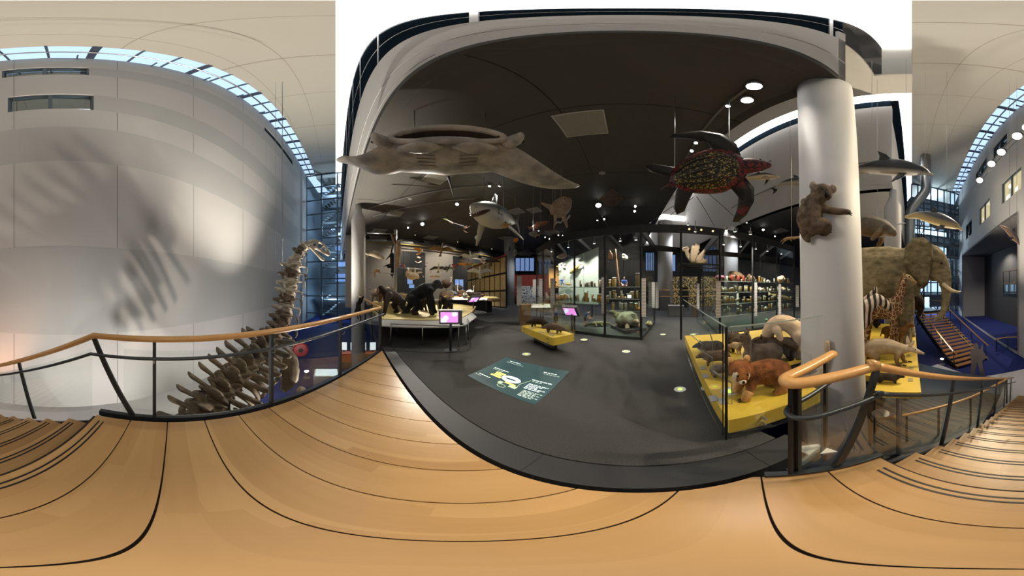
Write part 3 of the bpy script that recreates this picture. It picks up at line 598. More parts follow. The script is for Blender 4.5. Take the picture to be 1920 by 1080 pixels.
for k in range(4): sc_ = obj('screen', MB().obox(ax * dw * (-.75 + .5 * k) + Vector((0, 0, 1.55)) + ay * .1, ax, ay, Vector((0, 0, 1)), dw * .15, .03, .26), SCRW, dk); obj('screen_stand', MB().obox(ax * dw * (-.75 + .5 * k) + Vector((0, 0, 1.2)) + ay * .14, ax, ay, Vector((0, 0, 1)), .05, .03, .12), BLACK, sc_)
c = PZ(564, 680, ZL); rl = thing('cable_reel', 'round red cable reel on thin legs by the lower wall', 'reel', (c.x, c.y, ZL)); cy = Vector((c.x, c.y, 0)).normalized()
obj('drum', MB().lathe([(.45, -.1), (.55, 0), (.45, .1)], (0, 0, 1.0), 24, cy), M('red lacquer', (.45, .02, .03), .3), rl); obj('hub', MB().cyl(Vector((0, 0, 1.0)) - cy * .13, Vector((0, 0, 1)) + cy * .13, .16), BLACK, rl)
for k in (-1, 1): obj('leg', MB().cyl(Vector((0, 0, 0)) + Vector((-cy.y, cy.x, 0)) * .3 * k, Vector((0, 0, 1)) + Vector((-cy.y, cy.x, 0)) * .1 * k, .02, 6), STEEL, rl)
c = PZ(612, 722, ZL); sh = thing('showcase', 'small lit table showcase on the lower floor', 'showcase', (c.x, c.y, ZL)); cy = Vector((c.x, c.y, 0)).normalized(); cx_ = Vector((-cy.y, cy.x, 0))
obj('base', MB().obox(Vector((0, 0, .4)), cx_, cy, Vector((0, 0, 1)), .62, .45, .4), PAPER, sh); obj('lit_top', MB().obox(Vector((0, 0, .83)), cx_, cy, Vector((0, 0, 1)), .55, .38, .02), SCRW, sh); obj('glass_cover', MB().obox(Vector((0, 0, 1.0)), cx_, cy, Vector((0, 0, 1)), .6, .43, .14), GLSV, sh)
# --- right-hand tower
A = LD(1709, 33, 0); B = WP(sR - .2, 0)
zr = [ZC - .1]
for y in (386, 395, 428, 433, 455, 477, 482, 505, 530, 548): zr.append(1.6 + 35 * math.tan(R((540 - y) / 6)))
a, b, d, L_, nb, tw = tower('glazed end wall of the atrium with pale rooms behind', A, B, (0, .12, .24, .38, .52, .66, .80, .9, 1.0), zr, 6, 1, 31)
for y0, y1 in ((397, 427), (478, 483), (456, 460), (546, 575)):
    z1 = 1.6 + 35 * math.tan(R((540 - y0) / 6)); z0 = 1.6 + 35 * math.tan(R((540 - y1) / 6)); z1, z0 = max(z0, z1), min(z0, z1)
    obj('spandrel', MB().slab([a + d * L_ * .35 + Vector((0, 0, z0 + .0)) - nb * .1, b + Vector((0, 0, z0)) - nb * .1, b + Vector((0, 0, min(z1, z0 + 2.2))) - nb * .1, a + d * L_ * .35 + Vector((0, 0, min(z1, z0 + 2.2))) - nb * .1], nb * .08), SLAB, tw)
ti = thing('office_tower', 'stacked pale office rooms behind the far glazed wall', 'building', a + nb * 3, kind='structure'); tb = ti.location.copy()
obj('back_wall', MB().slab([a + nb * 6 + Vector((0, 0, ZL)), b + nb * 6 + Vector((0, 0, ZL)), b + nb * 6 + Vector((0, 0, ZC)), a + nb * 6 + Vector((0, 0, ZC))], nb * .2), PALEIN, ti, base=tb)
for i in range(7):
    z = ZC - 3.9 * (i + 1) + .6
    if z < ZL: break
    obj('floor_slab', MB().slab([a + nb * .3 + Vector((0, 0, z)), b + nb * .3 + Vector((0, 0, z)), b + nb * 6 + Vector((0, 0, z)), a + nb * 6 + Vector((0, 0, z))], (0, 0, .35)), SLAB, ti, base=tb)
    for f in (.15, .42, .7, .92): obj('lit_window', MB().obox(a + d * L_ * f + nb * 5.8 + Vector((0, 0, z + 2.0)), d, nb, Vector((0, 0, 1)), 1.15, .05, 1.3), SKYW, ti, base=tb)
for z in (-1, 6, 13, 20):
    l_ = bpy.data.lights.new('tower_room_fill_light', 'POINT'); l_.energy = 1500; l_.color = (.85, .93, 1); l_.shadow_soft_size = .4; o_ = bpy.data.objects.new('tower_room_fill_light', l_); COL.objects.link(o_); o_.location = (a + b) / 2 + nb * 2.5 + Vector((0, 0, z))  # unseen fill lights added to brighten the pale rooms
# lattice mast and silver duct in front of it
ms = LD(1728, 27, ZL); mast = thing('lattice_mast', 'dark lattice lift mast in front of the far glazing', 'mast', ms)
for dx, dy in ((-.55, 0), (.55, 0), (0, .7)): obj('rail', MB().beam((dx, dy, 0), (dx, dy, 16.5), .13), DSTEEL, mast)
for i in range(9): z = i * 1.8; obj('brace', MB().beam((-.55, 0, z), (.55, 0, z + 1.8), .08).beam((.55, 0, z), (-.55, 0, z + 1.8), .08), DSTEEL, mast)
for i, z in enumerate((3.2, 7.5, 11.4)): obj('service_box', MB().box(.9, 2.6, -.4, .4, z, z + 1.3), M('grey beige panel', (.34, .31, .29), .7) if i == 0 else bpy.data.materials['grey beige panel'], mast)
DUCT = stripes('ribbed galvanised duct', (.42, .44, .45), (.58, .6, .61), 2.2, 'Z', 0.0, .35)
DUCT.node_tree.nodes['Principled BSDF'].inputs['Metallic'].default_value = .85
pts = [LD(1706, 24, -1), LD(1706, 24, 11.6), LD(1707.5, 24, 12.2), LD(1711, 24, 12.8), LD(1730, 24, 14.9), LD(1734, 24, 15.4), LD(1736, 24, 16.1), LD(1736, 24, ZC)]
du = obj('ventilation_duct', MB().tube([(*p, .68) for p in pts], 20, 1, .1), DUCT, None, True); tag(du, 'large silver ribbed ventilation duct bending up to the ceiling', 'duct')
# ---------------------------------------------------------------- gallery in the recess at the right edge
gal = thing('gallery', 'upper gallery with dark door and wooden rails at the right edge', 'gallery', WP(16.0, 1.0, -3), kind='structure'); gb = gal.location.copy()
obj('deck', MB().slab([WP(13.0, .7, -1.2), WP(17.9, .7, -1.2), WP(17.9, .7, -6.4), WP(13.0, .7, -6.4)], (0, 0, .35)), DSTEEL, gal, base=gb)
for z in (2.05, 3.3): obj('handrail', MB().cyl(WP(13.0, z, -1.25), WP(17.9, z, -1.25), .045, 8), HANDW, gal, True, gb)
for s_ in (13.2, 14.8, 16.4, 17.85): obj('post', MB().beam(WP(s_, 1.0, -1.25), WP(s_, 3.3, -1.25), .05), DSTEEL, gal, base=gb)
obj('glass_panel', MB().slab([WP(13.1, 1.05, -1.3), WP(17.8, 1.05, -1.3), WP(17.8, 1.95, -1.3), WP(13.1, 1.95, -1.3)], WD * .012), GLSB, gal, base=gb)
dr = obj('door', MB().slab([WP(16.0, 1.05, -6.35), WP(18.3, 1.05, -6.35), WP(18.3, 4.2, -6.35), WP(16.0, 4.2, -6.35)], WD * -.08), BLACKP, gal, base=gb)
for s_ in (16.5, 17.5): obj('door_glass', MB().slab([WP(s_, 1.3, -6.25), WP(s_ + .5, 1.3, -6.25), WP(s_ + .5, 3.9, -6.25), WP(s_, 3.9, -6.25)], WD * -.02), M('greenish lit glass', (.3, .36, .18), .3, emit=.15, ec=(.5, .6, .3)), dr, base=gb)
for x, y in ((1857, 572), (1875, 476)): p = WP(*[(20.5, .0), (19.0, 3.6)][x > 1860], -6.2); wl_ = obj('wall_lamp', MB().disc((0, 0, 0), .13, .1), PAPER); wl_.location = p; tag(wl_, 'small round wall lamp on the grey recess wall' if x < 1860 else 'small white wall lamp beside the gallery door', 'lamp')
for s_ in (16, 24): spot('recess_downlight', WP(s_, OVH[3] - .35, -3.2), WP(s_, 0, -3.6), 1500, (1, .93, .84), 130, .8, .1)
# lower glazed shopfront below
lw = struct('window_50', MB().slab([WP(13, -3.7, -6.3), WP(33, -3.7, -6.3), WP(33, -.9, -6.3), WP(13, -.9, -6.3)], WD * -.05), M('lit greenish shop glass', (.4, .5, .48), .3, var=.35, scale=.6, emit=.5, ec=(.6, .8, .75)), 'greenish lit glazed front on the lower floor', cat='window')
for i in range(9): obj('mullion', MB().beam(WP(13.5 + 2.4 * i, -3.7, -6.2), WP(13.5 + 2.4 * i, -.9, -6.2), .1), DSTEEL, lw)
# ---------------------------------------------------------------- second stair across the lower floor
s2 = thing('staircase', 'open riser staircase with wooden treads rising from the blue floor', 'stairs', LD(1800, 13, ZL)); s2b = s2.location.copy()
q0 = LD(1826, 12.2, ZL + .1); q1 = LD(1742, 17.5, -.75); run = Vector((q1.x - q0.x, q1.y - q0.y, 0)); sd = Vector((-run.y, run.x, 0)).normalized()
if sd.dot(Vector((q0.x, q0.y, 0))) < 0: sd = -sd
NT = 17; hw = 1.35
T2 = wood('warm stair treads', (.40, .19, .06), (.55, .29, .11), math.atan2(sd.y, sd.x), 1.0, .4, False)
for i in range(NT):
    p = q0.lerp(q1, (i + .5) / NT); obj('tread', MB().obox(p, sd, run.normalized(), Vector((0, 0, 1)), hw, .17, .035), T2, s2, base=s2b)
for k in (-1, 1): obj('stringer', MB().beam(q0 + sd * hw * k + Vector((0, 0, -.25)), q1 + sd * hw * k + Vector((0, 0, -.25)), .07, .34), DSTEEL, s2, base=s2b)
for k in (-1, 1):
    obj('handrail', rail_tube([q0 + sd * (hw + .05) * k + Vector((0, 0, 1.0)), q1 + sd * (hw + .05) * k + Vector((0, 0, 1.0)), q1 + run.normalized() * 2.2 + sd * (hw + .05) * k + Vector((0, 0, 1.0))], .05), HANDW, s2, True, s2b)
    for i in range(0, NT, 4): p = q0.lerp(q1, (i + .5) / NT) + sd * (hw + .05) * k; obj('post', MB().beam(p + Vector((0, 0, -.2)), p + run.normalized() * .25 + Vector((0, 0, 1.0)), .05, .03), DSTEEL, s2, base=s2b)
obj('middle_rail', rail_tube([q0 + Vector((0, 0, .2)), q0 + Vector((0, 0, 1.1)), q1 + Vector((0, 0, 1.1))], .03), STEEL, s2, True, s2b)
obj('landing', MB().obox(q1 + run.normalized() * 1.6, sd, run.normalized(), Vector((0, 0, 1)), hw + .1, 1.4, .12), DSTEEL, s2, base=s2b)
er = thing('railing', 'curved glass railing with wooden handrail round the blue floor', 'railing', LD(1890, 13.5, ZL)); eb = er.location.copy()
ep = [q0 + sd * (hw + .1) + Vector((0, 0, 1.0)), LD(1868, 15.0, ZL + 1.1), LD(1890, 15.6, ZL + 1.1), LD(1925, 15.6, ZL + 1.1), LD(1960, 14.6, ZL + 1.1)]
obj('handrail', MB().tube([(*p, .05) for p in ep[1:]], 10, 4, .3), HANDW, er, True, eb)
for a_, b_ in zip(ep[1:-1], ep[2:]): obj('glass_panel', panel(a_, b_, ZL, ZL + 1.0, ZL, ZL + 1.0), GLSB, er, base=eb); obj('post', MB().beam((a_.x, a_.y, ZL), (a_.x, a_.y, ZL + 1.05), .06), DSTEEL, er, base=eb)
# silhouette figure
c = PZ(1833, 704, ZL); ay = Vector((c.x, c.y, 0)).normalized(); ax = Vector((ay.y, -ay.x, 0))
sil = [(-.42, 0), (-.40, .35), (-.36, .75), (-.38, 1.15), (-.42, 1.35), (-.40, 1.7), (-.22, 1.78), (-.24, 1.98), (-.15, 2.15), (-.02, 2.15), (.06, 1.98), (.04, 1.82), (.16, 1.74), (.22, 2.05), (.30, 2.05), (.30, 1.65), (.42, 1.45), (.5, 1.2), (.36, 1.1), (.26, 1.0), (.30, .6), (.36, .3), (.42, 0), (.14, 0), (.1, .4), (-.02, .95), (-.12, .4), (-.14, 0)]
m = MB(); m.slab([Vector((0, 0, 0)) + ax * p[0] + Vector((0, 0, p[1])) for p in sil], ay * .03)
so = obj('silhouette_figure', m, M('taupe board', (.20, .165, .15), .7)); so.location = (c.x, c.y, ZL); tag(so, 'taupe cut-out silhouette of a standing figure at the foot of the stairs', 'cut-out')
# tables under the elephant platform
c = PZ(1770, 728, ZL); tb_ = thing('showcase', 'white flat showcase on the lower floor beneath the elephant platform', 'showcase', (c.x, c.y, ZL)); obj('base', MB().box(-1.2, 1.2, -.7, .7, 0, .9), PAPER, tb_); obj('lit_top', MB().box(-.6, .6, -.3, .3, .9, .93), SCRW, tb_)
# ================================================================ BUILDERS FOR ANIMALS
def at_lon(x): return R((x - 960) / 6.0)
def rotfor(x, yaw=0, pitch=0, roll=0): return (R(roll), -R(pitch), -at_lon(x) + R(yaw))   # yaw 0: nose to image right, 90: away, -90: to the viewer
def axes_rot(fwd, up):
    f = Vector(fwd).normalized(); u = Vector(up); u = (u - f * u.dot(f)).normalized(); l = u.cross(f)
    return Matrix((f, l, u)).transposed().to_euler()
EYEM = M('black glass eye', (.006, .006, .006), .08, var=0)
PUPIL = EYEM
def beast(name, label, cat, loc, rot, tubes, mat, vox, sc=1.0, parts=(), eyes=(), group=None, er=.012, body='body', smooth=2):
    t = thing(name, label, cat, loc, group=group, rot=rot, sc=sc)
    mb = MB()
    for tb in tubes: mb.tube(tb, 12, 3, .7)
    b = obj(body, blob(mb, vox, smooth), mat, t)
    for nm, m_, mt in parts:
        if isinstance(m_, list): m_ = MB().tube(m_, 10, 3, .6)
        obj(nm, m_, mt, t, True)
    for e in eyes: obj('eye', MB().ball(e, er, n=8, m=6), EYEM, t, True)
    return t
def mir(tb): return [(p[0], -p[1], *p[2:]) for p in tb]
def quadruped(L, H, bw, bh, lr, neck, head, tail=None, step=.0, hump=0.0, belly=0.0, knee=1.0, foot=1.5):
    """tubes of a standing four-legged body, nose to +x, feet at z = 0; neck=(dx,dz,r0,r1), head=(dx,dz,r0,r1)"""
    zc = H - bh; x0, x1 = -L / 2, L / 2; T = []
    T.append([(x0 + .02 * L, 0, zc + .05 * bh, bw * .62, bh * .66), (x0 + .18 * L, 0, zc + .03 * bh, bw * .95, bh * .98), (0, 0, zc - belly, bw, bh * (.97 + belly / max(bh, .01) * .6)), (x1 - .2 * L, 0, zc + hump * .6, bw * .95, bh * 1.02 + hump * .4), (x1, 0, zc + .12 * bh, bw * .6, bh * .7)])
    nb = (x1 - .08 * L, 0, zc + .35 * bh); ne = (nb[0] + neck[0], 0, nb[2] + neck[1])
    T.append([(nb[0] - .1 * L, 0, nb[2] - .15 * bh, neck[2] * 1.05), ((nb[0] + ne[0]) / 2, 0, (nb[2] + ne[2]) / 2, (neck[2] + neck[3]) / 2), (*ne, neck[3])])
    hd = (ne[0] + head[0], 0, ne[2] + head[1])
    T.append([(ne[0] - head[2] * .3, 0, ne[2], head[2]), (ne[0] + head[0] * .35, 0, ne[2] + head[1] * .3, head[2] * .95), (ne[0] + head[0] * .7, 0, ne[2] + head[1] * .7, (head[2] + head[3]) / 2), (*hd, head[3])])
    fx, rx = x1 - .14 * L, x0 + .14 * L; y = bw * .58
    for s, off in ((1, step), (-1, -step)):
        T.append([(fx, s * y * .8, zc, lr * 1.9), (fx - .02 * L + off * .4, s * y, zc - bh * .7, lr * 1.5), (fx + off, s * y, H * .27, lr), (fx + off * 1.15, s * y, H * .07, lr * .85), (fx + off * 1.15 + lr * .7, s * y, lr * .5, lr * foot * .8, lr * .6)])
        T.append([(rx, s * y * .7, zc + .1 * bh, lr * 2.3, lr * 2.6), (rx + .05 * L * knee - off * .4, s * y, zc - bh * .65, lr * 1.9), (rx - .04 * L * knee - off * .8, s * y, H * .27, lr * 1.05), (rx - .02 * L * knee - off, s * y, H * .07, lr * .9), (rx - off + lr * .8, s * y, lr * .5, lr * foot * .8, lr * .6)])
    if tail: T.append([(x0 + .05 * L, 0, zc + bh * .35, tail[0][3] * 1.2)] + [(x0 + p[0], p[1], zc + p[2], p[3]) for p in tail])
    return T, ne, hd
def ear(x, y, z, w, h, lean=(0, 0), th=.012):
    o = [(-w * .5, 0), (-w * .55, h * .45), (-w * .2, h * .85), (0, h), (w * .25, h * .8), (w * .5, h * .4), (w * .4, 0)]
    return MB().fin(o, th, (x, y, z), (1 if abs(lean[1]) < .6 else .4, .25 * (1 if y > 0 else -1), 0), (lean[0], lean[1], 1))
def wires(t, pts, r=.006, top=None):
    """hanging wires from local points up to the ceiling"""
    mw = Matrix.LocRotScale(t.location, t.rotation_euler.to_quaternion(), t.scale); inv = mw.inverted()
    for p in pts:
        w = mw @ Vector(p); zt = top or ZD - .015
        obj('wire', MB().cyl(p, inv @ Vector((w.x, w.y, zt)), r / t.scale[0], 5), bpy.data.materials['brushed steel'], t)
def fishbody(L, h, w, shape=None):
    sh = shape or [(.5, .05), (.44, .35), (.3, .75), (.1, 1), (-.12, .92), (-.3, .55), (-.42, .26), (-.48, .18)]
    return [(x * L, 0, 0, max(w * k, .003), max(h * k, .003)) for x, k in sh]
def fish(name, label, loc, rot, L, h, w, mat, finm, group=None, wire=False, shape=None):
    t = thing(name, label, 'fish', loc, group=group, rot=rot)
    obj('body', MB().tube(fishbody(L, h, w, shape), 12, 3, .4), mat, t, True)
    obj('tail_fin', MB().fin([(-.44 * L, 0), (-.6 * L, h * .95), (-.56 * L, 0), (-.6 * L, -h * .95)], .012 * L, (0, 0, 0)), finm, t)
    obj('dorsal_fin', MB().fin([(.08 * L, h * .8), (-.05 * L, h * 1.5), (-.22 * L, h * 1.1), (-.25 * L, h * .55)], .012 * L), finm, t)
    obj('anal_fin', MB().fin([(-.1 * L, -h * .75), (-.2 * L, -h * 1.4), (-.3 * L, -h * .5)], .012 * L), finm, t)
    for s in (1, -1): obj('pectoral_fin', MB().fin([(.2 * L, 0), (.05 * L, -h * .55), (.02 * L, -h * .2)], .01 * L, (0, s * w * .95, -h * .2), (1, 0, 0), (0, s * .6, .8)), finm, t); obj('eye', MB().ball((.4 * L, s * w * .36, h * .12), .018 * L, n=8, m=5), EYEM, t, True)
    if wire: wires(t, [(.1 * L, 0, h * .8)])
    return t
def dolphin(label, loc, rot, L, back, belly, z0=-.03, z1=.06, name='dolphin', bend=.06, top=None, wr=True):
    k = L / 2.2; mat = hide('skin of ' + label[:28], back, [c * 1.3 for c in back], 2, .35, belly, z0 * k, z1 * k, bump=.02)
    t = thing(name, label, 'dolphin', loc, rot=rot)
    p = [(1.1, 0, -.05, .03, .03), (1.0, 0, -.03, .055, .05), (.9, 0, .0, .10, .11), (.6, 0, .03, .19, .20), (.2, 0, .05, .235, .25), (-.2, 0, .03, .20, .22), (-.6, 0, -.02, .12, .14), (-.9, 0, -.08 - bend, .05, .08), (-1.05, 0, -.1 - bend * 1.4, .035, .05)]
    obj('body', MB().tube([(a * k, b * k, c * k, d * k, e * k) for a, b, c, d, e in p], 16, 4, .6), mat, t, True)
    fm = M('fin of ' + label[:28], [c * .55 for c in back], .35)
    obj('dorsal_fin', MB().fin([(.15 * k, .22 * k), (-.02 * k, .42 * k), (-.22 * k, .52 * k), (-.17 * k, .36 * k), (-.2 * k, .2 * k)], .05 * k), fm, t)
    for s in (1, -1): obj('flipper', MB().fin([(.52 * k, 0), (.42 * k, .2 * k), (.2 * k, .42 * k), (.28 * k, .16 * k), (.34 * k, 0)], .03 * k, (0, s * .16 * k, -.09 * k), (1, 0, 0), (0, s * .75, -.65)), fm, t)
    obj('tail_fluke', MB().fin([(-.98 * k, 0), (-1.1 * k, .2 * k), (-1.28 * k, .36 * k), (-1.18 * k, .0), (-1.28 * k, -.36 * k), (-1.1 * k, -.2 * k)], .03 * k, (0, 0, -.12 * k - bend * 1.3 * k), (1, 0, .25), (0, 1, 0)), fm, t)
    for s in (1, -1): obj('eye', MB().ball((.86 * k, s * .115 * k, .02 * k), .017 * k, n=8, m=5), EYEM, t, True)
    if wr: wires(t, [(.45 * k, 0, .2 * k), (-.35 * k, 0, .15 * k)], .005, top)
    return t
def bird(label, loc, rot, span, c_wing, c_body, group, tips=None, dihedral=.3, bill=(.6, .35, .1), sc=1.0):
    t = thing('bird', label, 'bird', loc, group=group, rot=rot)
    L = span * .38; mb_ = M('plumage ' + str(len(bpy.data.materials)), c_body, .8, var=.3, scale=20 / span); mw = M('wing ' + str(len(bpy.data.materials)), c_wing, .8, var=.3, scale=20 / span)
    obj('body', MB().tube([(L * .75, 0, L * .05, L * .05), (L * .55, 0, L * .06, L * .085), (L * .35, 0, L * .02, L * .08), (0, 0, 0, L * .16, L * .15), (-L * .35, 0, 0, L * .09, L * .07), (-L * .6, 0, 0, L * .06, L * .02)], 10, 3), mb_, t, True)
    obj('tail', MB().fin([(-L * .4, L * .05), (-L * .85, L * .2), (-L * .85, -L * .2), (-L * .4, -L * .05)], L * .02, (0, 0, 0), (1, 0, 0), (0, 1, 0)), mw, t)
    obj('bill', MB().lathe([(L * .04, 0), (L * .004, L * .22)], (L * .76, 0, L * .05), 8, (1, 0, -.1)), M('bill ' + str(len(bpy.data.materials)), bill, .5), t)
    h = span / 2
    for s in (1, -1):
        w = obj('wing', MB().fin([(L * .25, 0), (L * .42, h * .4), (L * .25, h * .62), (-L * .12, h * 1.0), (-L * .22, h * .75), (-L * .16, h * .4), (-L * .22, h * .02)], span * .014, (0, s * L * .1, L * .08), (1, 0, 0), (0, s, dihedral)), mw, t)
        if tips: obj('wing_tip', MB().fin([(L * .2, h * .62), (-L * .12, h * 1.0), (-L * .22, h * .75), (-L * .17, h * .45)], span * .018, (0, s * L * .1, L * .08), (1, 0, 0), (0, s, dihedral)), M('tips ' + str(len(bpy.data.materials)), tips, .8), w)
    return t
SKIN = hide('skin', (.62, .34, .22), (.70, .42, .29), 6, .6, bump=.02)
def person(label, loc, rot, sc, shirt, trouser, hair, pose, name='figure', cat='figure', group=None, legs_bare=True, extra=None):
    """pose: dict of joint positions for a 1.7 m figure, x = front, y = left, z up; unlisted joints stand upright"""
    J = dict(pel=(0, 0, .92), che=(0, 0, 1.30), nec=(0, 0, 1.44), hea=(.02, 0, 1.60), ls=(0, .19, 1.38), le=(0, .24, 1.10), lh=(.05, .25, .86), rs=(0, -.19, 1.38), re=(0, -.24, 1.10), rh=(.05, -.25, .86), lhip=(0, .1, .90), lk=(.02, .11, .50), la=(0, .11, .07), rhip=(0, -.1, .90), rk=(.02, -.11, .50), ra=(0, -.11, .07), lf=(.15, .12, .03), rf=(.15, -.12, .03))
    J.update(pose or {}); V = lambda k: Vector(J[k])
    t = thing(name, label, cat, loc, group=group, rot=rot, sc=sc); T = []
    T.append([(*V('pel'), .15, .11), (*V('pel').lerp(V('che'), .5), .135, .10), (*V('che'), .165, .11), (*V('nec'), .06)])
    hd = V('hea'); T.append([(*V('nec'), .055), (*(V('nec').lerp(hd, .5)), .06), (*hd, .085, .10), (*(hd + (hd - V('nec')).normalized() * .06), .08)])
    for a, b, c in (('ls', 'le', 'lh'), ('rs', 're', 'rh')):
        T.append([(*V(a).lerp(V('che'), .35), .065), (*V(a), .06), (*V(b), .042), (*V(c), .03)])
        hv = (V(c) - V(b)).normalized(); sd = hv.orthogonal().normalized()
        for k in range(4): T.append([(*(V(c)), .022), (*(V(c) + hv * .06 + sd * (.022 * (k - 1.5))), .012), (*(V(c) + hv * (.13 - .012 * abs(k - 1.5)) + sd * (.026 * (k - 1.5))), .009)])
        T.append([(*V(c), .02), (*(V(c) + hv * .04 + sd * .045), .012), (*(V(c) + hv * .07 + sd * .065), .01)])
    for a, b, c, d in (('lhip', 'lk', 'la', 'lf'), ('rhip', 'rk', 'ra', 'rf')): T.append([(*V(a), .09), (*V(a).lerp(V(b), .5), .075), (*V(b), .055), (*V(b).lerp(V(c), .4), .055), (*V(c), .035)]); T.append([(*V(c), .038), (*V(d), .035, .025)])
    mb = MB()
    for x in T: mb.tube(x, 10, 3, .6)
    obj('body', blob(mb, .016, 1), SKIN, t)
    sm = M('shirt ' + str(len(bpy.data.materials)), shirt, .8, scale=12); tm = M('trousers ' + str(len(bpy.data.materials)), trouser, .85, scale=12)
    s_ = MB(); s_.tube([(*V('pel').lerp(V('che'), .05), .165, .125), (*V('pel').lerp(V('che'), .5), .15, .115), (*V('che'), .18, .125), (*V('nec').lerp(V('che'), .3), .11, .1)], 14, 3, .3)
    for a, b in (('ls', 'le'), ('rs', 're')): s_.tube([(*V(a).lerp(V('che'), .4), .085), (*V(a), .078), (*V(a).lerp(V(b), .6), .06)], 10, 2, .2)
    if shirt: obj('shirt', blob(s_, .018, 1), sm, t)
    p_ = MB(); p_.tube([(*(V('pel') + Vector((0, 0, .06))), .165, .125), (*V('pel'), .17, .13), (*(V('lhip').lerp(V('rhip'), .5) + (V('lhip') - V('che')).normalized() * .06), .15, .12)], 12, 2, .3)
    for a, b in (('lhip', 'lk'), ('rhip', 'rk')): p_.tube([(*V(a), .105), (*V(a).lerp(V(b), .5), .092), (*V(a).lerp(V(b), .92), .075)], 10, 2, .2)
    obj('shorts', blob(p_, .018, 1), tm, t)
    up = (hd - V('nec')).normalized(); obj('hair', MB().ball(hd + up * .055 + Vector((-.022, 0, 0)), .092, .086, .082), M('hair ' + str(len(bpy.data.materials)), hair, .8), t, True)
    fw = Vector((1, 0, 0)) - up * up.x; fw = fw.normalized() if fw.length > .2 else Vector((1, 0, 0))
    obj('nose', MB().ball(hd + fw * .092, .016, .013, .02, 8, 5), SKIN, t, True)
    for s in (1, -1): obj('eye', MB().ball(hd + fw * .078 + Vector((0, s * .032, 0)) + up * .02, .011, n=6, m=4), EYEM, t, True); obj('shoe', MB().tube([(*V('la' if s > 0 else 'ra'), .05), (*(V('lf' if s > 0 else 'rf')), .046, .036)], 10, 2), BLACK, t, True)
    for nm, m_, mt in (extra or ()): obj(nm, m_, mt, t, True)
    return t
# ================================================================ DINOSAUR SKELETON
BONE = hide('fossil bone', (.085, .062, .042), (.21, .165, .12), 5, .6, bump=.3, fine=30)
BONEP = hide('pale restored bone', (.30, .25, .19), (.62, .57, .47), 7, .6, bump=.3, fine=30)
dn = [(577, 462, 6.5), (568, 466, 6.45), (560, 478, 6.4), (556, 493, 6.35), (551, 508, 6.3), (548, 523, 6.25), (546, 538, 6.2), (542, 554, 6.15), (540, 570, 6.1), (536, 586, 6.0), (532, 603, 5.9), (526, 620, 5.8), (517, 637, 5.6), (505, 652, 5.4), (491, 665, 5.2), (477, 679, 5.0), (463, 693, 4.8), (449, 707, 4.6), (435, 721, 4.4), (421, 735, 4.25), (408, 750, 4.1), (396, 766, 4.0), (384, 783, 3.9), (372, 803, 3.9), (358, 825, 3.9)]
sp = [PD(*p) for p in dn]
dino = thing('dinosaur_skeleton', 'mounted long-necked dinosaur skeleton rising past the glass railing', 'skeleton', (sp[14].x, sp[14].y, ZL)); db = dino.location.copy()
def vmesh(kind):
    m = MB()
    m.tube([(-.5, 0, 0, .30), (-.25, 0, 0, .21), (.2, 0, 0, .22), (.5, 0, 0, .28)], 10, 2, .3)
    m.tube([(-.1, 0, .1, .16, .26), (-.15, 0, .4, .13, .28), (-.2, 0, .60 if kind else .62, .15, .2)], 8, 2, .5)
    for s in (1, -1):
        m.tube([(0, s * .1, .15, .16, .12), (-.05, s * .5, .3 if kind else .05, .22 if kind else .14, .09), (-.12, s * (.75 if kind else .6), .38 if kind else -.1, .26 if kind else .15, .11)], 8, 2, .5)
        m.tube([(.1, s * .12, .28, .1), (.5, s * .26, .36, .09)], 8, 1, .5); m.tube([(-.1, s * .12, .28, .1), (-.5, s * .24, .34, .09)], 8, 1, .5)
        if not kind: m.tube([(.1, s * .15, -.1, .09), (.0, s * .55, -.38, .07), (-.9, s * .62, -.42, .03)], 8, 2, .5)
    return blob(m, .05, 1)
VN, VDm = vmesh(0), vmesh(1); VN.materials.append(BONEP); VDm.materials.append(BONE); VNd = VN.copy(); VNd.materials[0] = BONE
vert = []
for i, p in enumerate(sp[:-1]):
    nx = sp[i + 1]; ln = (nx - p).length; f = (p - nx).normalized(); lo = math.atan2(p.x, p.y)
    left = Vector((-math.cos(lo), math.sin(lo), 0)); toc = Vector((-math.sin(lo), -math.cos(lo), .35))
    k = min(1, max(0, (i - 9) / 5)); up = left * (1 - k) + (toc * .55 + Vector((0, 0, .9))) * k + toc * .25
    dorsal = i >= 12
    o = obj('vertebra', VDm if dorsal else (VN if i % 3 != 1 and i < 9 else VNd), None, dino); o.location = (p + nx) / 2 - db; o.rotation_euler = axes_rot(f, up); s = ln * 1.02; th = .46 if i < 3 else (.78 if not dorsal else 1.12); o.scale = (s, th, th)
    vert.append((o.location.copy(), f, Vector(up).normalized()))
for i in range(12, len(vert)):
    c, f, up = vert[i]; up = (up - f * up.dot(f)).normalized(); l = up.cross(f)
    for s in (1, -1):
        r_ = [c + l * s * .2 + up * .05, c + l * s * .5 + up * .0, c + l * s * .68 - up * .35, c + l * s * .62 - up * .85, c + l * s * .45 - up * 1.3]
        obj('rib', MB().tube([(*q_, .09, .045) for q_ in r_], 8, 3), BONE, dino, True)
sk_c = PD(599, 467, 6.5); lo = at_lon(602); rt = Vector((math.cos(lo), -math.sin(lo), 0))
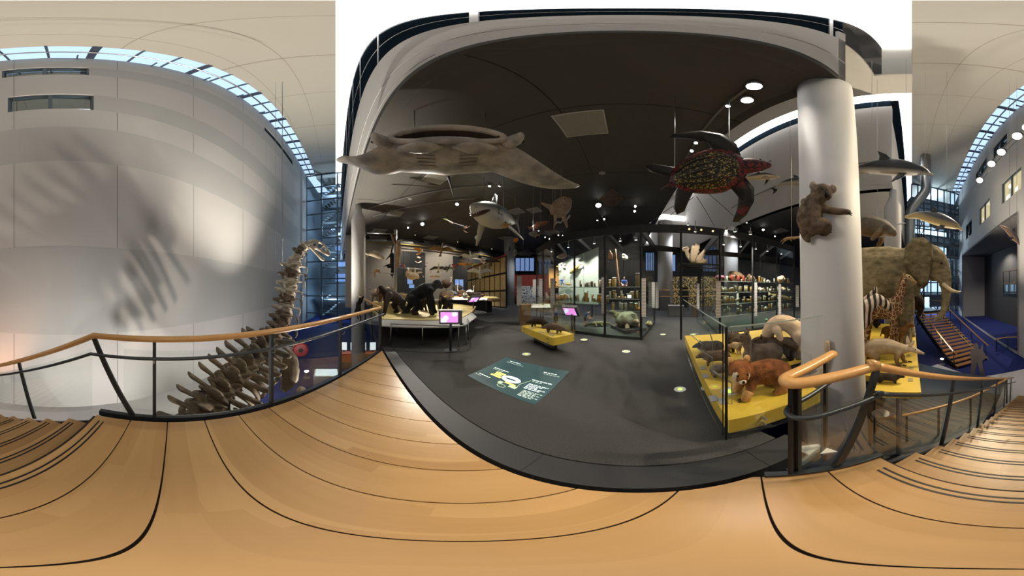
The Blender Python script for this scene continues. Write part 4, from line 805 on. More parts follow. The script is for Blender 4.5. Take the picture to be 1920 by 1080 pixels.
sk_ = obj('skull', None or blob((lambda m: [m.tube(t, 8, 3, .5) for t in (
    [(-.34, 0, .05, .10), (-.26, 0, .16, .07), (-.1, 0, .20, .035)], [(-.1, .06, .2, .03), (.08, .05, .17, .025), (.26, .03, .02, .05), (.33, 0, -.04, .05)], [(-.1, -.06, .2, .03), (.08, -.05, .17, .025), (.26, -.03, .02, .05), (.33, 0, -.04, .05)],
    [(-.3, .08, .0, .04), (-.05, .09, -.02, .03), (.15, .08, -.04, .035), (.32, .02, -.06, .045)], [(-.3, -.08, .0, .04), (-.05, -.09, -.02, .03), (.15, -.08, -.04, .035), (.32, -.02, -.06, .045)],
    [(-.12, .08, .2, .025), (-.1, .09, -.02, .025)], [(-.12, -.08, .2, .025), (-.1, -.09, -.02, .025)], [(.06, .06, .17, .02), (.04, .085, -.02, .02)], [(.06, -.06, .17, .02), (.04, -.085, -.02, .02)])] and m)(MB()), .016, 1), BONEP, dino)
sk_.scale = (1.2, 1.2, 1.2); sk_.location = sk_c - db; sk_.rotation_euler = axes_rot(rt * .9 + Vector((0, 0, -.38)), (0, 0, 1))
jw = obj('lower_jaw', blob((lambda m: [m.tube(t, 8, 3, .5) for t in ([(-.26, .08, -.1, .04), (0, .08, -.16, .035), (.22, .05, -.2, .05), (.28, 0, -.2, .05)], [(-.26, -.08, -.1, .04), (0, -.08, -.16, .035), (.22, -.05, -.2, .05), (.28, 0, -.2, .05)])] and m)(MB()), .016, 1), BONEP, sk_)
jw.rotation_euler = (0, R(12), 0)
for s in (1, -1):
    for k in range(5): obj('tooth', MB().lathe([(.012, 0), (.002, -.05)], (.1 + .045 * k, s * (.085 - .012 * k), -.06), 6), BONEP, sk_)
# shoulder blade, humerus, forearm, support post
pc = PD(541, 700, 4.9); lo = at_lon(541); rt = Vector((math.cos(lo), -math.sin(lo), 0)); tc_ = Vector((-math.sin(lo), -math.cos(lo), 0))
obj('shoulder_blade', MB().fin([(-.14, .60), (.06, .66), (.22, .5), (.30, .1), (.26, -.3), (.12, -.6), (-.1, -.85), (-.24, -.7), (-.18, -.2), (-.2, .2)], .10, pc - db, rt, Vector((0, 0, 1)) + tc_ * .25), BONE, dino, True)
pc2 = PD(566, 742, 5.0); obj('coracoid', MB().ball(pc2 - db, .22, .16, .34), BONEP, dino, True)
obj('humerus', MB().tube([(*(PD(556, 760, 5.0) - db), .13), (*(PD(548, 800, 5.0) - db), .09), (*(PD(545, 850, 5.1) - db), .12)], 10, 3), BONE, dino, True)
pe = PD(545, 850, 5.1) - db; obj('forearm', MB().tube([(*pe, .1), (pe.x, pe.y, .5, .08), (pe.x + .1, pe.y, .06, .14)], 10, 3), BONE, dino, True)
for i in (14, 18, 22): c, f, up = vert[i]; obj('support_post', MB().cyl((c.x, c.y, 0), (c.x, c.y, c.z - .1), .05, 8), DSTEEL, dino)
for i, (x, y) in enumerate(((500, 440), (517, 430), (529, 460))): p = PD(x if i else 530, 500 + 40 * i, 6.4); obj('wire', MB().cyl(Vector((p.x, p.y, p.z)) - db, Vector((p.x, p.y, 15)) - db, .007, 5), STEEL, dino)
# ================================================================ HANGING ANIMALS
# --- manta ray, mouth open towards the viewer
mc = Vector((-1.14, 3.1, EYE + 3.05)); tl = PD(586, 256, 3.2); tr = PD(1128, 306, 3.75)
mt = thing('manta_ray', 'huge pale manta ray hanging with open mouth below the dark ceiling', 'ray', mc)
MANT = hide('manta belly', (.25, .24, .23), (.62, .57, .51), 3.0, .5, bump=.06, fine=12)
MDK = hide('manta back', (.03, .03, .035), (.07, .07, .08), 3, .45, bump=.05)
fwd = Vector((mc.x, mc.y, 0)).normalized() * -1.0; lat = Vector((-fwd.y, fwd.x, 0))          # +lat: image right as seen from the camera
if lat.dot(Vector((math.cos(at_lon(840)), -math.sin(at_lon(840)), 0))) < 0: lat = -lat
dR = Vector((tr.x - mc.x, tr.y - mc.y, 0)); dL = Vector((mc.x - tl.x, mc.y - tl.y, 0)); sR_, sL_ = dR.length, -dL.length; dR.normalize(); dL.normalize()
def msta(s):     # station: (front x, back x, z, thickness) along the span
    a = abs(s) / (sR_ if s > 0 else -sL_); 
    if abs(s) < 1.02: fx, bx, th, z = .50 - .10 * (s / 1.02) ** 2, -1.0 + .25 * abs(s), .26 - .07 * abs(s), 0.0
    else:
        k = min(1, (a - 1.02 / (sR_ if s > 0 else -sL_)) / (1 - 1.02 / (sR_ if s > 0 else -sL_)))
        fx = .40 * (1 - k) ** .7 - .45 * k ** 1.5; bx = -.75 + .15 * k; th = .19 * (1 - k) + .012; z = 0
        if bx > fx - .05: bx = fx - .05
        z = (-.28 * math.sin(math.pi * k * .9) - .08 * k + (.20 * k * k)) if s > 0 else (-.20 * math.sin(math.pi * min(1, k * 1.3)) + .26 * k * k)
        if s > 0: z -= .42 * k
        else: z -= .05 * k
    return fx, bx, z, th
N = 44; m = MB(); vs = []; fs = []; nc = 14
for i in range(N + 1):
    s = sL_ + (sR_ - sL_) * i / N; fx, bx, z, th = msta(s)
    for k in range(nc):
        an = 2 * math.pi * k / nc; x = (fx + bx) / 2 + (fx - bx) / 2 * math.cos(an); zz = z + th * math.sin(an) * (.9 if math.sin(an) < 0 else .55) * (1 + .25 * math.cos(an))
        sp_ = max(0, abs(s) - .9); dr_ = dR if s > 0 else dL
        vs.append(fwd * x + lat * max(-.9, min(.9, s)) + dr_ * (sp_ if s > 0 else -sp_) + Vector((0, 0, zz)))
for i in range(N):
    for k in range(nc): k2 = (k + 1) % nc; fs.append((i * nc + k, i * nc + k2, (i + 1) * nc + k2, (i + 1) * nc + k))
fs.append(tuple(range(nc))); fs.append(tuple(range(N * nc, N * nc + nc))); m.add(vs, fs); obj('body', m, MANT, mt, True)
def L3(a, b, c): return fwd * a + lat * b + Vector((0, 0, c))
# dark gaping mouth, lips, gill lobes, cephalic horns
vs = []; n = 28
ring = [L3(.56 + .02 * math.cos(t * 2), .80 * math.cos(t), .03 + .20 * math.sin(t)) for t in [2 * math.pi * k / n for k in range(n)]]
inn = [L3(-.1, .5 * math.cos(t), .06 + .06 * math.sin(t)) for t in [2 * math.pi * k / n for k in range(n)]]
m = MB(); m.add(ring + inn, [(k, (k + 1) % n, n + (k + 1) % n, n + k) for k in range(n)] + [tuple(range(n, 2 * n))]); obj('mouth_cavity', m, M('dark mouth', (.05, .035, .03), .6), mt, True)
lip = [(*L3(.54, .88 * math.cos(t), .03 + .235 * math.sin(t)), .07 if math.sin(t) > 0 else .065) for t in [2 * math.pi * k / 24 for k in range(25)]]
obj('lip', MB().tube(lip, 10, 2, 0), MANT, mt, True)
for s in (1, -1):
    obj('cephalic_lobe', MB().tube([(*L3(.40, s * .98, .03), .13, .16), (*L3(.62, s * 1.08, .0), .10, .16), (*L3(.74, s * 1.05, -.06), .06, .12)], 12, 3), MANT, mt, True)
    obj('eye', MB().ball(L3(.55, s * 1.19, .02), .035), EYEM, mt, True)
    obj('gill_flap', MB().tube([(*L3(.42, s * .10, -.24), .05), (*L3(.46, s * .42, -.30), .20, .07), (*L3(.42, s * .78, -.22), .06)], 10, 3), MANT, mt, True)
    for k in range(4): obj('gill_slit', MB().tube([(*L3(.12 - .13 * k, s * .22, -.245), .02, .008), (*L3(.16 - .13 * k, s * .55, -.215), .02, .008)], 6, 1), M('gill shade', (.2, .17, .15), .6) if (k == 0 and s == 1) else bpy.data.materials['gill shade'], mt)
obj('tail', MB().tube([(*L3(-.9, 0, 0), .07), (*L3(-1.6, .1, .02), .03), (*L3(-2.4, .2, 0), .012)], 8, 3), MDK, mt, True)
for s, tx in ((-.62, 0), (.72, 0)): obj('hanging_rod', MB().cyl(L3(-.1, s, .1), Vector((L3(-.1, s, 0).x, L3(-.1, s, 0).y, ZD - mc.z)), .014, 8), STEEL, mt)
# --- leatherback turtle, seen from below
tc0 = PD(1330, 322, 2.75); lo = at_lon(1330); rt = Vector((math.cos(lo), -math.sin(lo), 0)); toc = (Vector((0, 0, EYE)) - tc0).normalized()
upv = toc.cross(rt) * (1 if toc.cross(rt).z > 0 else -1)
tu = thing('sea_turtle', 'black leatherback turtle with yellow specks and reddish limbs hanging from the ceiling', 'turtle', tc0, rot=axes_rot(rt * .95 + upv * .24, toc + upv * .25))
SHELL = speck('leatherback shell', (.008, .008, .007), (.42, .33, .10), 34, .25, .45)
LIMB = speck('leatherback limb', (.006, .005, .004), (.07, .06, .025), 40, .75, .5, base2=(.15, .012, .015), s2=3.2, thr2=(.60, .68))
NECK = speck('reddish neck', (.012, .008, .008), (.20, .018, .022), 22, -.1, .55)
S_ = 1.0
obj('body', MB().tube([(-.62, 0, -.02, .05, .04), (-.5, 0, 0, .22, .10), (-.25, 0, 0, .36, .15), (.1, 0, 0, .43, .17), (.38, 0, 0, .34, .14), (.52, 0, 0, .2, .1)], 20, 4, .5), NECK, tu, True)
pl_ = MB().tube([(-.52, 0, .06, .1, .06), (-.35, 0, .07, .25, .10), (-.05, 0, .07, .345, .125), (.22, 0, .07, .33, .12), (.42, 0, .06, .17, .08)], 20, 4, .5); obj('shell', pl_, SHELL, tu, True)
for y in (-.22, -.11, 0, .11, .22): obj('ridge', MB().tube([(-.45, y * .5, .135, .014), (-.1, y, .195 - .1 * abs(y), .022), (.35, y * .8, .15, .014)], 6, 3), LIMB, tu, True)
obj('head', MB().tube([(.48, 0, 0, .16, .12), (.64, 0, .0, .15, .12), (.8, 0, -.02, .11, .09), (.93, 0, -.05, .05, .05)], 14, 3), NECK, tu, True)
for s in (1, -1): obj('eye', MB().ball((.78, s * .1, .02), .022), EYEM, tu, True)
obj('front_flipper', MB().fin([(.52, .2), (.50, .46), (.36, .70), (.08, .86), (-.28, .92), (-.36, .86), (-.1, .74), (.12, .56), (.18, .3)], .09, (0, 0, 0), (1, 0, 0), (0, 1, 0)), LIMB, tu, True)
obj('front_flipper', MB().fin([(.5, -.18), (.62, -.42), (.58, -.68), (.42, -.90), (.26, -1.0), (.16, -.98), (.26, -.8), (.34, -.55), (.22, -.3)], .09, (0, 0, 0), (1, 0, 0), (0, 1, 0)), LIMB, tu, True)
obj('rear_flipper', MB().fin([(-.4, .2), (-.55, .3), (-.78, .46), (-.92, .46), (-.86, .3), (-.66, .12), (-.5, .02)], .07, (0, 0, 0), (1, 0, 0), (0, 1, 0)), LIMB, tu, True)
obj('rear_flipper', MB().fin([(-.3, -.26), (-.42, -.4), (-.58, -.6), (-.72, -.62), (-.74, -.46), (-.6, -.2), (-.48, -.08)], .07, (0, 0, 0), (1, 0, 0), (0, 1, 0)), LIMB, tu, True)
obj('tail', MB().lathe([(.06, 0), (.005, .25)], (-.6, -.05, 0), 8, (-1, -.1, 0)), NECK, tu, True)
for px, py in ((1265, 315), (1367, 290)): p = PD(px, py, 2.9); inv = Matrix.LocRotScale(tu.location, tu.rotation_euler.to_quaternion(), tu.scale).inverted(); obj('hanging_rod', MB().cyl(inv @ p, inv @ Vector((p.x, p.y, ZD)), .009, 6), STEEL, tu)
# --- great white shark
SHK = hide('shark skin', (.30, .32, .33), (.40, .42, .43), 2, .45, (.62, .58, .52), -.10, .10, bump=.03)
nose = PD(884, 388, 6.7); tailp = PD(968, 420, 9.8); f = (nose - tailp).normalized(); ctr = nose - f * 1.55
sk = thing('shark', 'great white shark with open toothed mouth hanging nose forward', 'shark', ctr, rot=axes_rot(f, (.15, .25, 1)), sc=1.03)
obj('body', MB().tube([(1.5, 0, .06, .07, .06), (1.3, 0, .05, .26, .2), (1.0, 0, .0, .42, .38), (.4, 0, -.06, .56, .56), (-.4, 0, -.04, .50, .54), (-1.2, 0, .02, .28, .32), (-1.8, 0, .05, .10, .14), (-2.1, 0, .08, .06, .08)], 20, 4, .6), SHK, sk, True)
obj('mouth', MB().tube([(.98, .40, -.10, .05), (1.15, .28, -.19, .085), (1.24, 0, -.245, .10), (1.15, -.28, -.19, .085), (.98, -.40, -.10, .05)], 10, 3, .5), M('shark gums', (.06, .02, .02), .5), sk, True)
for k in range(13): a = (k - 6) / 6; obj('tooth', MB().lathe([(.028, 0), (.002, -.10)], (1.33 - .27 * a * a, a * .40, -.17 + .09 * a * a), 5), PAPER, sk)
for s in (1, -1):
    obj('eye', MB().ball((1.17, s * .26, .14), .03), EYEM, sk, True); obj('nostril', MB().ball((1.4, s * .13, -.02), .02), EYEM, sk)
    obj('pectoral_fin', MB().fin([(.55, 0), (.3, .5), (-.15, 1.25), (-.28, 1.22), (-.12, .5), (.0, 0)], .07, (0, s * .42, -.3), (1, 0, 0), (0, s * .62, -.75)), SHK, sk, True)
obj('dorsal_fin', MB().fin([(.3, .4), (-.1, 1.05), (-.3, 1.02), (-.22, .4)], .08, (0, 0, .05)), SHK, sk, True); obj('tail_fin', MB().fin([(-1.95, .05), (-2.6, .85), (-2.3, .05), (-2.5, -.6), (-2.0, -.02)], .05, (0, 0, .05)), SHK, sk, True)
for k in range(10): s = 1 if k % 2 else -1; obj('gill_slit', MB().tube([(.66 - .035 * k, s * .535, .12, .008), (.63 - .035 * k, s * .55, -.2, .008)], 6, 1), EYEM, sk)
wires(sk, [(.7, 0, .4), (-.8, 0, .4)], .012)
# --- ocean sunfish
c = PD(1052, 388, 6.6); lo = at_lon(1052); rt = Vector((math.cos(lo), -math.sin(lo), 0)); toc = Vector((-math.sin(lo), -math.cos(lo), 0))
SUNF = hide('sunfish skin', (.20, .14, .10), (.36, .28, .22), 5, .6, bump=.4, fine=25)
sf = thing('sunfish', 'brown ocean sunfish hanging with long lower fin', 'fish', c, rot=axes_rot(rt * .55 + toc * .35 + Vector((0, 0, .75)), rt * -.8 + Vector((0, 0, .35))))
obj('body', MB().tube([(.46, 0, -.05, .05, .06), (.40, 0, -.05, .11, .16), (.25, 0, -.02, .15, .28), (0, 0, 0, .15, .35), (-.25, 0, .02, .09, .31), (-.36, 0, .02, .035, .26)], 18, 4, .3), SUNF, sf, True)
obj('clavus', MB().fin([(-.33, .27), (-.46, .18), (-.42, .05), (-.47, -.08), (-.4, -.2), (-.33, -.26)], .03), SUNF, sf, True)
obj('dorsal_fin', MB().fin([(-.1, .28), (-.2, .7), (-.28, .72), (-.33, .25)], .04), SUNF, sf, True); obj('anal_fin', MB().fin([(-.12, -.28), (-.5, -.66), (-.6, -.66), (-.34, -.22)], .04), SUNF, sf, True)
obj('long_fin', MB().fin([(-.28, -.05), (-.7, -.22), (-.98, -.3), (-.62, -.08), (-.33, .12)], .04), SUNF, sf, True)
for s in (1, -1): obj('eye', MB().ball((.33, s * .115, .05), .025), EYEM, sf, True); obj('pectoral_fin', MB().fin([(.1, 0), (-.02, .14), (-.12, .1), (-.08, -.05)], .015, (0, s * .16, 0), (1, 0, 0), (0, s * .4, .9)), SUNF, sf, True)
wires(sf, [(.3, 0, .2), (-.1, 0, .3), (.1, 0, .33)], .008)
# --- other hanging fish in the hall
def F(label, x, y, d, L, h, w, c1, c2, yaw=0, pitch=0, fc=None, wire=True, name='fish', group=None):
    m_ = hide('scales ' + label[:30], c1, c2, 10, .4, bump=.1); return fish(name, label, PD(x, y, d), rotfor(x, yaw, pitch), L, h, w, m_, M('fin ' + label[:30], fc or [k * .6 for k in c1], .5), group, wire)
F('reddish brown arapaima fish hanging beside the shark', 1012, 421, 8.0, .95, .12, .10, (.22, .10, .06), (.40, .20, .12), 15, 25, (.35, .12, .06))
F('grey boxfish model with orange face hanging by the shark fin', 1001, 439, 7.5, .42, .12, .12, (.10, .11, .10), (.25, .26, .24), 180, 10, (.45, .16, .05))
F('small orange fish hanging beside the distant column', 967, 450, 9.0, .32, .10, .05, (.55, .16, .02), (.75, .28, .05), 20, 40)
F('black diamond shaped fish hanging before the distant column', 955, 467, 11.5, .5, .15, .08, (.012, .012, .014), (.04, .04, .045), 90, 70)
F('brown spiky fish hanging in front of the shark fin', 947, 423, 7.0, .38, .12, .09, (.30, .18, .06), (.45, .30, .12), 170, -10)
F('flat grey ray-like fish hanging below the shark', 896, 446, 11.0, .55, .10, .20, (.25, .26, .25), (.45, .46, .44), 90, 60)
F('dark tuna hanging before the blue windows', 985, 475, 11.5, 1.3, .18, .15, (.02, .022, .03), (.08, .08, .10), 180, 0)
F('small black and white penguin-like fish hanging left of the tuna', 966, 474, 10.4, .55, .12, .1, (.05, .05, .05), (.4, .4, .38), 90, 60)
p0 = PD(1052, 408, 9); sn = obj('sea_snake', MB().tube([(*(PD(x, y, 7.8) - PD(1052, 412, 7.8)), .035) for x, y in ((1040, 421), (1046, 416), (1051, 418), (1056, 413), (1061, 414), (1066, 407), (1068, 404))], 8, 4), M('pale banded eel', (.42, .44, .45), .4, var=.3, scale=20), None, True); sn.location = PD(1052, 412, 7.8); tag(sn, 'pale wavy eel hanging right of the sunfish fin', 'eel')
# flat ray far back
ry = thing('ray', 'brown ray with slender tail hanging behind the bright lamp', 'ray', PD(1148, 372, 8.5), rot=rotfor(1148, 180, -5, 12)); RM = hide('ray skin', (.10, .075, .06), (.17, .13, .11), 6, .6)
obj('body', blob(MB().tube([(.6, 0, 0, .1, .03), (.35, 0, 0, .35, .07), (0, 0, 0, .75, .09), (-.3, 0, 0, .4, .06), (-.5, 0, 0, .1, .04)], 16, 4).tube([(-.45, 0, 0, .05), (-1.1, 0, 0, .025), (-1.5, 0, .02, .01)], 8, 3), .035), RM, ry)
for s in (1, -1): obj('eye', MB().ball((.35, s * .12, .08), .025), EYEM, ry)
wires(ry, [(0, 0, .08)], .006)
# --- dolphins and manatee beyond the column
dolphin('dark grey white-sided dolphin swimming right above the elephant', PD(1662, 316, 4.6), rotfor(1662, -8, -9, 38), 2.35, (.05, .055, .065), (.62, .60, .57), -.06, .06, top=15)
dolphin('golden flanked common dolphin diving in front of the lattice mast', PD(1750, 411, 5.6), rotfor(1750, -5, -20, 28), 1.9, (.10, .105, .12), (.80, .66, .36), .0, .16, top=15)
dolphin('pale porpoise diving at the right edge of the atrium', PD(1895, 438, 6.0), rotfor(1895, -10, -52), 1.0, (.11, .10, .11), (.60, .42, .32), .0, .2, name='porpoise', top=15)
dolphin('black and cream dolphin hanging behind the turtle head', PD(1424, 332, 5.2), rotfor(1424, -10, -2), 1.15, (.02, .02, .024), (.70, .58, .40), -.02, .08, top=6.65)
dolphin('slim porpoise half hidden by the koala column', PD(1496, 341, 5.0), rotfor(1496, 0, 2), 1.3, (.03, .03, .034), (.45, .43, .40), -.1, .02, name='porpoise', top=15)
MNT = hide('manatee skin', (.13, .115, .09), (.24, .21, .16), 6, .7, (.20, .12, .06), -.3, -.05, bump=.4, fine=25)
beast('manatee', 'grey brown manatee hanging between column and elephant', 'manatee', PD(1628, 424, 6.3), rotfor(1628, -15, -14), [[(-1.2, 0, 0, .30, .04), (-.95, 0, 0, .14, .08), (-.5, 0, 0, .26, .24), (0, 0, 0, .32, .32), (.4, 0, 0, .27, .27), (.62, 0, -.03, .17, .17), (.76, 0, -.09, .12, .11)], [(.4, .2, -.1, .09), (.38, .34, -.3, .08, .05), (.3, .36, -.46, .07, .03)], [(.4, -.2, -.1, .09), (.38, -.34, -.3, .08, .05), (.3, -.36, -.46, .07, .03)]], MNT, .028, 1.25, eyes=((.62, .14, .03), (.62, -.14, .03)))
wires(bpy.data.objects['manatee'], [(.2, 0, .25)], .006, 15)
# --- snorkelling diver
person('snorkelling diver figure with green fins hanging left of the shark', PD(865, 425, 9.0), rotfor(866, -10, -22), .62, (.05, .055, .07), (.04, .045, .05), (.10, .05, .02), dict(pel=(-.3, 0, 0), che=(.08, 0, .02), nec=(.22, 0, .03), hea=(.37, 0, .09), ls=(.16, .19, .0), le=(.28, .30, -.2), lh=(.50, .26, -.26), rs=(.16, -.19, .0), re=(.42, -.26, -.1), rh=(.62, -.22, .12), lhip=(-.32, .1, 0), lk=(-.72, .14, .06), la=(-1.1, .16, .22), lf=(-1.25, .17, .24), rhip=(-.32, -.1, 0), rk=(-.72, -.12, .0), ra=(-1.12, -.14, .1), rf=(-1.27, -.15, .1)), name='diver_figure', cat='figure', extra=[('swim_fin', MB().fin([(0, -.06), (-.42, -.12), (-.45, .12), (0, .06)], .02, (-1.15, .17, .24), (1, 0, -.2), (0, 1, 0)), M('lime rubber', (.45, .65, .05), .4)), ('swim_fin', MB().fin([(0, -.06), (-.42, -.12), (-.45, .12), (0, .06)], .02, (-1.17, -.15, .11), (1, 0, -.2), (0, 1, 0)), bpy.data.materials['lime rubber']), ('diving_mask', MB().ball((.46, 0, .07), .04, .07, .05), M('mask glass', (.3, .4, .4), .1))])
# ================================================================ EXHIBITION HALL, LEFT HALF
def onwall(x, z, u=-16.88):
    lo = at_lon(x); dv = Vector((math.sin(lo), math.cos(lo), 0)); d = u / dv.dot(UD); return Vector((dv.x * d, dv.y * d, z))
def vv(x): return onwall(x, 0).dot(VD)
wb = bpy.data.objects['wall_hall_left']
for xa, xb, zt in ((741, 797, 5.3), (849, 902, 5.3)):
    a, b = vv(xa), vv(xb); k = 4
    for i in range(k): obj('blind_panel', MB().hbox(-16.88, -16.80, a + (b - a) * i / k + .02, a + (b - a) * (i + 1) / k - .02, .1, zt), BLACKP, wb)
for i, (x, z0, z1) in enumerate(((768, 2.0, 2.9), (771, 1.6, 1.95), (856, .9, 2.6), (864, .9, 2.6))): a = vv(x); w_ = struct('window_%d' % (60 + i), MB().hbox(-16.79, -16.76, a - .28, a + .28, z0, z1), SKYD, 'small blue lit opening in the dark blinds', cat='window')
vd = thing('ventilation_duct', 'long grey duct with yellow cable run along the hall end wall', 'duct', HV(-16.2, 8, 6.0), kind='structure'); vb = vd.location.copy()
obj('duct', MB().cyl(HV(-16.3, 1.2, 6.05), HV(-16.3, 25, 6.05), .2, 12), M('grey duct', (.30, .29, .27), .5, .5), vd, True, vb)
obj('cable_run', MB().beam(HV(-15.95, 1.2, 5.75), HV(-15.95, 25, 5.75), .12, .06), M('dull yellow tray', (.40, .30, .08), .6), vd, base=vb)
for i in range(9): obj('fan_box', MB().hbox(-16.0, -15.5, 2 + 2.6 * i, 2.9 + 2.6 * i, 6.0, 6.2), BLACK, vd, base=vb)
# map wall: leaning partition of beige panels in black frames
mw0 = LD(877, 18.2, 0); mw1 = LD(949, 14.6, 0); dm = (mw1 - mw0); Lm = dm.length; dm.normalize(); nm_ = Vector((-dm.y, dm.x, 0)); nm_ = nm_ if nm_.dot(mw0) < 0 else -nm_
mp = thing('panel_wall', 'freestanding black grid wall with beige map panels and red top edge', 'partition', mw0); mb0 = mw0.copy()
obj('backing', MB().slab([mw0, mw1, mw1 + Vector((0, 0, 4.2)), mw0 + Vector((0, 0, 3.5))], nm_ * -.1), BLACK, mp, base=mb0)
MAPP = M('beige map panel', (.46, .35, .19), .7, var=.18, scale=2.5)
nc_ = 8
for i in range(nc_):
    for j in range(3):
        f0, f1 = (i + .08) / nc_, (i + .92) / nc_; h0 = lambda f: 3.5 + .7 * f
        za, zb = (j + .06) / 3, (j + .94) / 3; p0 = mw0.lerp(mw1, f0); p1 = mw0.lerp(mw1, f1)
        obj('panel', MB().slab([p0 + Vector((0, 0, h0(f0) * za)), p1 + Vector((0, 0, h0(f1) * za)), p1 + Vector((0, 0, h0(f1) * zb)), p0 + Vector((0, 0, h0(f0) * zb))], nm_ * .03), MAPP, mp, base=mb0)
obj('top_edge', MB().beam(mw0 + Vector((0, 0, 3.55)), mw1 + Vector((0, 0, 4.25)), .12, .08), M('red edge', (.35, .03, .02), .5), mp, base=mb0)
# far blue windows, red panel, glass fins
for i, (x, y0, y1, hw) in enumerate(((984, 484, 508, 17), (1219, 474, 507, 8), (1252, 478, 508, 14), (1215, 463, 468, 5), (1248, 462, 470, 9))):
    p = LD(x, 21, 0); tt = Vector((-p.y, p.x, 0)).normalized(); z1 = PD(x, y0, 21).z; z0 = PD(x, y1, 21).z
    w_ = struct('window_%d' % (70 + i), MB().obox(Vector((p.x, p.y, (z0 + z1) / 2)), tt, p.normalized(), Vector((0, 0, 1)), R(hw / 6) * 21, .05, (z1 - z0) / 2), SKYD if x > 1000 else SKYW if False else SKYD, 'blue lit window at the far end of the hall', cat='window')
    for k in (-.5, 0, .5): obj('window_bar', MB().obox(Vector((p.x, p.y, (z0 + z1) / 2)) - p.normalized() * .1 + tt * R(hw / 6) * 21 * k, tt, p.normalized(), Vector((0, 0, 1)), .05, .04, (z1 - z0) / 2), BLUEMET, w_)
p = LD(992, 19.5, 0); tt = Vector((-p.y, p.x, 0)).normalized(); tag(obj('red_partition', MB().obox(p + Vector((0, 0, 1.5)), tt, p.normalized(), Vector((0, 0, 1)), 2.4, .1, 1.5), M('brick red panel', (.30, .035, .02), .6)), 'brick red partition below the blue window', 'partition')
p = LD(991, 18.5, 0); tt = Vector((-p.y, p.x, 0)).normalized(); tag(obj('specimen_rack', MB().obox(p + Vector((0, 0, .9)), tt, p.normalized(), Vector((0, 0, 1)), 1.2, .1, .9), speck('white rack of small specimens', (.05, .05, .05), (.6, .62, .62), 9, -.3, .6)), 'white rack of small specimens in front of the red partition', 'rack')
# ---------------------------------------------------------------- display islands
BRN = wood('warm plinth edge', (.36, .17, .05), (.5, .26, .09), 0, 2, .45, False)
def island(label, pts, z, board, group=None):
    c = sum(pts, Vector()) / len(pts); t = thing('display_island', label, 'plinth', (c.x, c.y, 0)); b = t.location.copy()
    obj('top', MB().prism(pts, z - .06, z), YELL, t, base=b); obj('edge', MB().prism([c + (p - c) * .985 for p in pts], z - .2, z - .061), BRN, t, base=b); obj('foot', MB().prism([c + (p - c) * .72 for p in pts], 0, z - .2), BLACK, t, base=b)
    for i, j in board:
        p, q_ = pts[i], pts[j]; o = ((p + q_) / 2 - c); d_ = (q_ - p).normalized(); n = Vector((-d_.y, d_.x, 0)); n = n if n.dot(o) > 0 else -n
        m_ = MB().slab([p + n * .02 + Vector((0, 0, z - .02)), q_ + n * .02 + Vector((0, 0, z - .02)), q_ + n * .2 + Vector((0, 0, z - .17)), p + n * .2 + Vector((0, 0, z - .17))], (0, 0, -.03)); obj('reading_board', m_, PAPER, t, base=b)
    return t
Z1 = .68
island('yellow topped primate island with white reading boards', [LD(716, 5.45, 0), LD(790, 5.25, 0), LD(860, 5.35, 0), LD(884, 7.0, 0), LD(893, 9.2, 0), LD(850, 10.8, 0), LD(740, 10.5, 0), LD(694, 8.2, 0)], Z1, ((0, 1), (1, 2), (2, 3)))
Z2 = .95
island('far yellow bird island with white reading boards before the map wall', [LD(836, 13.3, 0), LD(880, 13.2, 0), LD(915, 12.6, 0), LD(925, 11.2, 0), LD(938, 11.4, 0), LD(930, 13.6, 0), LD(880, 16.5, 0), LD(822, 15.5, 0)], Z2, ((0, 1), (1, 2), (2, 3)))
o_ = obj('raised_tier', MB().prism([LD(699, 7.3, 0), LD(730, 7.0, 0), LD(766, 7.0, 0), LD(768, 8.1, 0), LD(735, 8.05, 0), LD(699, 7.95, 0)], 0, .34), YELL); o_.location = (0, 0, Z1 + .001); tag(o_, 'raised yellow tier on the island behind the apes', 'plinth')
# low steel barrier with legs
br = thing('barrier', 'low steel tube barrier in front of the primate island', 'barrier', LD(800, 5.0, 0)); bb = br.location.copy()
bp = [LD(733, 5.05, .6), LD(792, 4.9, .6), LD(860, 4.85, .58), LD(874, 5.0, .58), LD(878, 5.5, .58), LD(874, 6.6, .6)]
obj('top_tube', MB().tube([(*p, .02) for p in bp], 8, 4, .3), STEEL, br, True, bb)
for p in (bp[0], bp[1], bp[2], bp[3], bp[4], bp[5]): obj('leg', MB().cyl((p.x, p.y, 0), (p.x, p.y, p.z), .014, 8), STEEL, br, True, bb)
# interactive screens
PINK = M('pink screen picture', (.75, .25, .70), .3, emit=1.0, ec=(.85, .35, .80))
nt = PINK.node_tree; 
def screen_mat(name, a, b, scale):
    m, nt, bs, N, L = _new(name); tc = N('ShaderNodeTexCoord'); vo = N('ShaderNodeTexVoronoi'); vo.inputs['Scale'].default_value = scale; L(tc.outputs['Object'], vo.inputs['Vector'])
    rp = N('ShaderNodeMapRange'); rp.inputs[1].default_value = .35; rp.inputs[2].default_value = .5; L(vo.outputs['Distance'], rp.inputs[0]); mx = N('ShaderNodeMix'); mx.data_type = 'RGBA'; mx.inputs[6].default_value = (*a, 1); mx.inputs[7].default_value = (*b, 1); L(rp.outputs[0], mx.inputs[0])
    L(mx.outputs[2], bs.inputs['Emission Color']); bs.inputs['Emission Strength'].default_value = 1.3; bs.inputs['Base Color'].default_value = (.02, .02, .02, 1); return m
SCRP = screen_mat('pink map picture on screen', (.75, .82, .95), (.85, .28, .80), 6)
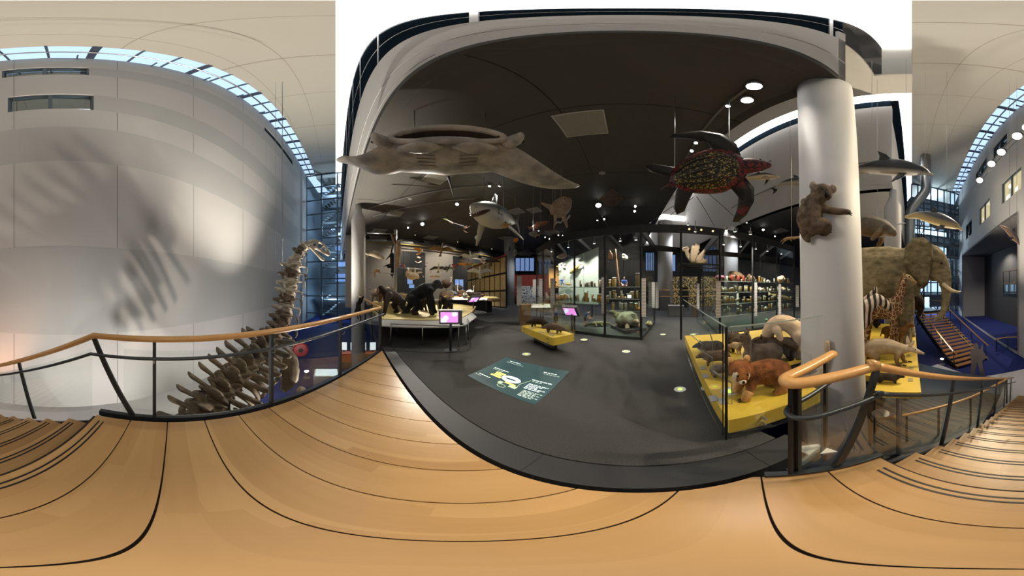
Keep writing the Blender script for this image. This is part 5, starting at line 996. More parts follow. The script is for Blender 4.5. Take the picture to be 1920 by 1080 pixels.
def kiosk(label, x, d, zc, w, h, tilt, yaw):
    c = LD(x, d, 0); t = thing('touch_screen', label, 'screen', c, -at_lon(x) + R(yaw))
    b = obj('housing', MB().obox(Vector((0, 0, zc)), Vector((1, 0, 0)), Vector((0, math.cos(tilt), math.sin(tilt))), Vector((0, -math.sin(tilt), math.cos(tilt))), w * .66, .05, h * .68), M('dark grey housing', (.10, .10, .11), .4) if 'dark grey housing' not in bpy.data.materials else bpy.data.materials['dark grey housing'], t)
    obj('display', MB().obox(Vector((-w * .08, 0, zc)) - Vector((0, math.cos(tilt), math.sin(tilt))) * .056, Vector((1, 0, 0)), Vector((0, math.cos(tilt), math.sin(tilt))), Vector((0, -math.sin(tilt), math.cos(tilt))), w * .5, .008, h * .5), SCRP, t)
    obj('post', MB().cyl((0, .05, 0), (0, .05, zc), .03, 10), DSTEEL, t, True); obj('foot', MB().disc((0, .05, 0), .16, .012), DSTEEL, t)
    return t
kiosk('pink touch screen on a post before the primate island', 845, 4.45, .90, .42, .26, R(12), 0)
kiosk('tilted touch screen on steel posts beside the far plinth', 889, 8.2, 1.12, .42, .28, R(50), 40)
kiosk('tilted pink touch screen behind the armadillo case', 1071, 6.3, .82, .42, .34, R(42), -25)
# ---------------------------------------------------------------- apes and friends
BLK = hide('black ape fur', (.006, .006, .007), (.022, .02, .02), 9, .8, bump=.5, stretch=(1, 1, .4))
BRF = hide('dark brown ape fur', (.018, .012, .008), (.05, .035, .025), 8, .85, bump=.5, stretch=(1, 1, .4))
BRN2 = hide('mid brown fur', (.10, .055, .025), (.19, .11, .055), 8, .85, bump=.5)
TAN = hide('tan fur', (.33, .22, .12), (.50, .36, .22), 8, .85, bump=.5)
CRM = hide('cream fur', (.55, .42, .27), (.70, .57, .40), 8, .85, bump=.5)
GRYF = hide('grey brown fur', (.16, .13, .11), (.28, .24, .20), 9, .85, bump=.5)
FACE = hide('ape face skin', (.25, .14, .10), (.36, .21, .16), 8, .6)
def ape(label, x, y, z, sc, fur, yaw, group=None, face=FACE, sil=False, name='ape'):
    """knuckle-walking ape, about 1 m at the shoulder before scaling"""
    p = PZ(x, y, z)
    T = [[(-.42, 0, .60, .17, .18), (-.15, 0, .72, .25, .25), (.2, 0, .90, .28, .28), (.42, 0, .98, .2, .2)], [(.36, 0, .98, .19), (.56, 0, 1.08, .15), (.62, 0, 1.16, .16)], [(.60, 0, 1.17, .155), (.70, 0, 1.06, .12), (.78, 0, 1.0, .085)]]
    for s, o in ((1, .12), (-1, -.1)):
        T.append([(.3, s * .24, .9, .15), (.36 + o, s * .30, .5, .11), (.42 + o, s * .28, .2, .09), (.45 + o, s * .27, .06, .08), (.52 + o, s * .26, .04, .07)])
        T.append([(-.38, s * .16, .58, .19), (-.2 - o, s * .22, .36, .14), (-.42 - o, s * .2, .12, .09), (-.36 - o, s * .2, .04, .08), (-.22 - o, s * .21, .04, .08, .05)])
    return beast(name, label, 'ape', p, (0, 0, -at_lon(x) + R(yaw)), T, fur, .035, sc, [('face', MB().ball((.755, 0, 1.06), .08, .11, .13), face), ('muzzle', MB().ball((.80, 0, 1.0), .07, .075, .06), face)], ((.79, .045, 1.1), (.79, -.045, 1.1)), group, .016)
ape('dark brown ape walking away to the left on the primate island', 738, 588, Z1, .78, BRF, 205)
ape('large black gorilla standing on the primate island, facing right', 789, 589, Z1, .95, BLK, 8, face=M('gorilla face', (.02, .018, .018), .5))
ape('young black chimpanzee walking towards the touch screen', 836, 588, Z1, .52, BLK, -120)
ape('brown haired ape with pink face between the gorilla legs', 797, 582, Z1, .5, BRF, -40, face=M('pink face', (.55, .28, .24), .5))
T, ne, hd = quadruped(.42, .40, .085, .10, .024, (.06, .10, .05, .045), (.09, -.02, .045, .02), [(-.03, 0, .1, .03), (-.06, 0, .45, .028), (-.02, 0, .80, .026), (.03, 0, .95, .02)])
rt_ = stripes('ringed lemur tail', (.75, .73, .70), (.02, .02, .02), 6.0, 'Z', .3, .8)
lm = beast('lemur', 'grey lemur with upright black and white ringed tail', 'lemur', LD(706, 7.5, 1.03), rotfor(706, -10), T[:-1], GRYF, .02, 1.0, [('tail', T[-1], rt_), ('ear', ear(ne[0], .035, ne[2] + .03, .03, .045), GRYF), ('ear', ear(ne[0], -.035, ne[2] + .03, .03, .045), GRYF)], ((hd[0] - .03, .025, hd[2] + .03), (hd[0] - .03, -.025, hd[2] + .03)))
T, ne, hd = quadruped(.6, .55, .13, .15, .035, (.08, .1, .08, .07), (.13, -.04, .075, .035), [(-.05, 0, -.05, .03), (-.08, 0, -.3, .025), (.05, 0, -.42, .02)])
for (lb_, x, y, z, sc, fur, yaw) in (('brown monkey sitting behind the lemur', 722, -7.4, 1.03, .95, BRN2, 30), ('dark brown monkey on the island beside the steel pole', 733, -7.7, 1.03, .7, BRF, 200), ('small brown mammal right of the steel pole', 748, -7.7, 1.03, .6, BRN2, 20), ('tan monkey sitting below the hanging sloth', 760, -7.6, 1.03, .6, TAN, 160), ('reddish monkey near the island front glass', 752, 583, Z1, .55, hide('reddish fur', (.25, .09, .03), (.4, .17, .06), 8), -30), ('grey brown baboon behind the young chimpanzee', 815, 580, Z1, .8, GRYF, 20), ('pale antelope calf behind the primates', 712, -7.75, 1.03, 1.0, CRM, 10), ('small golden monkey standing on a post by the glass', 836, 565, 1.0, .45, hide('golden fur', (.45, .28, .08), (.6, .4, .15), 8), -60)):
    beast('small_monkey' if 'monkey' in lb_ else 'small_mammal', lb_, 'monkey' if 'monkey' in lb_ else 'mammal', PZ(x, y, z) if y > 0 else LD(x, -y, z), rotfor(x, yaw), T, fur, .022, sc, eyes=((hd[0] - .05, .04, hd[2] + .04), (hd[0] - .05, -.04, hd[2] + .04)))
po_ = LD(836, PZ(836, 565, 1.0).xy.length, Z1); o_ = obj('wooden_post', MB().lathe([(.13, 0), (.12, .16), (.12, .315)], (0, 0, 0), 14), BRN); o_.location = po_; tag(o_, 'short wooden post under the golden monkey', 'post')
# colobus hanging over the rail
cp = LD(672, 7.4, 0); hz = 1.16
beast('colobus_monkey', 'black long-tailed monkey hanging over the far rail', 'monkey', (cp.x, cp.y, hz - .45), rotfor(672, 180), [[(0, 0, -.05, .09), (0, 0, .12, .11), (.02, 0, .28, .08)], [(.06, 0, .02, .075), (.12, 0, -.08, .05)], [(0, .07, .25, .04), (-.03, .1, .42, .03), (-.06, .08, .50, .025)], [(0, -.07, .25, .04), (-.06, -.1, .42, .03), (-.1, -.08, .50, .025)], [(0, .06, .0, .05), (.05, .1, -.16, .035), (0, .1, -.36, .025)], [(0, -.06, .0, .05), (-.04, -.1, -.18, .035), (-.1, -.1, -.4, .025)]], BLK, .018, 1.0, [('tail', [(-.02, 0, .2, .035), (-.12, 0, .34, .05), (-.16, 0, .48, .045), (-.2, 0, .53, .04)], BLK)], ((.17, .03, -.08), (.17, -.03, -.08)))
# climbing pole with bars
pp = LD(741.5, 8.3, Z1); pole = thing('climbing_pole', 'grey steel climbing pole with crossbars above the primate island', 'pole', pp); q = lambda x, y, d=8.3: PD(x, y, d) - pp
obj('pole', MB().cyl((0, 0, 0), (0, 0, q(742, 431).z), .07, 14), M('grey painted tube', (.28, .29, .29), .4, .4), pole, True)
for a_, b_ in (((742, 439), (688, 437)), ((740, 513), (705, 512)), ((748, 502), (791, 505)), ((745, 453), (757, 449))): obj('crossbar', MB().cyl(q(*a_), q(*b_), .028, 8), STEEL, pole, True)
def hang(label, tubes, fur, d=8.2, name='hanging_monkey', vox=.02, cat='monkey', eyes=(), er=.015):
    """figure whose tubes are given as pixel points (x, y, r[, depth])"""
    o = PD(tubes[0][0][0], tubes[0][0][1], d); TT = [[(*(PD(p[0], p[1], d + (p[3] if len(p) > 3 else 0)) - o), p[2]) for p in tb] for tb in tubes]
    return beast(name, label, cat, o, (0, 0, 0), TT, fur, vox, eyes=[PD(e[0], e[1], d - e[2]) - o for e in eyes], er=er)
hang('tan gibbon stretched between bar and pole', [[(746, 486, .10), (747, 475, .13), (748, 466, .11)], [(746, 462, .09), (748, 458, .07)], [(745, 466, .05), (744, 458, .04), (745, 452, .03)], [(750, 466, .05), (750, 457, .04), (750, 451, .03)], [(747, 488, .075), (748, 495, .05), (745, 503, .035)], [(744, 486, .06), (744, 493, .045), (742, 500, .03)]], TAN, 8.05, eyes=((747, 459, .09), (749, 459, .09)))
hang('black spider monkey hanging head down beside the pole', [[(735, 476, .10), (736, 487, .12), (735, 497, .10)], [(731, 500, .08), (727, 500, .06)], [(734, 472, .05), (736, 464, .035), (738, 458, .03)], [(732, 478, .045), (727, 484, .03), (723, 487, .02)], [(732, 496, .05), (726, 497, .03), (719, 500, .02)], [(736, 500, .05), (734, 508, .035), (733, 517, .025)], [(737, 498, .06), (738, 508, .04), (735, 522, .02)]], BLK, 8.6, eyes=((726, 499, .08), (727, 501, .08)))
hang('brown monkey clinging to the top of the pole', [[(737, 445, .09), (740, 452, .08)], [(736, 441, .075), (734, 440, .05)], [(739, 443, .04), (742, 440, .03)], [(741, 453, .045), (741, 457, .03)]], BRN2, 8.1, eyes=((734, 439, .06), (735, 440, .07)))
hang('cream sloth hanging below the steel bar', [[(764, 512, .12), (770, 518, .17), (778, 517, .15)], [(782, 518, .10), (784, 521, .07)], [(764, 512, .08), (765, 507, .07), (764, 504, .05)], [(769, 514, .07), (771, 507, .05), (771, 503, .04)], [(777, 513, .07), (778, 507, .05), (777, 503, .04)], [(781, 514, .06), (786, 511, .04), (791, 511, .03)]], CRM, 8.2, 'sloth', cat='sloth', eyes=((785, 519, .1), (784, 522, .09)))
hang('pale gliding mammal flying left of the climbing pole', [[(686, 475, .04), (692, 476, .07), (702, 476, .15), (712, 480, .13), (720, 485, .05)], [(698, 474, .05), (702, 470, .04)], [(694, 477, .04), (689, 480, .03)]], hide('pale hide', (.42, .34, .24), (.58, .50, .38), 6), 8.0, 'gliding_mammal', cat='mammal', eyes=((688, 474, .05),))
hang('pale long armed monkey arched over the left crossbar', [[(702, 518, .05), (702, 511, .06), (705, 507, .09), (709, 508, .08), (712, 511, .04)]], TAN, 8.1, eyes=((710, 507, .09),))
person('small climbing figure in blue shirt and red trousers lying on the bar', PD(752, 500, 8.2), rotfor(752, 180, 0), .38, (.02, .10, .45), (.55, .08, .06), (.05, .03, .02), dict(pel=(-.1, 0, .12), che=(.3, 0, .15), nec=(.42, 0, .17), hea=(.55, 0, .22), ls=(.34, .18, .15), le=(.5, .3, .02), lh=(.6, .2, -.05), rs=(.34, -.18, .15), re=(.5, -.3, .02), rh=(.6, -.2, -.05), lhip=(-.12, .1, .12), lk=(-.35, .2, .2), la=(-.5, .2, -.1), lf=(-.55, .22, -.16), rhip=(-.12, -.1, .12), rk=(-.35, -.2, .2), ra=(-.5, -.2, -.1), rf=(-.55, -.22, -.16)))
# glass screens of the primate island
gi = thing('glass_screen', 'clear glass screens standing on the primate island', 'glass'); g0 = LD(722, 6.05, Z1); gi.location = g0
for a_, b_ in ((LD(722, 6.05, 0), LD(768, 5.95, 0)), (LD(768, 5.95, 0), LD(812, 5.95, 0)), (LD(812, 5.95, 0), LD(844, 6.05, 0)), (LD(844, 6.05, 0), LD(852, 7.9, 0))): obj('pane', panel(a_, b_, Z1 + .001, 1.86, Z1 + .001, 1.86), GLSV, gi, base=g0)
# ---------------------------------------------------------------- birds and butterflies in the air
GB = 'birds hanging over the hall'
for a in (('brown bird of prey gliding before the grey end wall', 828, 469, 11, 1.35, (.20, .11, .05), (.22, .12, .06), None, -75, .12), ('white stork with black wing tips flying before the dark blinds', 882, 482, 10.5, 1.25, (.72, .68, .58), (.75, .72, .64), (.02, .02, .02), -95, .05), ('pink and white flamingo-like bird flying before the blue blind', 905, 492, 10.5, .85, (.62, .40, .35), (.70, .62, .56), None, 170, .25), ('dark bat-like bird gliding above the map wall', 922, 491, 11.5, .95, (.03, .025, .025), (.05, .04, .04), None, -80, .12), ('small orange bird with spread wings below the stork', 872, 497, 10, .75, (.65, .25, .03), (.6, .28, .05), None, -85, .18), ('brown swift turning below the stork', 869, 490, 10.2, .42, (.35, .18, .05), (.3, .16, .05), None, 40, .5), ('olive parrot diving right of the orange bird', 884, 498, 10, .7, (.35, .30, .06), (.38, .32, .08), None, 130, .5), ('white gull gliding in front of the map wall', 900, 511, 9.5, 1.2, (.70, .70, .70), (.72, .72, .72), None, -90, .22), ('black winged stilt flying left of the ostrich', 822, 503, 9.5, .85, (.03, .03, .03), (.55, .50, .42), None, -85, -.28), ('red and black macaw hanging above the ostrich', 851, 500, 10, .6, (.30, .02, .02), (.25, .02, .02), (.02, .02, .05), 150, .5), ('tiny pink bird above the black birds', 801, 494, 9, .22, (.6, .25, .35), (.6, .4, .45), None, 20, .4), ('small black bird beside the bar end', 798, 500, 9, .28, (.02, .02, .02), (.03, .03, .03), None, 40, .4), ('black and yellow bird right of the sloth', 793, 519, 8.6, .26, (.02, .02, .02), (.5, .32, .03), None, 160, .3), ('tiny orange bird left of the stilt', 807, 511, 9, .2, (.55, .16, .04), (.5, .15, .05), None, 20, .5), ('white and red kite-shaped bird before the grey wall', 814, 519, 9, .4, (.5, .25, .16), (.7, .66, .6), None, -90, .0), ('green and red parrot left of the ostrich', 824, 518, 9, .3, (.10, .25, .05), (.45, .05, .03), None, 30, .3), ('yellow green small bird below the stilt', 828, 508, 9.3, .22, (.40, .36, .04), (.45, .4, .06), None, 30, .3), ('black and white bird beside the ostrich neck', 841, 503, 9.6, .75, (.18, .20, .24), (.03, .03, .04), None, -60, -.2)):
    lb_, x, y, d, sp_, cw, cb_, tips, yaw, dh = a; bird(lb_, PD(x, y, d), rotfor(x, yaw, 42), sp_ * 1.15, cw, cb_, GB, tips, dh)
BFM = M('orange butterfly wing', (.62, .30, .06), .7, var=.3, scale=20)
for i, (x, y) in enumerate(((783, 468), (787, 472), (785, 478), (788, 484), (784, 493))):
    t = thing('butterfly', ('topmost', 'second', 'middle', 'fourth', 'lowest')[i] + ' orange butterfly of the vertical row before the dark blinds', 'butterfly', PD(x, y, 9), group='row of orange butterflies', rot=rotfor(x, -60 + 40 * i, 20)); obj('body', MB().tube([(-.08, 0, 0, .01), (.08, 0, 0, .012)], 6, 1), BLACK, t)
    for s in (1, -1): obj('wing', MB().fin([(.08, 0), (.14, .16), (.0, .2), (-.08, .14), (-.06, 0)], .006, (0, 0, 0), (1, 0, 0), (0, s, .5)), BFM, t)
# ---------------------------------------------------------------- birds standing on the far island
def standbird(label, x, d, z, h, cb, cn, yaw=0, neck=.4, legs=.35, fat=.5, bill=(.3, .2, .05), sc=1.0):
    t = thing('standing_bird', label, 'bird', LD(x, d, z), -at_lon(x) + R(yaw), group='birds on the far island'); zb = h * (legs + .16)
    mb_ = hide('feathers ' + label[:26], cb, [min(1, k * 1.6 + .01) for k in cb], 10, .9, bump=.5); b_ = h * .2 * fat * 2
    obj('body', MB().tube([(-b_ * 1.6, 0, zb + .02 * h, b_ * .15), (-b_ * .8, 0, zb + .04 * h, b_ * .75, b_ * .7), (0, 0, zb, b_, b_), (b_ * .8, 0, zb + .06 * h, b_ * .5)], 12, 3), mb_, t, True)
    top = h * .94; nm2 = M('neck ' + label[:26], cn, .8); obj('neck', MB().tube([(b_ * .7, 0, zb + .04 * h, b_ * .35), (b_ * 1.1, 0, zb + (top - zb) * .45, h * .03), (b_ * 1.0, 0, top - h * .04, h * .025), (b_ * 1.1, 0, top, h * .04), (b_ * 1.3, 0, top - .01 * h, h * .02)], 10, 3), nm2, t, True)
    obj('bill', MB().lathe([(h * .018, 0), (h * .002, h * .08)], (b_ * 1.3, 0, top - .01 * h), 6, (1, 0, -.15)), M('beak ' + label[:26], bill, .5), t)
    for s in (1, -1): obj('leg', MB().tube([(0, s * b_ * .35, zb - b_ * .5, h * .03), (.01, s * b_ * .35, zb * .45, h * .014), (0, s * b_ * .35, .01, h * .012), (h * .06, s * b_ * .35, .008, h * .014, h * .008)], 6, 2), M('leg ' + label[:26], bill, .6) if s == 1 else bpy.data.materials['leg ' + label[:26]], t, True); obj('eye', MB().ball((b_ * 1.15, s * h * .034, top + .01 * h), h * .007, n=6, m=4), EYEM, t)
    return t
for a in (('brown ostrich with pale neck standing tallest on the far island', 837, 12.8, 1.35, 1.05, (.035, .02, .012), (.6, .5, .4), 10, .4, .35, .75), ('emu with dark shaggy feathers right of the ostrich', 857, 15.2, Z2, 1.35, (.03, .026, .022), (.10, .09, .09), 170, .4, .3, .6), ('brown and white bird of prey on the far island', 865, 14.4, Z2, 1.0, (.08, .05, .03), (.6, .55, .5), 180, .3, .1, .7), ('emperor penguin with white belly on the far island', 872, 13.2, Z2, .62, (.45, .43, .36), (.03, .03, .035), -90, .3, .05, .75), ('white pelican standing before the map wall', 882, 14.6, Z2, .85, (.72, .68, .64), (.72, .70, .68), 20, .3, .15, .8), ('slender green glass-like heron left on the far island', 851, 13.4, Z2, .8, (.10, .12, .08), (.12, .14, .10), 0, .4, .2, .4), ('red and brown duck in front of the penguin', 863, 13.3, Z2, .35, (.16, .05, .03), (.05, .12, .07), 0, .3, .1, .8), ('small brown bird at the island edge', 905, 12.4, Z2, .4, (.12, .06, .02), (.14, .08, .03), 0, .3, .2, .7), ('white seabird left of the penguin', 848, 13.6, Z2, .4, (.55, .55, .52), (.6, .6, .58), 0, .3, .1, .7), ('grey owl-like bird on the yellow step', 835, 13.6, Z2, .5, (.18, .16, .12), (.2, .18, .14), -90, .3, .1, .8)): standbird(*a)
o_ = obj('display_block', MB().lathe([(.55, 0), (.5, .2), (.42, .40)], (0, 0, 0), 10), M('brown mound', (.10, .06, .03), .9)); o_.location = LD(837, 12.8, Z2); tag(o_, 'brown mound under the ostrich', 'mound')
T, ne, hd = quadruped(1.0, .42, .24, .22, .06, (.12, .06, .15, .12), (.16, .0, .11, .06)); beast('beaver_like_mammal', 'dark rounded mammal lying before the map wall', 'mammal', LD(892, 13.0, Z2), rotfor(892, 180), T, BRF, .04, .9, eyes=((hd[0] - .06, .07, hd[2] + .05), (hd[0] - .06, -.07, hd[2] + .05)))
# ---------------------------------------------------------------- floor projection: projected light built as a thin glowing panel
fp = [PZ(877, 704, .004), PZ(949, 669.5, .004), PZ(1068, 696, .004), PZ(1003, 759, .004)]; fc = sum(fp, Vector()) / 4
fl = thing('floor_projection', 'dark glowing floor projection with yellow and white diagram and text lines', 'floor panel', (fc.x, fc.y, 0)); fb = fl.location.copy()
obj('panel', MB().slab([Vector((p.x, p.y, .001)) for p in fp], (0, 0, .004)), M('dark teal projected glow', (.02, .05, .055), .35, var=.4, scale=1.5, emit=.35, ec=(.035, .085, .095)), fl, base=fb)
def bil(a, b): return (fp[0] * (1 - a) + fp[3] * a) * (1 - b) + (fp[1] * (1 - a) + fp[2] * a) * b      # a: towards the viewer-right corner, b: away
LT = M('projected white print', (.8, .95, .9), .4, var=.3, scale=60, emit=1.1, ec=(.75, .95, .88)); LY = M('projected yellow print', (.9, .7, .15), .4, emit=1.1, ec=(1, .80, .15)); LG = M('projected green line', (.4, .5, .35), .4, emit=.5, ec=(.5, .62, .42)); LTD = M('projected grey print', (.5, .6, .55), .4, var=.5, scale=80, emit=.5, ec=(.5, .62, .57))
def strip(a0, a1, b0, b1, m_, nm='text_line'):
    q = [bil(a0, b0), bil(a1, b0), bil(a1, b1), bil(a0, b1)]; obj(nm, MB().slab([Vector((p.x, p.y, .0052)) for p in q], (0, 0, .0012)), m_, fl, base=fb)
def word_line(a0, a1, b, h, m_):
    x = a0
    while x < a1:
        w = random.uniform(.02, .055); strip(x, min(a1, x + w), b, b + h, m_); x += w + .012
word_line(.06, .26, .18, .016, LT); word_line(.02, .12, .14, .012, LTD)
word_line(.10, .34, .50, .018, LT); word_line(.10, .28, .46, .013, LTD); word_line(.14, .34, .88, .016, LT); word_line(.12, .40, .82, .013, LTD); word_line(.72, .90, .80, .016, LT); word_line(.74, .95, .75, .013, LTD)
word_line(.70, .95, .50, .018, LT); word_line(.72, .84, .46, .013, LTD)
for i in range(5): word_line(.72, .96 - .05 * (i % 3), .38 - .032 * i, .014, LT)
for i in range(6): word_line(.75, .97 - .06 * (i % 2), .20 - .026 * i, .012, LTD)
for a0, a1, b in ((.21, .36, .385), (.22, .33, .33), (.19, .36, .275)): strip(a0, a1, b, b + .04, LY, 'yellow_bar')
strip(.47, .62, .22, .25, LY, 'yellow_bar')
el = [bil(.485 + .135 * math.cos(t), .345 + .085 * math.sin(t)) for t in [2 * math.pi * k / 28 for k in range(28)]]; ei = [bil(.485 + .085 * math.cos(t), .345 + .022 * math.sin(t)) for t in [2 * math.pi * k / 28 for k in range(28)]]
m_ = MB(); m_.add([Vector((p.x, p.y, .0065)) for p in el + ei], [(k, (k + 1) % 28, 28 + (k + 1) % 28, 28 + k) for k in range(28)]); obj('white_ring', m_, M('projected white ring', (.9, 1, .97), .4, emit=1.8, ec=(.85, 1, .95)), fl, base=fb)
for a0, a1, b0, b1 in ((.40, .46, .16, .22), (.56, .66, .16, .22)): strip(a0, a1, b0, b1, LG, 'green_block')
el = [bil(.49 + .055 * math.cos(t), .125 + .035 * math.sin(t)) for t in [2 * math.pi * k / 20 for k in range(21)]]; obj('green_circle', MB().tube([(p.x, p.y, .007, .006) for p in el], 4, 1, 0), LG, fl, base=fb)
for a_, b_ in (((.64, .30), (.70, .47)), ((.64, .30), (.66, .19))): p, q = bil(*a_), bil(*b_); obj('green_line', MB().beam((p.x, p.y, .007), (q.x, q.y, .007), .008, .002), LG, fl, base=fb)
# glowing floor buttons
GRNL = lamp_mat('lime lit button', (.45, .85, .08), 1.2); RING = M('white button ring', (.55, .55, .52), .5)
MKL = ('left of the yellow kangaroo case', 'at the edge of the yellow kangaroo case', 'right of the armadillo case', 'in the open carpet middle', 'behind the floor projection', 'before the passage', 'left of the kangaroo case corner', 'before the tortoise vitrine, right of a pair', 'before the tortoise vitrine, left of a pair', 'behind the left scaly mammal', 'second behind the scaly mammals', 'beside the standing boy figure', 'at the foot of the tilted screen', 'deepest behind the armadillo case')
for i, (x, y, r) in enumerate(((1275, 730, .085), (1324, 728, .08), (1095, 637, .11), (1174, 659, .1), (987, 664, .1), (1243, 627, .1), (1299, 627, .1), (1107, 621, .11), (1097, 624, .11), (1031, 604, .1), (1038, 606, .1), (1043, 611, .1), (1075, 615, .11), (1054, 605, .1))):
    p = PZ(x, y, .002); t = thing('floor_button', 'lime lit round floor marker ' + MKL[i], 'floor light', (p.x, p.y, 0), group='lime lit floor markers'); obj('ring', MB().disc((0, 0, 0), r, .006, 24), RING, t); obj('lit_centre', MB().disc((0, 0, .006), r * .4, .002, 16), GRNL, t)
# ================================================================ TALL VITRINES
FPX = [(1006, 9.2), (1018, 8.2), (1040, 7.1), (1077, 6.4), (1134, 5.85), (1202, 5.5), (1277, 5.55), (1350, 5.9), (1411, 6.67), (1456, 7.57), (1489, 8.66)]
FP = [LD(x, d, 0) for x, d in FPX]
BA = [LD(1006, 9.2, 0), LD(1036, 10.6, 0), LD(1062, 10.0, 0), LD(1110, 9.3, 0), LD(1168, 8.7, 0), LD(1227, 8.3, 0)]
BB = [LD(1318, 9.6, 0), LD(1385, 10.2, 0), LD(1425, 11.0, 0), LD(1462, 12.0, 0)]
VT = 3.58
def vitrine(name, label, front, back, base):
    t = thing(name, label, 'vitrine', (base.x, base.y, 0)); b = t.location.copy()
    for p in front: obj('post', MB().beam((p.x, p.y, 0), (p.x, p.y, VT), .055, .055), BLACK, t, base=b)
    for p in back: obj('post', MB().beam((p.x, p.y, 0), (p.x, p.y, VT), .05, .05), DSTEEL, t, base=b)
    for L_ in (front, back):
        for p, q in zip(L_[:-1], L_[1:]):
            obj('top_beam', MB().beam(p + Vector((0, 0, VT - .13)), q + Vector((0, 0, VT - .13)), .06, .26), BLACK, t, base=b)
            obj('base_beam', MB().beam(p + Vector((0, 0, .05)), q + Vector((0, 0, .05)), .06, .09), DSTEEL, t, base=b)
            obj('glass_panel', panel(p.lerp(q, .01), q.lerp(p, .01), .1, VT - .27, .1, VT - .27), GLSV, t, base=b)
    return t, b
va, vab = vitrine('vitrine', 'tall glass vitrine with black posts, left of the passage', FP[:6], [FP[0]] + BA[1:], FP[4])
for p, q in ((FP[5], BA[5]),):
    obj('glass_panel', panel(p.lerp(q, .01), q.lerp(p, .01), .1, VT - .27, .1, VT - .27), GLSV, va, base=vab); obj('top_beam', MB().beam(p + Vector((0, 0, VT - .13)), q + Vector((0, 0, VT - .13)), .06, .26), BLACK, va, base=vab); obj('base_beam', MB().beam(p + Vector((0, 0, .05)), q + Vector((0, 0, .05)), .06, .09), DSTEEL, va, base=vab)
for i in range(1, 6): obj('roof_beam', MB().beam(FP[i] + Vector((0, 0, VT - .1)), BA[i] + Vector((0, 0, VT - .1)), .05, .16), BLACK, va, base=vab)
FLOORV = M('dark slate case floor', (.035, .038, .037), .4, var=.3, scale=3)
obj('case_floor', MB().prism(FP[:6] + BA[:0:-1], .0, .09), FLOORV, va, base=vab)
vb, vbb = vitrine('vitrine', 'tall glass vitrine with black posts, right of the passage', FP[7:], BB, FP[8])
p, q = FP[7], BB[0]
obj('glass_panel', panel(p.lerp(q, .01), q.lerp(p, .01), .1, VT - .27, .1, VT - .27), GLSV, vb, base=vbb); obj('base_beam', MB().beam(p + Vector((0, 0, .05)), q + Vector((0, 0, .05)), .06, .09), DSTEEL, vb, base=vbb); obj('top_beam', MB().beam(p + Vector((0, 0, VT - .13)), q + Vector((0, 0, VT - .13)), .06, .26), BLACK, vb, base=vbb)
for i in range(7, 11): obj('roof_beam', MB().beam(FP[i] + Vector((0, 0, VT - .1)), BB[i - 7] + Vector((0, 0, VT - .1)), .05, .16), BLACK, vb, base=vbb)
obj('case_floor', MB().prism(FP[7:] + BB[::-1], .0, .09), FLOORV, vb, base=vbb)
# canopy over the passage between them, with the glass shelf of the big coral
cn = thing('passage_canopy', 'black steel and glass canopy bridging the passage between the vitrines', 'canopy', FP[6]); cb_ = cn.location.copy()
obj('post', MB().beam(FP[6], FP[6] + Vector((0, 0, VT)), .05, .05), BLACK, cn, base=cb_)
for p, q in ((FP[5], FP[6]), (FP[6], FP[7]), (BA[5], BB[0])): obj('beam', MB().beam(p + Vector((0, 0, VT - .13)), q + Vector((0, 0, VT - .13)), .06, .26), BLACK, cn, base=cb_)
obj('roof_beam', MB().beam(FP[6] + Vector((0, 0, VT - .1)), (BA[5] + BB[0]) / 2 + Vector((0, 0, VT - .1)), .05, .16), BLACK, cn, base=cb_)
z = 2.36; sb_ = [FP[6].lerp(FP[7], -.05), FP[7], FP[7] + (BB[0] - FP[7]) * .27, FP[6].lerp(FP[7], -.05) + (BB[0] - FP[7]) * .27]
obj('glass_shelf', MB().slab([p + Vector((0, 0, z)) for p in sb_], (0, 0, .02)), GLSV, cn, base=cb_); obj('shelf_frame', MB().beam(sb_[0] + Vector((0, 0, z - .02)), sb_[1] + Vector((0, 0, z - .02)), .04, .05).beam(sb_[3] + Vector((0, 0, z - .02)), sb_[2] + Vector((0, 0, z - .02)), .04, .05).beam(sb_[0] + Vector((0, 0, z - .02)), sb_[3] + Vector((0, 0, z - .02)), .04, .05).beam(sb_[1] + Vector((0, 0, z - .02)), sb_[2] + Vector((0, 0, z - .02)), .04, .05), BLACK, cn, base=cb_)
for k in (.2, .5, .8): p = FP[6].lerp(FP[7], k) + Vector((0, 0, VT - .13)) - FP[6].normalized() * .05; obj('brass_lamp', MB().ball(p - cb_, .035), lamp_mat('small brass lamp', (1, .85, .45), 1.0) if k == .2 else bpy.data.materials['small brass lamp'], cn)
for (a_, b_) in (((1283, 372), (1212, 424)), ((1300, 370), (1238, 420)), ((1306, 368), (1340, 425)), ((1327, 362), (1404, 434))): obj('stay_cable', MB().cyl(PD(*a_, 4.2) - cb_, PD(*b_, 5.6) - cb_, .008, 5), BLACK, cn)
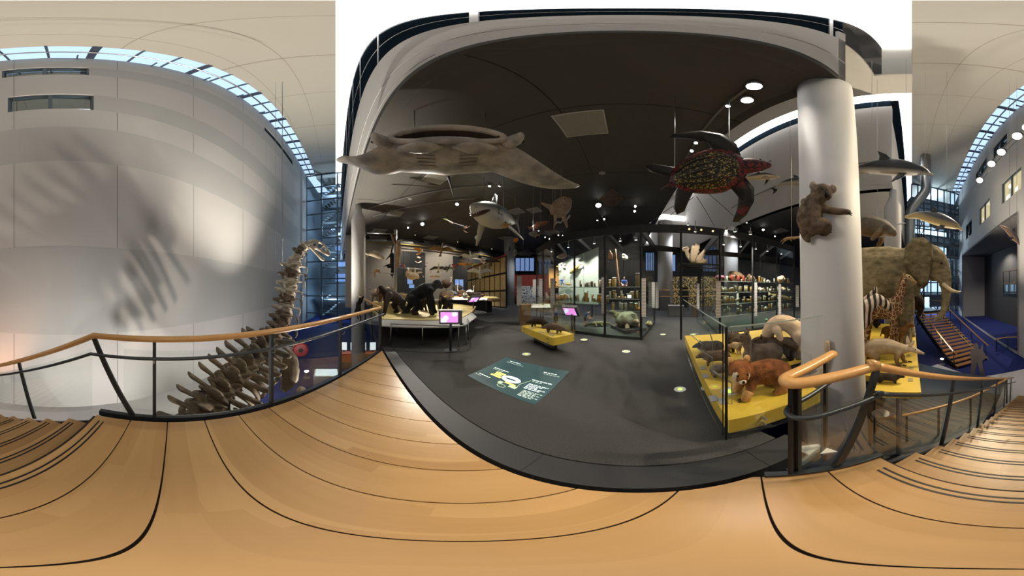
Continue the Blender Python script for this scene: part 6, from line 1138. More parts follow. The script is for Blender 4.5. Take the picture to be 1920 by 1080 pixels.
# shelves
def shelf(t, b, f0, f1, b0, b1, z, k=.75):
    m_ = MB().slab([f0.lerp(b0, .06) + Vector((0, 0, z)), f1.lerp(b1, .06) + Vector((0, 0, z)), f1.lerp(b1, k) + Vector((0, 0, z)), f0.lerp(b0, k) + Vector((0, 0, z))], (0, 0, .018)); obj('glass_shelf', m_, SHG, t, base=b)
    a_ = f0.lerp(b0, .06) + Vector((0, 0, z + .009)); c_ = f1.lerp(b1, .06) + Vector((0, 0, z + .009)); obj('shelf_edge', MB().beam(a_, c_, .012, .022), SHE, t, base=b)
SHG = glass('shelf glass', (.90, .95, .92), .05); SHE = M('green glass edge', (.30, .36, .33), .3)
SA = {1: (1.08,), 2: (1.08, 1.62), 3: (1.08, 1.62), 4: (.86, 1.24, 1.62), 0: (1.08,)}
for i, zs_ in SA.items():
    for z in zs_: shelf(va, vab, FP[i], FP[i + 1], BA[i], BA[i + 1], z, .45 if i < 3 else .7)
SBz = (.62, 1.04, 1.44, 1.82)
for i in (7, 8, 9):
    for z in SBz: shelf(vb, vbb, FP[i], FP[i + 1], BB[i - 7], BB[i - 6], z, .7)
# ---------------------------------------------------------------- label banners on the posts
TXT = stripes('printed label banner', (.60, .58, .59), (.40, .385, .39), 3.2, 'Z', 0.0, .7, .1)
for x, y0, y1, w, d in ((1130, 520, 587, 4.5, 5.8), (1207, 522, 593, 8, 5.45), (1225, 529, 577, 6, 7.6), (1232, 529, 578, 6, 8.2), (1259, 528, 568, 5, 9.5), (1309, 532, 580, 5, 8.5), (1347, 527, 595, 9, 5.85), (1383, 550, 571, 4, 8.0), (1417, 530, 592, 5, 6.65), (1462, 533, 590, 5, 7.55), (1495, 535, 575, 6, 7.6), (1036, 522, 571, 8, 7.0), (1014, 523, 565, 6, 8.1), (1002, 524, 553, 6, 9.2), (974, 518, 573, 9, 9.5), (1319, 541, 558, 2.5, 11)):
    p = LD(x, d - .06, 0); tt = Vector((-p.y, p.x, 0)).normalized(); z1 = PD(x, y0, d).z; z0 = PD(x, y1, d).z; hw = R(w / 6) * d / 2
    o = obj('label_banner', MB().obox(Vector((0, 0, (z1 - z0) / 2)), tt, p.normalized(), Vector((0, 0, 1)), hw, .008, (z1 - z0) / 2), TXT); o.location = (p.x, p.y, z0); tag(o, {974: 'broad grey label banner standing left of the vitrines', 1130: 'narrow white label banner on the post left of the tortoise', 1207: 'long white label banner on the corner post right of the tortoise', 1347: 'long grey label banner on the post of the right vitrine', 1036: 'white label banner on the post before the fish board', 1417: 'grey label banner on the second post of the right vitrine'}.get(x, 'pale label banner ' + {1225: 'seen inside the vitrine right of the corner post', 1232: 'at the back post beside the passage', 1259: 'at the far end of the passage, left', 1309: 'bright one beside the right vitrine at the passage', 1383: 'small one inside the right vitrine first bay', 1462: 'on the third post of the right vitrine', 1495: 'half hidden by the koala column', 1014: 'on the second post from the left', 1002: 'on the leftmost vitrine post', 1319: 'tiny one deep in the passage'}.get(x, 'on a post')), 'banner', 'label banners on the vitrine posts')
# ---------------------------------------------------------------- specimens
def bay(i, f, k, z):          # point in bay i of the whole front: f along, k depth
    f0, f1 = FP[i], FP[i + 1]; b0, b1 = (BA[i], BA[i + 1]) if i < 5 else (BB[i - 7], BB[i - 6])
    p = f0.lerp(f1, f).lerp(b0.lerp(b1, f), k); p.z = z; return p
AMB = [M('amber jar fluid', (.55, .27, .04), .25, var=.5, scale=14, coat=.6), M('pale jar fluid', (.52, .49, .36), .25, var=.45, scale=16, coat=.6), M('dark jar specimen', (.20, .15, .07), .3, var=.6, scale=14, coat=.6), M('golden jar fluid', (.62, .40, .10), .25, var=.5, scale=12, coat=.6)]
LID = M('jar lid', (.45, .47, .46), .3, var=.1)
jarp = []
for i, m_ in enumerate(AMB):
    t = thing('specimen_jar', 'jar', 'jar'); obj('fluid', MB().lathe([(.03, .004), (.045, .012), (.046, .20), (.044, .215)], (0, 0, 0), 12), m_, t, True); obj('glass', MB().lathe([(.05, 0), (.051, .23)], (0, 0, 0), 12), GLSV, t, True); obj('lid', MB().lathe([(.052, .23), (.054, .245), (.05, .252)], (0, 0, 0), 12), LID, t, True); jarp.append(t); t.location = (0, 0, -40)
used = [False] * 4
def jar(p, s, k, label, group):
    if not used[k]: used[k] = True; j = jarp[k]; j.location = p; j.scale = s; j['label'] = label; j['group'] = group
    else: dup(jarp[k], p, (0, 0, random.uniform(0, 6)), s, label, group)
ORD = 'first second third fourth fifth sixth seventh eighth ninth tenth eleventh twelfth thirteenth fourteenth fifteenth sixteenth seventeenth eighteenth nineteenth'.split()
kinds = ('amber', 'pale', 'dark', 'golden')
rows = [(1, 1.098, 5, 'left end'), (2, 1.098, 13, 'fish board'), (3, 1.098, 16, 'pale board corner'), (3, 1.638, 13, 'upper pale corner'), (4, 1.638, 12, 'top tortoise'), (4, 1.258, 11, 'middle tortoise'), (4, .878, 9, 'low tortoise')]
shn = {1.098: 'lower', 1.638: 'upper', 1.258: 'middle', .878: 'lowest'}
for i, z, n, nm in rows:
    for k in range(n):
        kk = random.choice((0, 1, 1, 2, 3)); f = (k + .5 + random.uniform(-.15, .15)) / n
        if i == 4 and z == 1.638 and .28 < f < .72: continue
        h = random.uniform(.5, 1.1); w = random.uniform(.7, 1.15)
        where = {1: 'of the leftmost bay', 2: 'before the fish board', 3: 'left of the tortoise', 4: 'above the tortoise'}[i]
        jar(bay(i, f, random.uniform(.12, .3), z), (w, w, h), kk, '%s specimen jar, %s from the left, on the %s shelf %s' % (kinds[kk], ORD[k], shn[z], where), 'jars on the glass shelves')
for big, f, kk, h in ((2, .25, 0, 1.0), (3, .30, 0, 1.55), (3, .72, 0, 1.2)): jar(bay(big, f, .13, 1.098), (1.5, 1.5, h), kk, 'wide deep amber specimen jar ' + ('before the fish board' if big == 2 else 'tallest in the bay left of the tortoise' if f < .5 else 'near the banner left of the tortoise'), 'jars on the glass shelves')
jar(bay(4, .19, .12, 1.638), (1.3, 1.3, 1.25), 3, 'tall jar with coiled golden specimen on the top shelf', 'jars on the glass shelves'); jar(bay(4, .86, .12, 1.638), (1.7, 1.7, 1.75), 2, 'largest dark jar standing beside the corner post', 'jars on the glass shelves')
for i in (7, 8, 9):
    for z, n in ((.638, 9), (1.058, 17 if i == 7 else 9), (1.458, 19 if i == 7 else 8), (1.838, 7)):
        for k in range(n):
            kk = random.choice((0, 1, 1, 2, 3)); h = random.uniform(.4, 1.0); w = random.uniform(.7, 1.1); lv = {.638: 'lowest', 1.058: 'second', 1.458: 'third', 1.838: 'top'}[z]
            jar(bay(i, (k + .5 + random.uniform(-.2, .2)) / n, random.uniform(.1, .4), z), (w, w, h), kk, '%s specimen jar, %s from left, %s shelf, %s bay of the right vitrine' % (kinds[kk], ORD[k], lv, {7: 'first', 8: 'middle', 9: 'last'}[i]), 'jars in the right vitrine')
def lump(name, label, p, r, mat, n=7, cat='specimen', spread=1.0, vox=None, group=None, seed=0):
    rnd = random.Random(seed); m_ = MB()
    m_.ball((0, 0, r * .5), r * .6, r * .55, r * .5)
    for k in range(n):
        a = rnd.uniform(0, 6.28); e = rnd.uniform(.1, 1.4); q = Vector((math.cos(a) * math.cos(e), math.sin(a) * math.cos(e), math.sin(e))) * r * .62 * spread; m_.tube([(0, 0, r * .4, r * .28), (q.x, q.y, r * .4 + q.z, r * rnd.uniform(.13, .3))], 8, 1, .7)
    o = obj(name, blob(m_, vox or r * .09, 2), mat); o.location = p; return tag(o, label, cat, group)
CORW = hide('white coral', (.55, .50, .42), (.75, .71, .62), 20, .8, bump=.8, fine=60); CORC = hide('cream coral', (.50, .39, .25), (.70, .57, .40), 14, .8, bump=.8, fine=50); CORB = hide('brown sponge', (.10, .065, .035), (.20, .14, .08), 12, .9, bump=.8, fine=40); CORR = hide('red sponge', (.25, .03, .02), (.40, .06, .04), 10, .8, bump=.5)
lump('coral', 'white branching coral on the third shelf', bay(8, .42, .15, 1.458), .14, CORW, 12, 'coral', 1.3, seed=1)
lump('coral', 'white shell-like coral right of the branching one', bay(8, .85, .15, 1.458), .10, CORW, 8, 'coral', 1.1, seed=2)
lump('coral', 'white knobbly coral on the top shelf', bay(8, .72, .12, 1.838), .10, CORW, 14, 'coral', .9, seed=3)
lump('sponge', 'large cream domed sponge above the last bay', bay(9, .55, .3, 1.838), .34, CORC, 16, 'sponge', 1.0, seed=4)
lump('coral', 'tan lacy coral right on the third shelf', bay(9, .55, .2, 1.458), .16, CORC, 14, 'coral', 1.2, seed=5)
lump('coral', 'pale cup coral on a thin stem near the column', bay(9, .85, .15, 1.458), .09, CORW, 6, 'coral', 1.0, seed=6)
lump('sponge', 'huge brown fan sponge behind the right vitrine shelves', bay(7, .75, .62, 1.838), .48, CORB, 18, 'sponge', 1.2, seed=7)
lump('sponge', 'brown fan sponge beside the huge one', bay(8, .3, .6, 1.838), .36, CORB, 14, 'sponge', 1.2, seed=8)
lump('coral', 'pale shell fossil on the second shelf by the column', bay(9, .3, .15, 1.058), .12, CORW, 8, 'coral', 1.0, seed=9)
mp_ = thing('mushroom_sponge', 'purple red mushroom shaped sponge on the top shelf', 'sponge', bay(7, .16, .25, 1.838)); obj('cap', MB().lathe([(.03, .10), (.17, .12), (.19, .17), (.13, .23), (.03, .25)], (0, 0, 0), 20), M('purple cap', (.16, .03, .06), .7, var=.4, scale=12), mp_, True); obj('stem', MB().lathe([(.10, 0), (.07, .11)], (0, 0, 0), 12), CORR, mp_, True)
for k, f in enumerate((.42, .62, .78)): o = obj('red_sponge', MB().tube([(0, 0, .02, .035), (0, 0, .12, .055), (.01, 0, .22, .04)], 10, 3), CORR, None, True); o.location = bay(7, f, .12, 1.838); tag(o, ('first', 'second', 'third')[k] + ' dark red vase sponge on the top shelf from the left', 'sponge', 'red vase sponges')
cr = thing('fish_fossil', 'long toothed yellow brown fish on the second shelf of the last bay', 'fossil', bay(9, .55, .35, 1.06), rot=rotfor(1475, 0, -12)); obj('body', MB().tube([(-.5, 0, .12, .03), (-.2, 0, .12, .07, .09), (.2, 0, .11, .08, .10), (.5, 0, .08, .03, .04)], 10, 3), stripes('banded fossil', (.35, .25, .05), (.06, .04, .02), 6, 'X', 2.0), cr, True); obj('tail', MB().fin([(-.48, .12), (-.66, .24), (-.62, .02)], .02), CORC, cr)
# giant coral on the canopy shelf
gc = thing('coral', 'large cream leafy coral on the glass shelf over the passage', 'coral', PD(1303, 494, 6.0)); gc.location.z = 2.385; gc.scale = (1.4, 1.4, 1.4)
cm = MB(); lo = at_lon(1303); rx = Vector((math.cos(lo), -math.sin(lo), 0)); ry_ = Vector((math.sin(lo), math.cos(lo), 0))
def leaf(pts, th, o, tilt): return MB().fin(pts, th, o, rx, Vector((0, 0, 1)) + ry_ * tilt)
obj('frond', leaf([(-.10, 0), (-.13, .15), (-.10, .33), (-.07, .50), (-.02, .46), (.02, .54), (.06, .49), (.11, .50), (.12, .40), (.09, .36), (.11, .30), (.06, .24), (.09, .12), (.06, 0)], .07, (0, 0, 0), .1), CORC, gc, True)
obj('frond', leaf([(0, 0), (-.02, .10), (.06, .20), (.14, .28), (.22, .36), (.24, .31), (.20, .27), (.24, .22), (.19, .18), (.22, .12), (.29, .10), (.28, .03), (.20, .0), (.10, -.02)], .06, (0, 0, 0), -.15), CORC, gc, True)
obj('frond', leaf([(-.06, .02), (-.16, .12), (-.22, .24), (-.25, .36), (-.32, .40), (-.30, .47), (-.18, .50), (-.13, .44), (-.16, .36), (-.10, .25), (-.06, .1)], .06, (0, 0, 0), .35), CORC, gc, True)
# fish board
fbp = [bay(2, -.1, .42, .95), bay(3, .52, .40, .95)]; bd = thing('fish_board', 'pale blue green board with mounted fish inside the left vitrine', 'board', fbp[0]); bb0 = fbp[0].copy()
nb_ = Vector((fbp[1].y - fbp[0].y, -(fbp[1].x - fbp[0].x), 0)).normalized(); nb_ = nb_ if nb_.dot(fbp[0]) < 0 else -nb_
FBM = M('pale blue green board', (.34, .42, .40), .7, var=.06, scale=1.5)
for k in range(3): a_ = fbp[0].lerp(fbp[1], k / 3 + .004); c_ = fbp[0].lerp(fbp[1], (k + 1) / 3 - .004); h0, h1 = 1.75 + .55 * k / 3, 1.75 + .55 * (k + 1) / 3; obj('panel', MB().slab([a_, c_, c_ + Vector((0, 0, h1)), a_ + Vector((0, 0, h0))], nb_ * -.03), FBM, bd, base=bb0)
fx = thing('fish', 'large silver brown round-bodied fish mounted high on the pale board', 'fish')
def onboard(x, y):
    lo, la = lonlat(x, y); dv = Vector((math.sin(lo), math.cos(lo), 0)); o_ = fbp[0]; d = o_.dot(nb_) / dv.dot(nb_); return Vector((dv.x * d, dv.y * d, EYE + d * math.tan(la))) + nb_ * .09
bpy.data.objects.remove(fx)
FBY = math.degrees(math.atan2((fbp[1] - fbp[0]).y, (fbp[1] - fbp[0]).x))
def bf(label, x, y, L, h, w, c1, c2, yaw, pitch, fc=None):
    fish('mounted_fish', label, onboard(x, y), (0, -R(pitch), R(FBY + yaw)), L, h, w, hide('scales ' + label[:34], c1, c2, 14, .4, bump=.1), M('fin ' + label[:34], fc or [k * .6 for k in c1], .5), 'fish on the pale board')
bf('large silver brown round fish mounted high on the pale board', 1057, 481, .62, .12, .07, (.14, .09, .04), (.34, .29, .22), 180, 0, (.25, .10, .04))
bf('yellow olive pike mounted diagonally on the pale board', 1080, 505, .66, .09, .06, (.28, .22, .05), (.42, .36, .12), 180, -32, (.35, .16, .04))
bf('slim blue grey fish at the right edge of the pale board', 1088, 485, .28, .035, .03, (.10, .16, .22), (.3, .34, .34), 180, -5)
bf('brown striped perch below the pike on the pale board', 1068, 533, .34, .055, .03, (.22, .15, .06), (.4, .3, .14), 180, 5)
for i, (x, y, L, c1) in enumerate(((1048, 500, .14, (.25, .20, .03)), (1055, 497, .13, (.10, .09, .08)), (1062, 498, .14, (.14, .14, .14)), (1046, 511, .12, (.06, .06, .05)), (1054, 507, .12, (.45, .36, .28)), (1049, 516, .12, (.05, .05, .05)), (1058, 503, .1, (.35, .32, .24)), (1049, 537, .24, (.18, .12, .07)), (1045, 529, .12, (.06, .06, .06)), (1080, 494, .12, (.2, .2, .18)))): bf(('yellow', 'brown', 'silver grey', 'dark', 'pink', 'black', 'cream', 'long brown', 'tiny black', 'grey green')[i] + ' small fish among the little fish on the board', x, y, L, L * .3, L * .12, c1, [min(1, k * 1.7) for k in c1], 180, random.uniform(-20, 20))
o = obj('wooden_board', MB().obox(Vector((0, 0, .5)), Vector((1, 0, 0)), Vector((0, 1, 0)), Vector((0, 0, 1)), .25, .05, .5), M('orange lit wood', (.55, .30, .08), .5)); o.location = bay(1, .35, .6, 1.6); o.rotation_euler = (0, 0, -at_lon(1022)); tag(o, 'orange lit wooden board left of the fish board', 'board')
# hanging oar, shovel-like paddle, ray-shaped model in the corner bay
pd_ = thing('wooden_paddle', 'long brown wooden paddle leaning in the vitrine above the tortoise', 'paddle', bay(4, .30, .3, 1.64)); q = lambda x, y: PD(x, y, 6.3) - pd_.location
obj('shaft', MB().tube([(*q(1162, 540), .035), (*q(1157, 500), .03), (*q(1154, 468), .025)], 8, 2), M('old wood', (.24, .13, .06), .7, var=.3, scale=12), pd_, True); obj('blade', MB().fin([(-.10, 0), (-.085, .14), (-.03, .33), (.03, .22), (.075, .10), (.09, -.02)], .03, q(1145, 485), Vector((math.cos(at_lon(1145)), -math.sin(at_lon(1145)), 0)), (0, 0, 1)), M('orange wood', (.36, .17, .05), .6, var=.3, scale=9), pd_)
lump('whale_bone', 'pale green-grey bone model hanging right of the paddle', PD(1172, 488, 6.6), .20, hide('grey bone', (.30, .32, .28), (.46, .47, .42), 8, .6), 5, 'bone', 1.2, seed=12)
# small figures
person('small standing figure of a boy in dark blue shirt behind the armadillo case', PZ(1042, 613, .1), rotfor(1042, -95), .44, (.02, .05, .16), (.045, .045, .03), (.05, .025, .015), {})
person('small figure of a boy in blue shirt bending over the crocodile', PZ(1097, 612, .1), rotfor(1097, -10), .42, (.02, .06, .22), (.05, .045, .03), (.02, .012, .01), dict(che=(.16, 0, 1.22), nec=(.30, 0, 1.28), hea=(.44, 0, 1.33), ls=(.2, .18, 1.24), le=(.34, .22, .98), lh=(.56, .2, .82), rs=(.2, -.18, 1.24), re=(.3, -.22, .98), rh=(.44, -.2, .86)))
person('small climbing figure in blue shirt with raised arms on the pale board', onboard(1059, 541) + nb_ * .1, rotfor(1059, -90), .27, (.02, .10, .45), (.12, .13, .14), (.3, .1, .05), dict(le=(0, .45, 1.45), lh=(0, .6, 1.72), re=(0, -.42, 1.25), rh=(0, -.6, 1.55), lk=(.1, .25, .6), la=(.05, .22, .25), lf=(.2, .22, .2)))
person('small figure of a man in bright blue shirt sitting on the top shelf', bay(4, .46, .14, 1.64), rotfor(1164, -85), .36, (.02, .12, .55), (.25, .06, .05), (.45, .32, .26), dict(pel=(0, 0, .1), che=(.05, 0, .48), nec=(.06, 0, .63), hea=(.08, 0, .78), ls=(.05, .19, .57), le=(.15, .26, .3), lh=(.32, .14, .2), rs=(.05, -.19, .57), re=(.15, -.26, .3), rh=(.32, -.14, .2), lhip=(0, .1, .08), lk=(.3, .2, .12), la=(.35, .05, .08), lf=(.4, -.05, .07), rhip=(0, -.1, .08), rk=(.3, -.2, .12), ra=(.35, -.05, .08), rf=(.4, .05, .07)))
tp = thing('tablet', 'bright tablet screen standing on the middle shelf', 'tablet', bay(4, .62, .12, 1.262), rot=rotfor(1178, 0)); obj('frame', MB().box(-.095, .095, 0, .015, 0, .13), BLACK, tp); obj('display', MB().box(-.065, .065, -.004, .0, .015, .115), SCRW, tp)
lump('specimen_group', 'orange feathery specimen on the lowest shelf by the corner', bay(4, .88, .12, .88), .09, hide('orange feather', (.50, .22, .03), (.70, .38, .08), 14), 10, 'specimen', 1.2, seed=14)
for k in range(6): lump('bone', ('rounded', 'long', 'branched', 'pale', 'small', 'curved')[k] + ' bone lying on the middle shelf above the tortoise', bay(4, .22 + .09 * k, .16, 1.26), .05 + .01 * (k % 3), hide('lit bone %d' % k, (.5, .34, .2), (.7, .5, .34), 14), 4, 'bone', 1.3, seed=20 + k, group='bones on the middle shelf')
# giant tortoise on a dark pallet
tz = .20; tp_ = PZ(1177, 612, tz)
o = obj('pallet', MB().box(-.55, .55, -.42, .42, 0, .10), M('dark pallet', (.04, .04, .045), .5)); o.location = (tp_.x, tp_.y, .10); o.rotation_euler = (0, 0, -at_lon(1177) + R(-60)); tag(o, 'dark pallet under the giant tortoise', 'pallet')
TSH = hide('tortoise shell', (.20, .17, .12), (.36, .33, .27), 5, .5, (.10, .08, .05), .12, .42, bump=.2); TSK = hide('tortoise skin', (.30, .21, .15), (.46, .35, .27), 10, .8, bump=.5)
to = thing('giant_tortoise', 'giant tortoise with painted curl on its shell standing on a pallet', 'tortoise', (tp_.x, tp_.y, tz), -at_lon(1177) + R(-55))
obj('shell', MB().lathe([(.40, .12), (.43, .18), (.40, .33), (.30, .47), (.16, .54), (.02, .56)], (0, 0, 0), 24), TSH, to, True); bs = MB()
for tb_x in ([(.3, 0, .2, .09), (.46, 0, .26, .065), (.54, 0, .28, .075), (.62, 0, .25, .045)], [(.25, .2, .2, .09), (.30, .25, .09, .07), (.32, .26, .02, .08)], [(.25, -.2, .2, .09), (.32, -.25, .09, .07), (.36, -.26, .02, .08)], [(-.25, .2, .2, .09), (-.28, .25, .09, .08), (-.28, .26, .02, .09)], [(-.25, -.2, .2, .09), (-.28, -.25, .09, .08), (-.28, -.26, .02, .09)], [(-.3, 0, .16, .2, .07), (.3, 0, .16, .22, .07)]): bs.tube(tb_x, 12, 3)
obj('body', blob(bs, .022), TSK, to)
for s in (1, -1): obj('eye', MB().ball((.585, s * .05, .295), .012), EYEM, to)
cu = []
for k in range(22): a = k * .42; r_ = .012 + .0042 * k; cu.append((.30 + .0, .0 + r_ * math.cos(a), .44 + r_ * math.sin(a) * .9))
obj('painted_curl', MB().tube([(.415 - (p[2] - .33) * .62 - p[1] * p[1] * .9, p[1], p[2] - .03, .009) for p in cu], 6, 1, .3), M('black paint', (.01, .01, .01), .5), to)
cz = PZ(1122, 611, .1); CRO = hide('crocodile hide', (.09, .08, .04), (.20, .18, .10), 12, .7, bump=.8, fine=40)
beast('crocodile', 'olive crocodile lying on the vitrine floor left of the tortoise', 'crocodile', (cz.x, cz.y, .1), rotfor(1122, 10), [[(-.62, 0, .05, .02), (-.35, 0, .07, .05), (-.1, 0, .11, .12, .09), (.12, 0, .11, .12, .09), (.28, 0, .10, .07, .06), (.38, 0, .09, .07, .05), (.52, 0, .07, .035, .03)], [(.1, .1, .08, .04), (.14, .18, .03, .03)], [(.1, -.1, .08, .04), (.14, -.18, .03, .03)], [(-.12, .1, .08, .04), (-.1, .18, .03, .03)], [(-.12, -.1, .08, .04), (-.1, -.18, .03, .03)]], CRO, .018, .95, eyes=((.38, .05, .14), (.38, -.05, .14)))
T, ne, hd = quadruped(.75, .50, .14, .15, .05, (.12, .10, .10, .085), (.15, -.03, .085, .045), [(-.05, 0, -.02, .06), (-.2, 0, -.15, .04), (-.4, 0, -.3, .02)]); bz = bay(4, .16, .66, .1)
beast('monitor_lizard', 'olive brown bulky reptile standing behind the tortoise', 'reptile', bz, rotfor(1150, 170), T, CRO, .022, 1.0, eyes=((hd[0] - .06, .06, hd[2] + .05), (hd[0] - .06, -.06, hd[2] + .05)))
lump('shell', 'round brown sea shell on the floor before the corner post', PZ(1196, 624, .11), .05, hide('brown shell', (.25, .13, .08), (.4, .24, .16), 12), 4, 'shell', .7, seed=40)
lump('basket', 'pale woven crab basket on the floor by the passage', bay(4, .97, .55, .1), .20, hide('pale wicker', (.28, .24, .15), (.42, .37, .25), 20), 12, 'basket', 1.0, seed=41)
# benches and counters at the far end of the passage
for i, (x, y, w, h_, d, c1, lb_) in enumerate(((1262, 575, 9, .45, 11.9, (.28, .15, .06), 'wooden chest at the far end of the passage'), (1283, 545, 7, 1.6, 15, (.005, .005, .005), 'black box tower in the passage background'), (1268, 596, 14, .55, 10.6, (.30, .30, .31), 'grey low counter at the end of the passage'), (1303, 590, 6, .55, 10.4, (.22, .13, .07), 'brown cabinet beside the right vitrine'))):
    p = LD(x, d, 0); o = obj('counter' if 'counter' in lb_ else 'cabinet', MB().box(-R(w / 6) * d / 1, R(w / 6) * d / 1, -.25, .25, 0, h_).box(-R(w / 6) * d * 1.03, R(w / 6) * d * 1.03, -.28, .28, h_, h_ + .04), M('cabinet %d' % i, c1, .5)); o.rotation_euler = (0, 0, -at_lon(x)); o.location = p; tag(o, lb_, 'cabinet')
# rail of the far gallery seen through the passage
fr = thing('railing', 'thin wooden rail at the far end of the passage', 'railing', LD(1270, 14, 0)); f0 = fr.location.copy()
for z in (1.02, 1.45): obj('handrail', MB().cyl(LD(1236, 12.5, z) - f0, LD(1366, 13.5, z) - f0, .03, 8), HANDW, fr)
for x in (1236, 1262, 1290, 1320, 1350): p = LD(x, 12.8, 0); obj('post', MB().beam(p - f0, p + Vector((0, 0, 1.45)) - f0, .03), DSTEEL, fr)
# golden specimen cabinets far behind
for i, (x, d) in enumerate(((1258, 16.5), (1292, 16.5), (1330, 16.5))):
    p = LD(x, d, 0); o = obj('far_cabinet', MB().box(-.74, .74, -.2, .2, .9, 2.6).box(-.78, .78, -.25, .25, 0, .9), speck('golden specimen rows %d' % i, (.03, .028, .022), (.50, .36, .12), 9, -.05, .6)); o.location = p; o.rotation_euler = (0, 0, -at_lon(x)); tag(o, 'far cabinet with golden specimens, ' + ('left', 'middle', 'right')[i] + ' one behind the passage', 'cabinet', 'far golden cabinets')
# ================================================================ ARMADILLO CASE
a0, a1, a2 = PZ(978, 611, .45), PZ(1037, 634, .45), PZ(1076, 626, .45); a3 = a0 + (a2 - a1)
ac = thing('display_case', 'yellow plinth case with two scaly mammals under glass', 'display case', (a1.x, a1.y, 0)); ab = ac.location.copy(); P4 = [a0, a1, a2, a3]
obj('plinth', MB().slab([Vector((p.x, p.y, .26)) for p in P4], (0, 0, .19)), YEL, ac, base=ab)
cc = sum(P4, Vector()) / 4
for k in (.22, .72): p = a0.lerp(a1, k).lerp(a3.lerp(a2, k), .5); obj('foot', MB().box(p.x - .09, p.x + .09, p.y - .09, p.y + .09, 0, .26), BLACK, ac, base=ab)
ou = [cc + (p - cc) * 1.03 for p in P4]
for i in range(4): obj('glass_panel', panel(ou[i], ou[(i + 1) % 4], .20, 1.36, .20, 1.36), GLSV, ac, base=ab)
dl = (a1 - a0).normalized(); dn_ = (a2 - a1).normalized()
for k in (.12, .88):
    for z in (.30, .40): obj('bolt', MB().cyl(a0.lerp(a1, k) + Vector((0, 0, z - .45)) - ab + Vector((0, 0, 0)), a0.lerp(a1, k) + Vector((0, 0, z - .45)) - dn_ * .045 - ab, .016, 8), STEEL, ac)
for k, j in ((.3, .12), (.6, .12), (.86, .2)): p = a0.lerp(a1, k).lerp(a3.lerp(a2, k), j); obj('label_plate', MB().obox(p + Vector((0, 0, .005)) - ab, dl, dn_, Vector((0, 0, 1)), .07, .03, .004), M('grey label plate', (.3, .31, .33), .4) if k == .3 else bpy.data.materials['grey label plate'], ac)
DKB = hide('dark scaly hide', (.012, .009, .007), (.035, .026, .02), 30, .8, bump=.9, fine=45); SCB = hide('brown scaly hide', (.06, .04, .028), (.15, .105, .075), 26, .75, bump=1.0, fine=40)
p = PZ(1008, 613, .45); beast('pangolin', 'dark scaly mammal facing left on the yellow plinth', 'mammal', (p.x, p.y, .45), (0, 0, -at_lon(1008) + R(160)), [[(-.22, 0, .13, .05), (-.12, 0, .17, .10, .10), (.06, 0, .18, .10, .11), (.2, 0, .15, .07, .08), (.30, 0, .12, .045), (.36, 0, .085, .025)], [(-.16, .05, .12, .04), (-.17, .06, .02, .03)], [(-.16, -.05, .12, .04), (-.13, -.06, .02, .03)], [(.12, .05, .12, .035), (.14, .06, .02, .028)], [(.12, -.05, .12, .035), (.09, -.06, .02, .028)], [(-.2, 0, .14, .05), (-.33, 0, .1, .04), (-.42, 0, .03, .02)]], DKB, .014, 1.05, eyes=((.31, .035, .14), (.31, -.035, .14)))
p = PZ(1038, 624, .45); beast('armadillo', 'brown armoured mammal facing right in front of the dark one', 'mammal', (p.x, p.y, .45), (0, 0, -at_lon(1038) - R(22)), [[(-.22, 0, .13, .05), (-.1, 0, .16, .095, .09), (.06, 0, .155, .095, .09), (.18, 0, .13, .075, .075), (.27, 0, .11, .05), (.31, 0, .09, .035)], [(-.14, .05, .1, .035), (-.15, .06, .02, .028)], [(-.14, -.05, .1, .035), (-.11, -.06, .02, .028)], [(.13, .05, .1, .032), (.16, .06, .02, .026)], [(.13, -.05, .1, .032), (.11, -.06, .02, .026)], [(-.2, 0, .13, .045), (-.3, 0, .1, .03)]], SCB, .014, 1.05, eyes=((.27, .04, .13), (.27, -.04, .13)))
bk = thing('reading_stand', 'white sloping book-like reading board behind the yellow case', 'stand', PZ(1014, 612, 0) * 1.08); bk.location.z = 0; bk.rotation_euler = (0, 0, -at_lon(1014))
obj('board', MB().obox(Vector((0, 0, .80)), Vector((1, 0, 0)), Vector((0, .9, .43)), Vector((0, -.43, .9)), .42, .16, .012), PAPER, bk); obj('leg', MB().beam((0, .05, 0), (0, .05, .78), .05), DSTEEL, bk)
p = LD(984, 8.0, 0); o = obj('crate', MB().box(-.24, .24, -.2, .2, 0, .86).box(-.26, .26, -.22, .22, .86, .89), M('brown chest wood', (.16, .09, .04), .6)); o.location = p; tag(o, 'brown wooden chest left behind the yellow case', 'chest')
# ================================================================ TREE KANGAROO CASE
C0_ = PZ(1366.5, 788, .35); E1 = Vector((.745, .667, 0)); E2 = Vector((.667, -.745, 0)); CZ = .35
def CP(a, b, z=CZ): return Vector((C0_.x, C0_.y, 0)) + E1 * a + E2 * b + Vector((0, 0, z))
kc = thing('display_case', 'long yellow plinth case with tree kangaroo and other mammals beside the column', 'display case', CP(0, 0, 0)); kb = kc.location.copy()
ply = [CP(0, 0), CP(3.35, 0), CP(3.35, 2.9), CP(1.15, 2.9), CP(1.15, 1.02), CP(0, 1.02)]
obj('plinth', MB().slab([Vector((p.x, p.y, .16)) for p in ply], (0, 0, CZ - .16)), YEL, kc, base=kb)
obj('foot', MB().slab([CP(.25, .3, 0), CP(3.1, .3, 0), CP(3.1, 1.6, 0), CP(1.3, 1.6, 0), CP(.25, .9, 0)], (0, 0, .16)), BLACK, kc, base=kb)
for a_, b_ in (((0, 0), (1.7, 0)), ((1.7, 0), (3.35, 0)), ((0, 0), (0, 1.02))): obj('glass_panel', panel(CP(*a_) - E1 * .025 - E2 * .025, CP(*b_) - E2 * .025 - E1 * .025, .10, 1.30, .10, 1.30), GLSV, kc, base=kb)
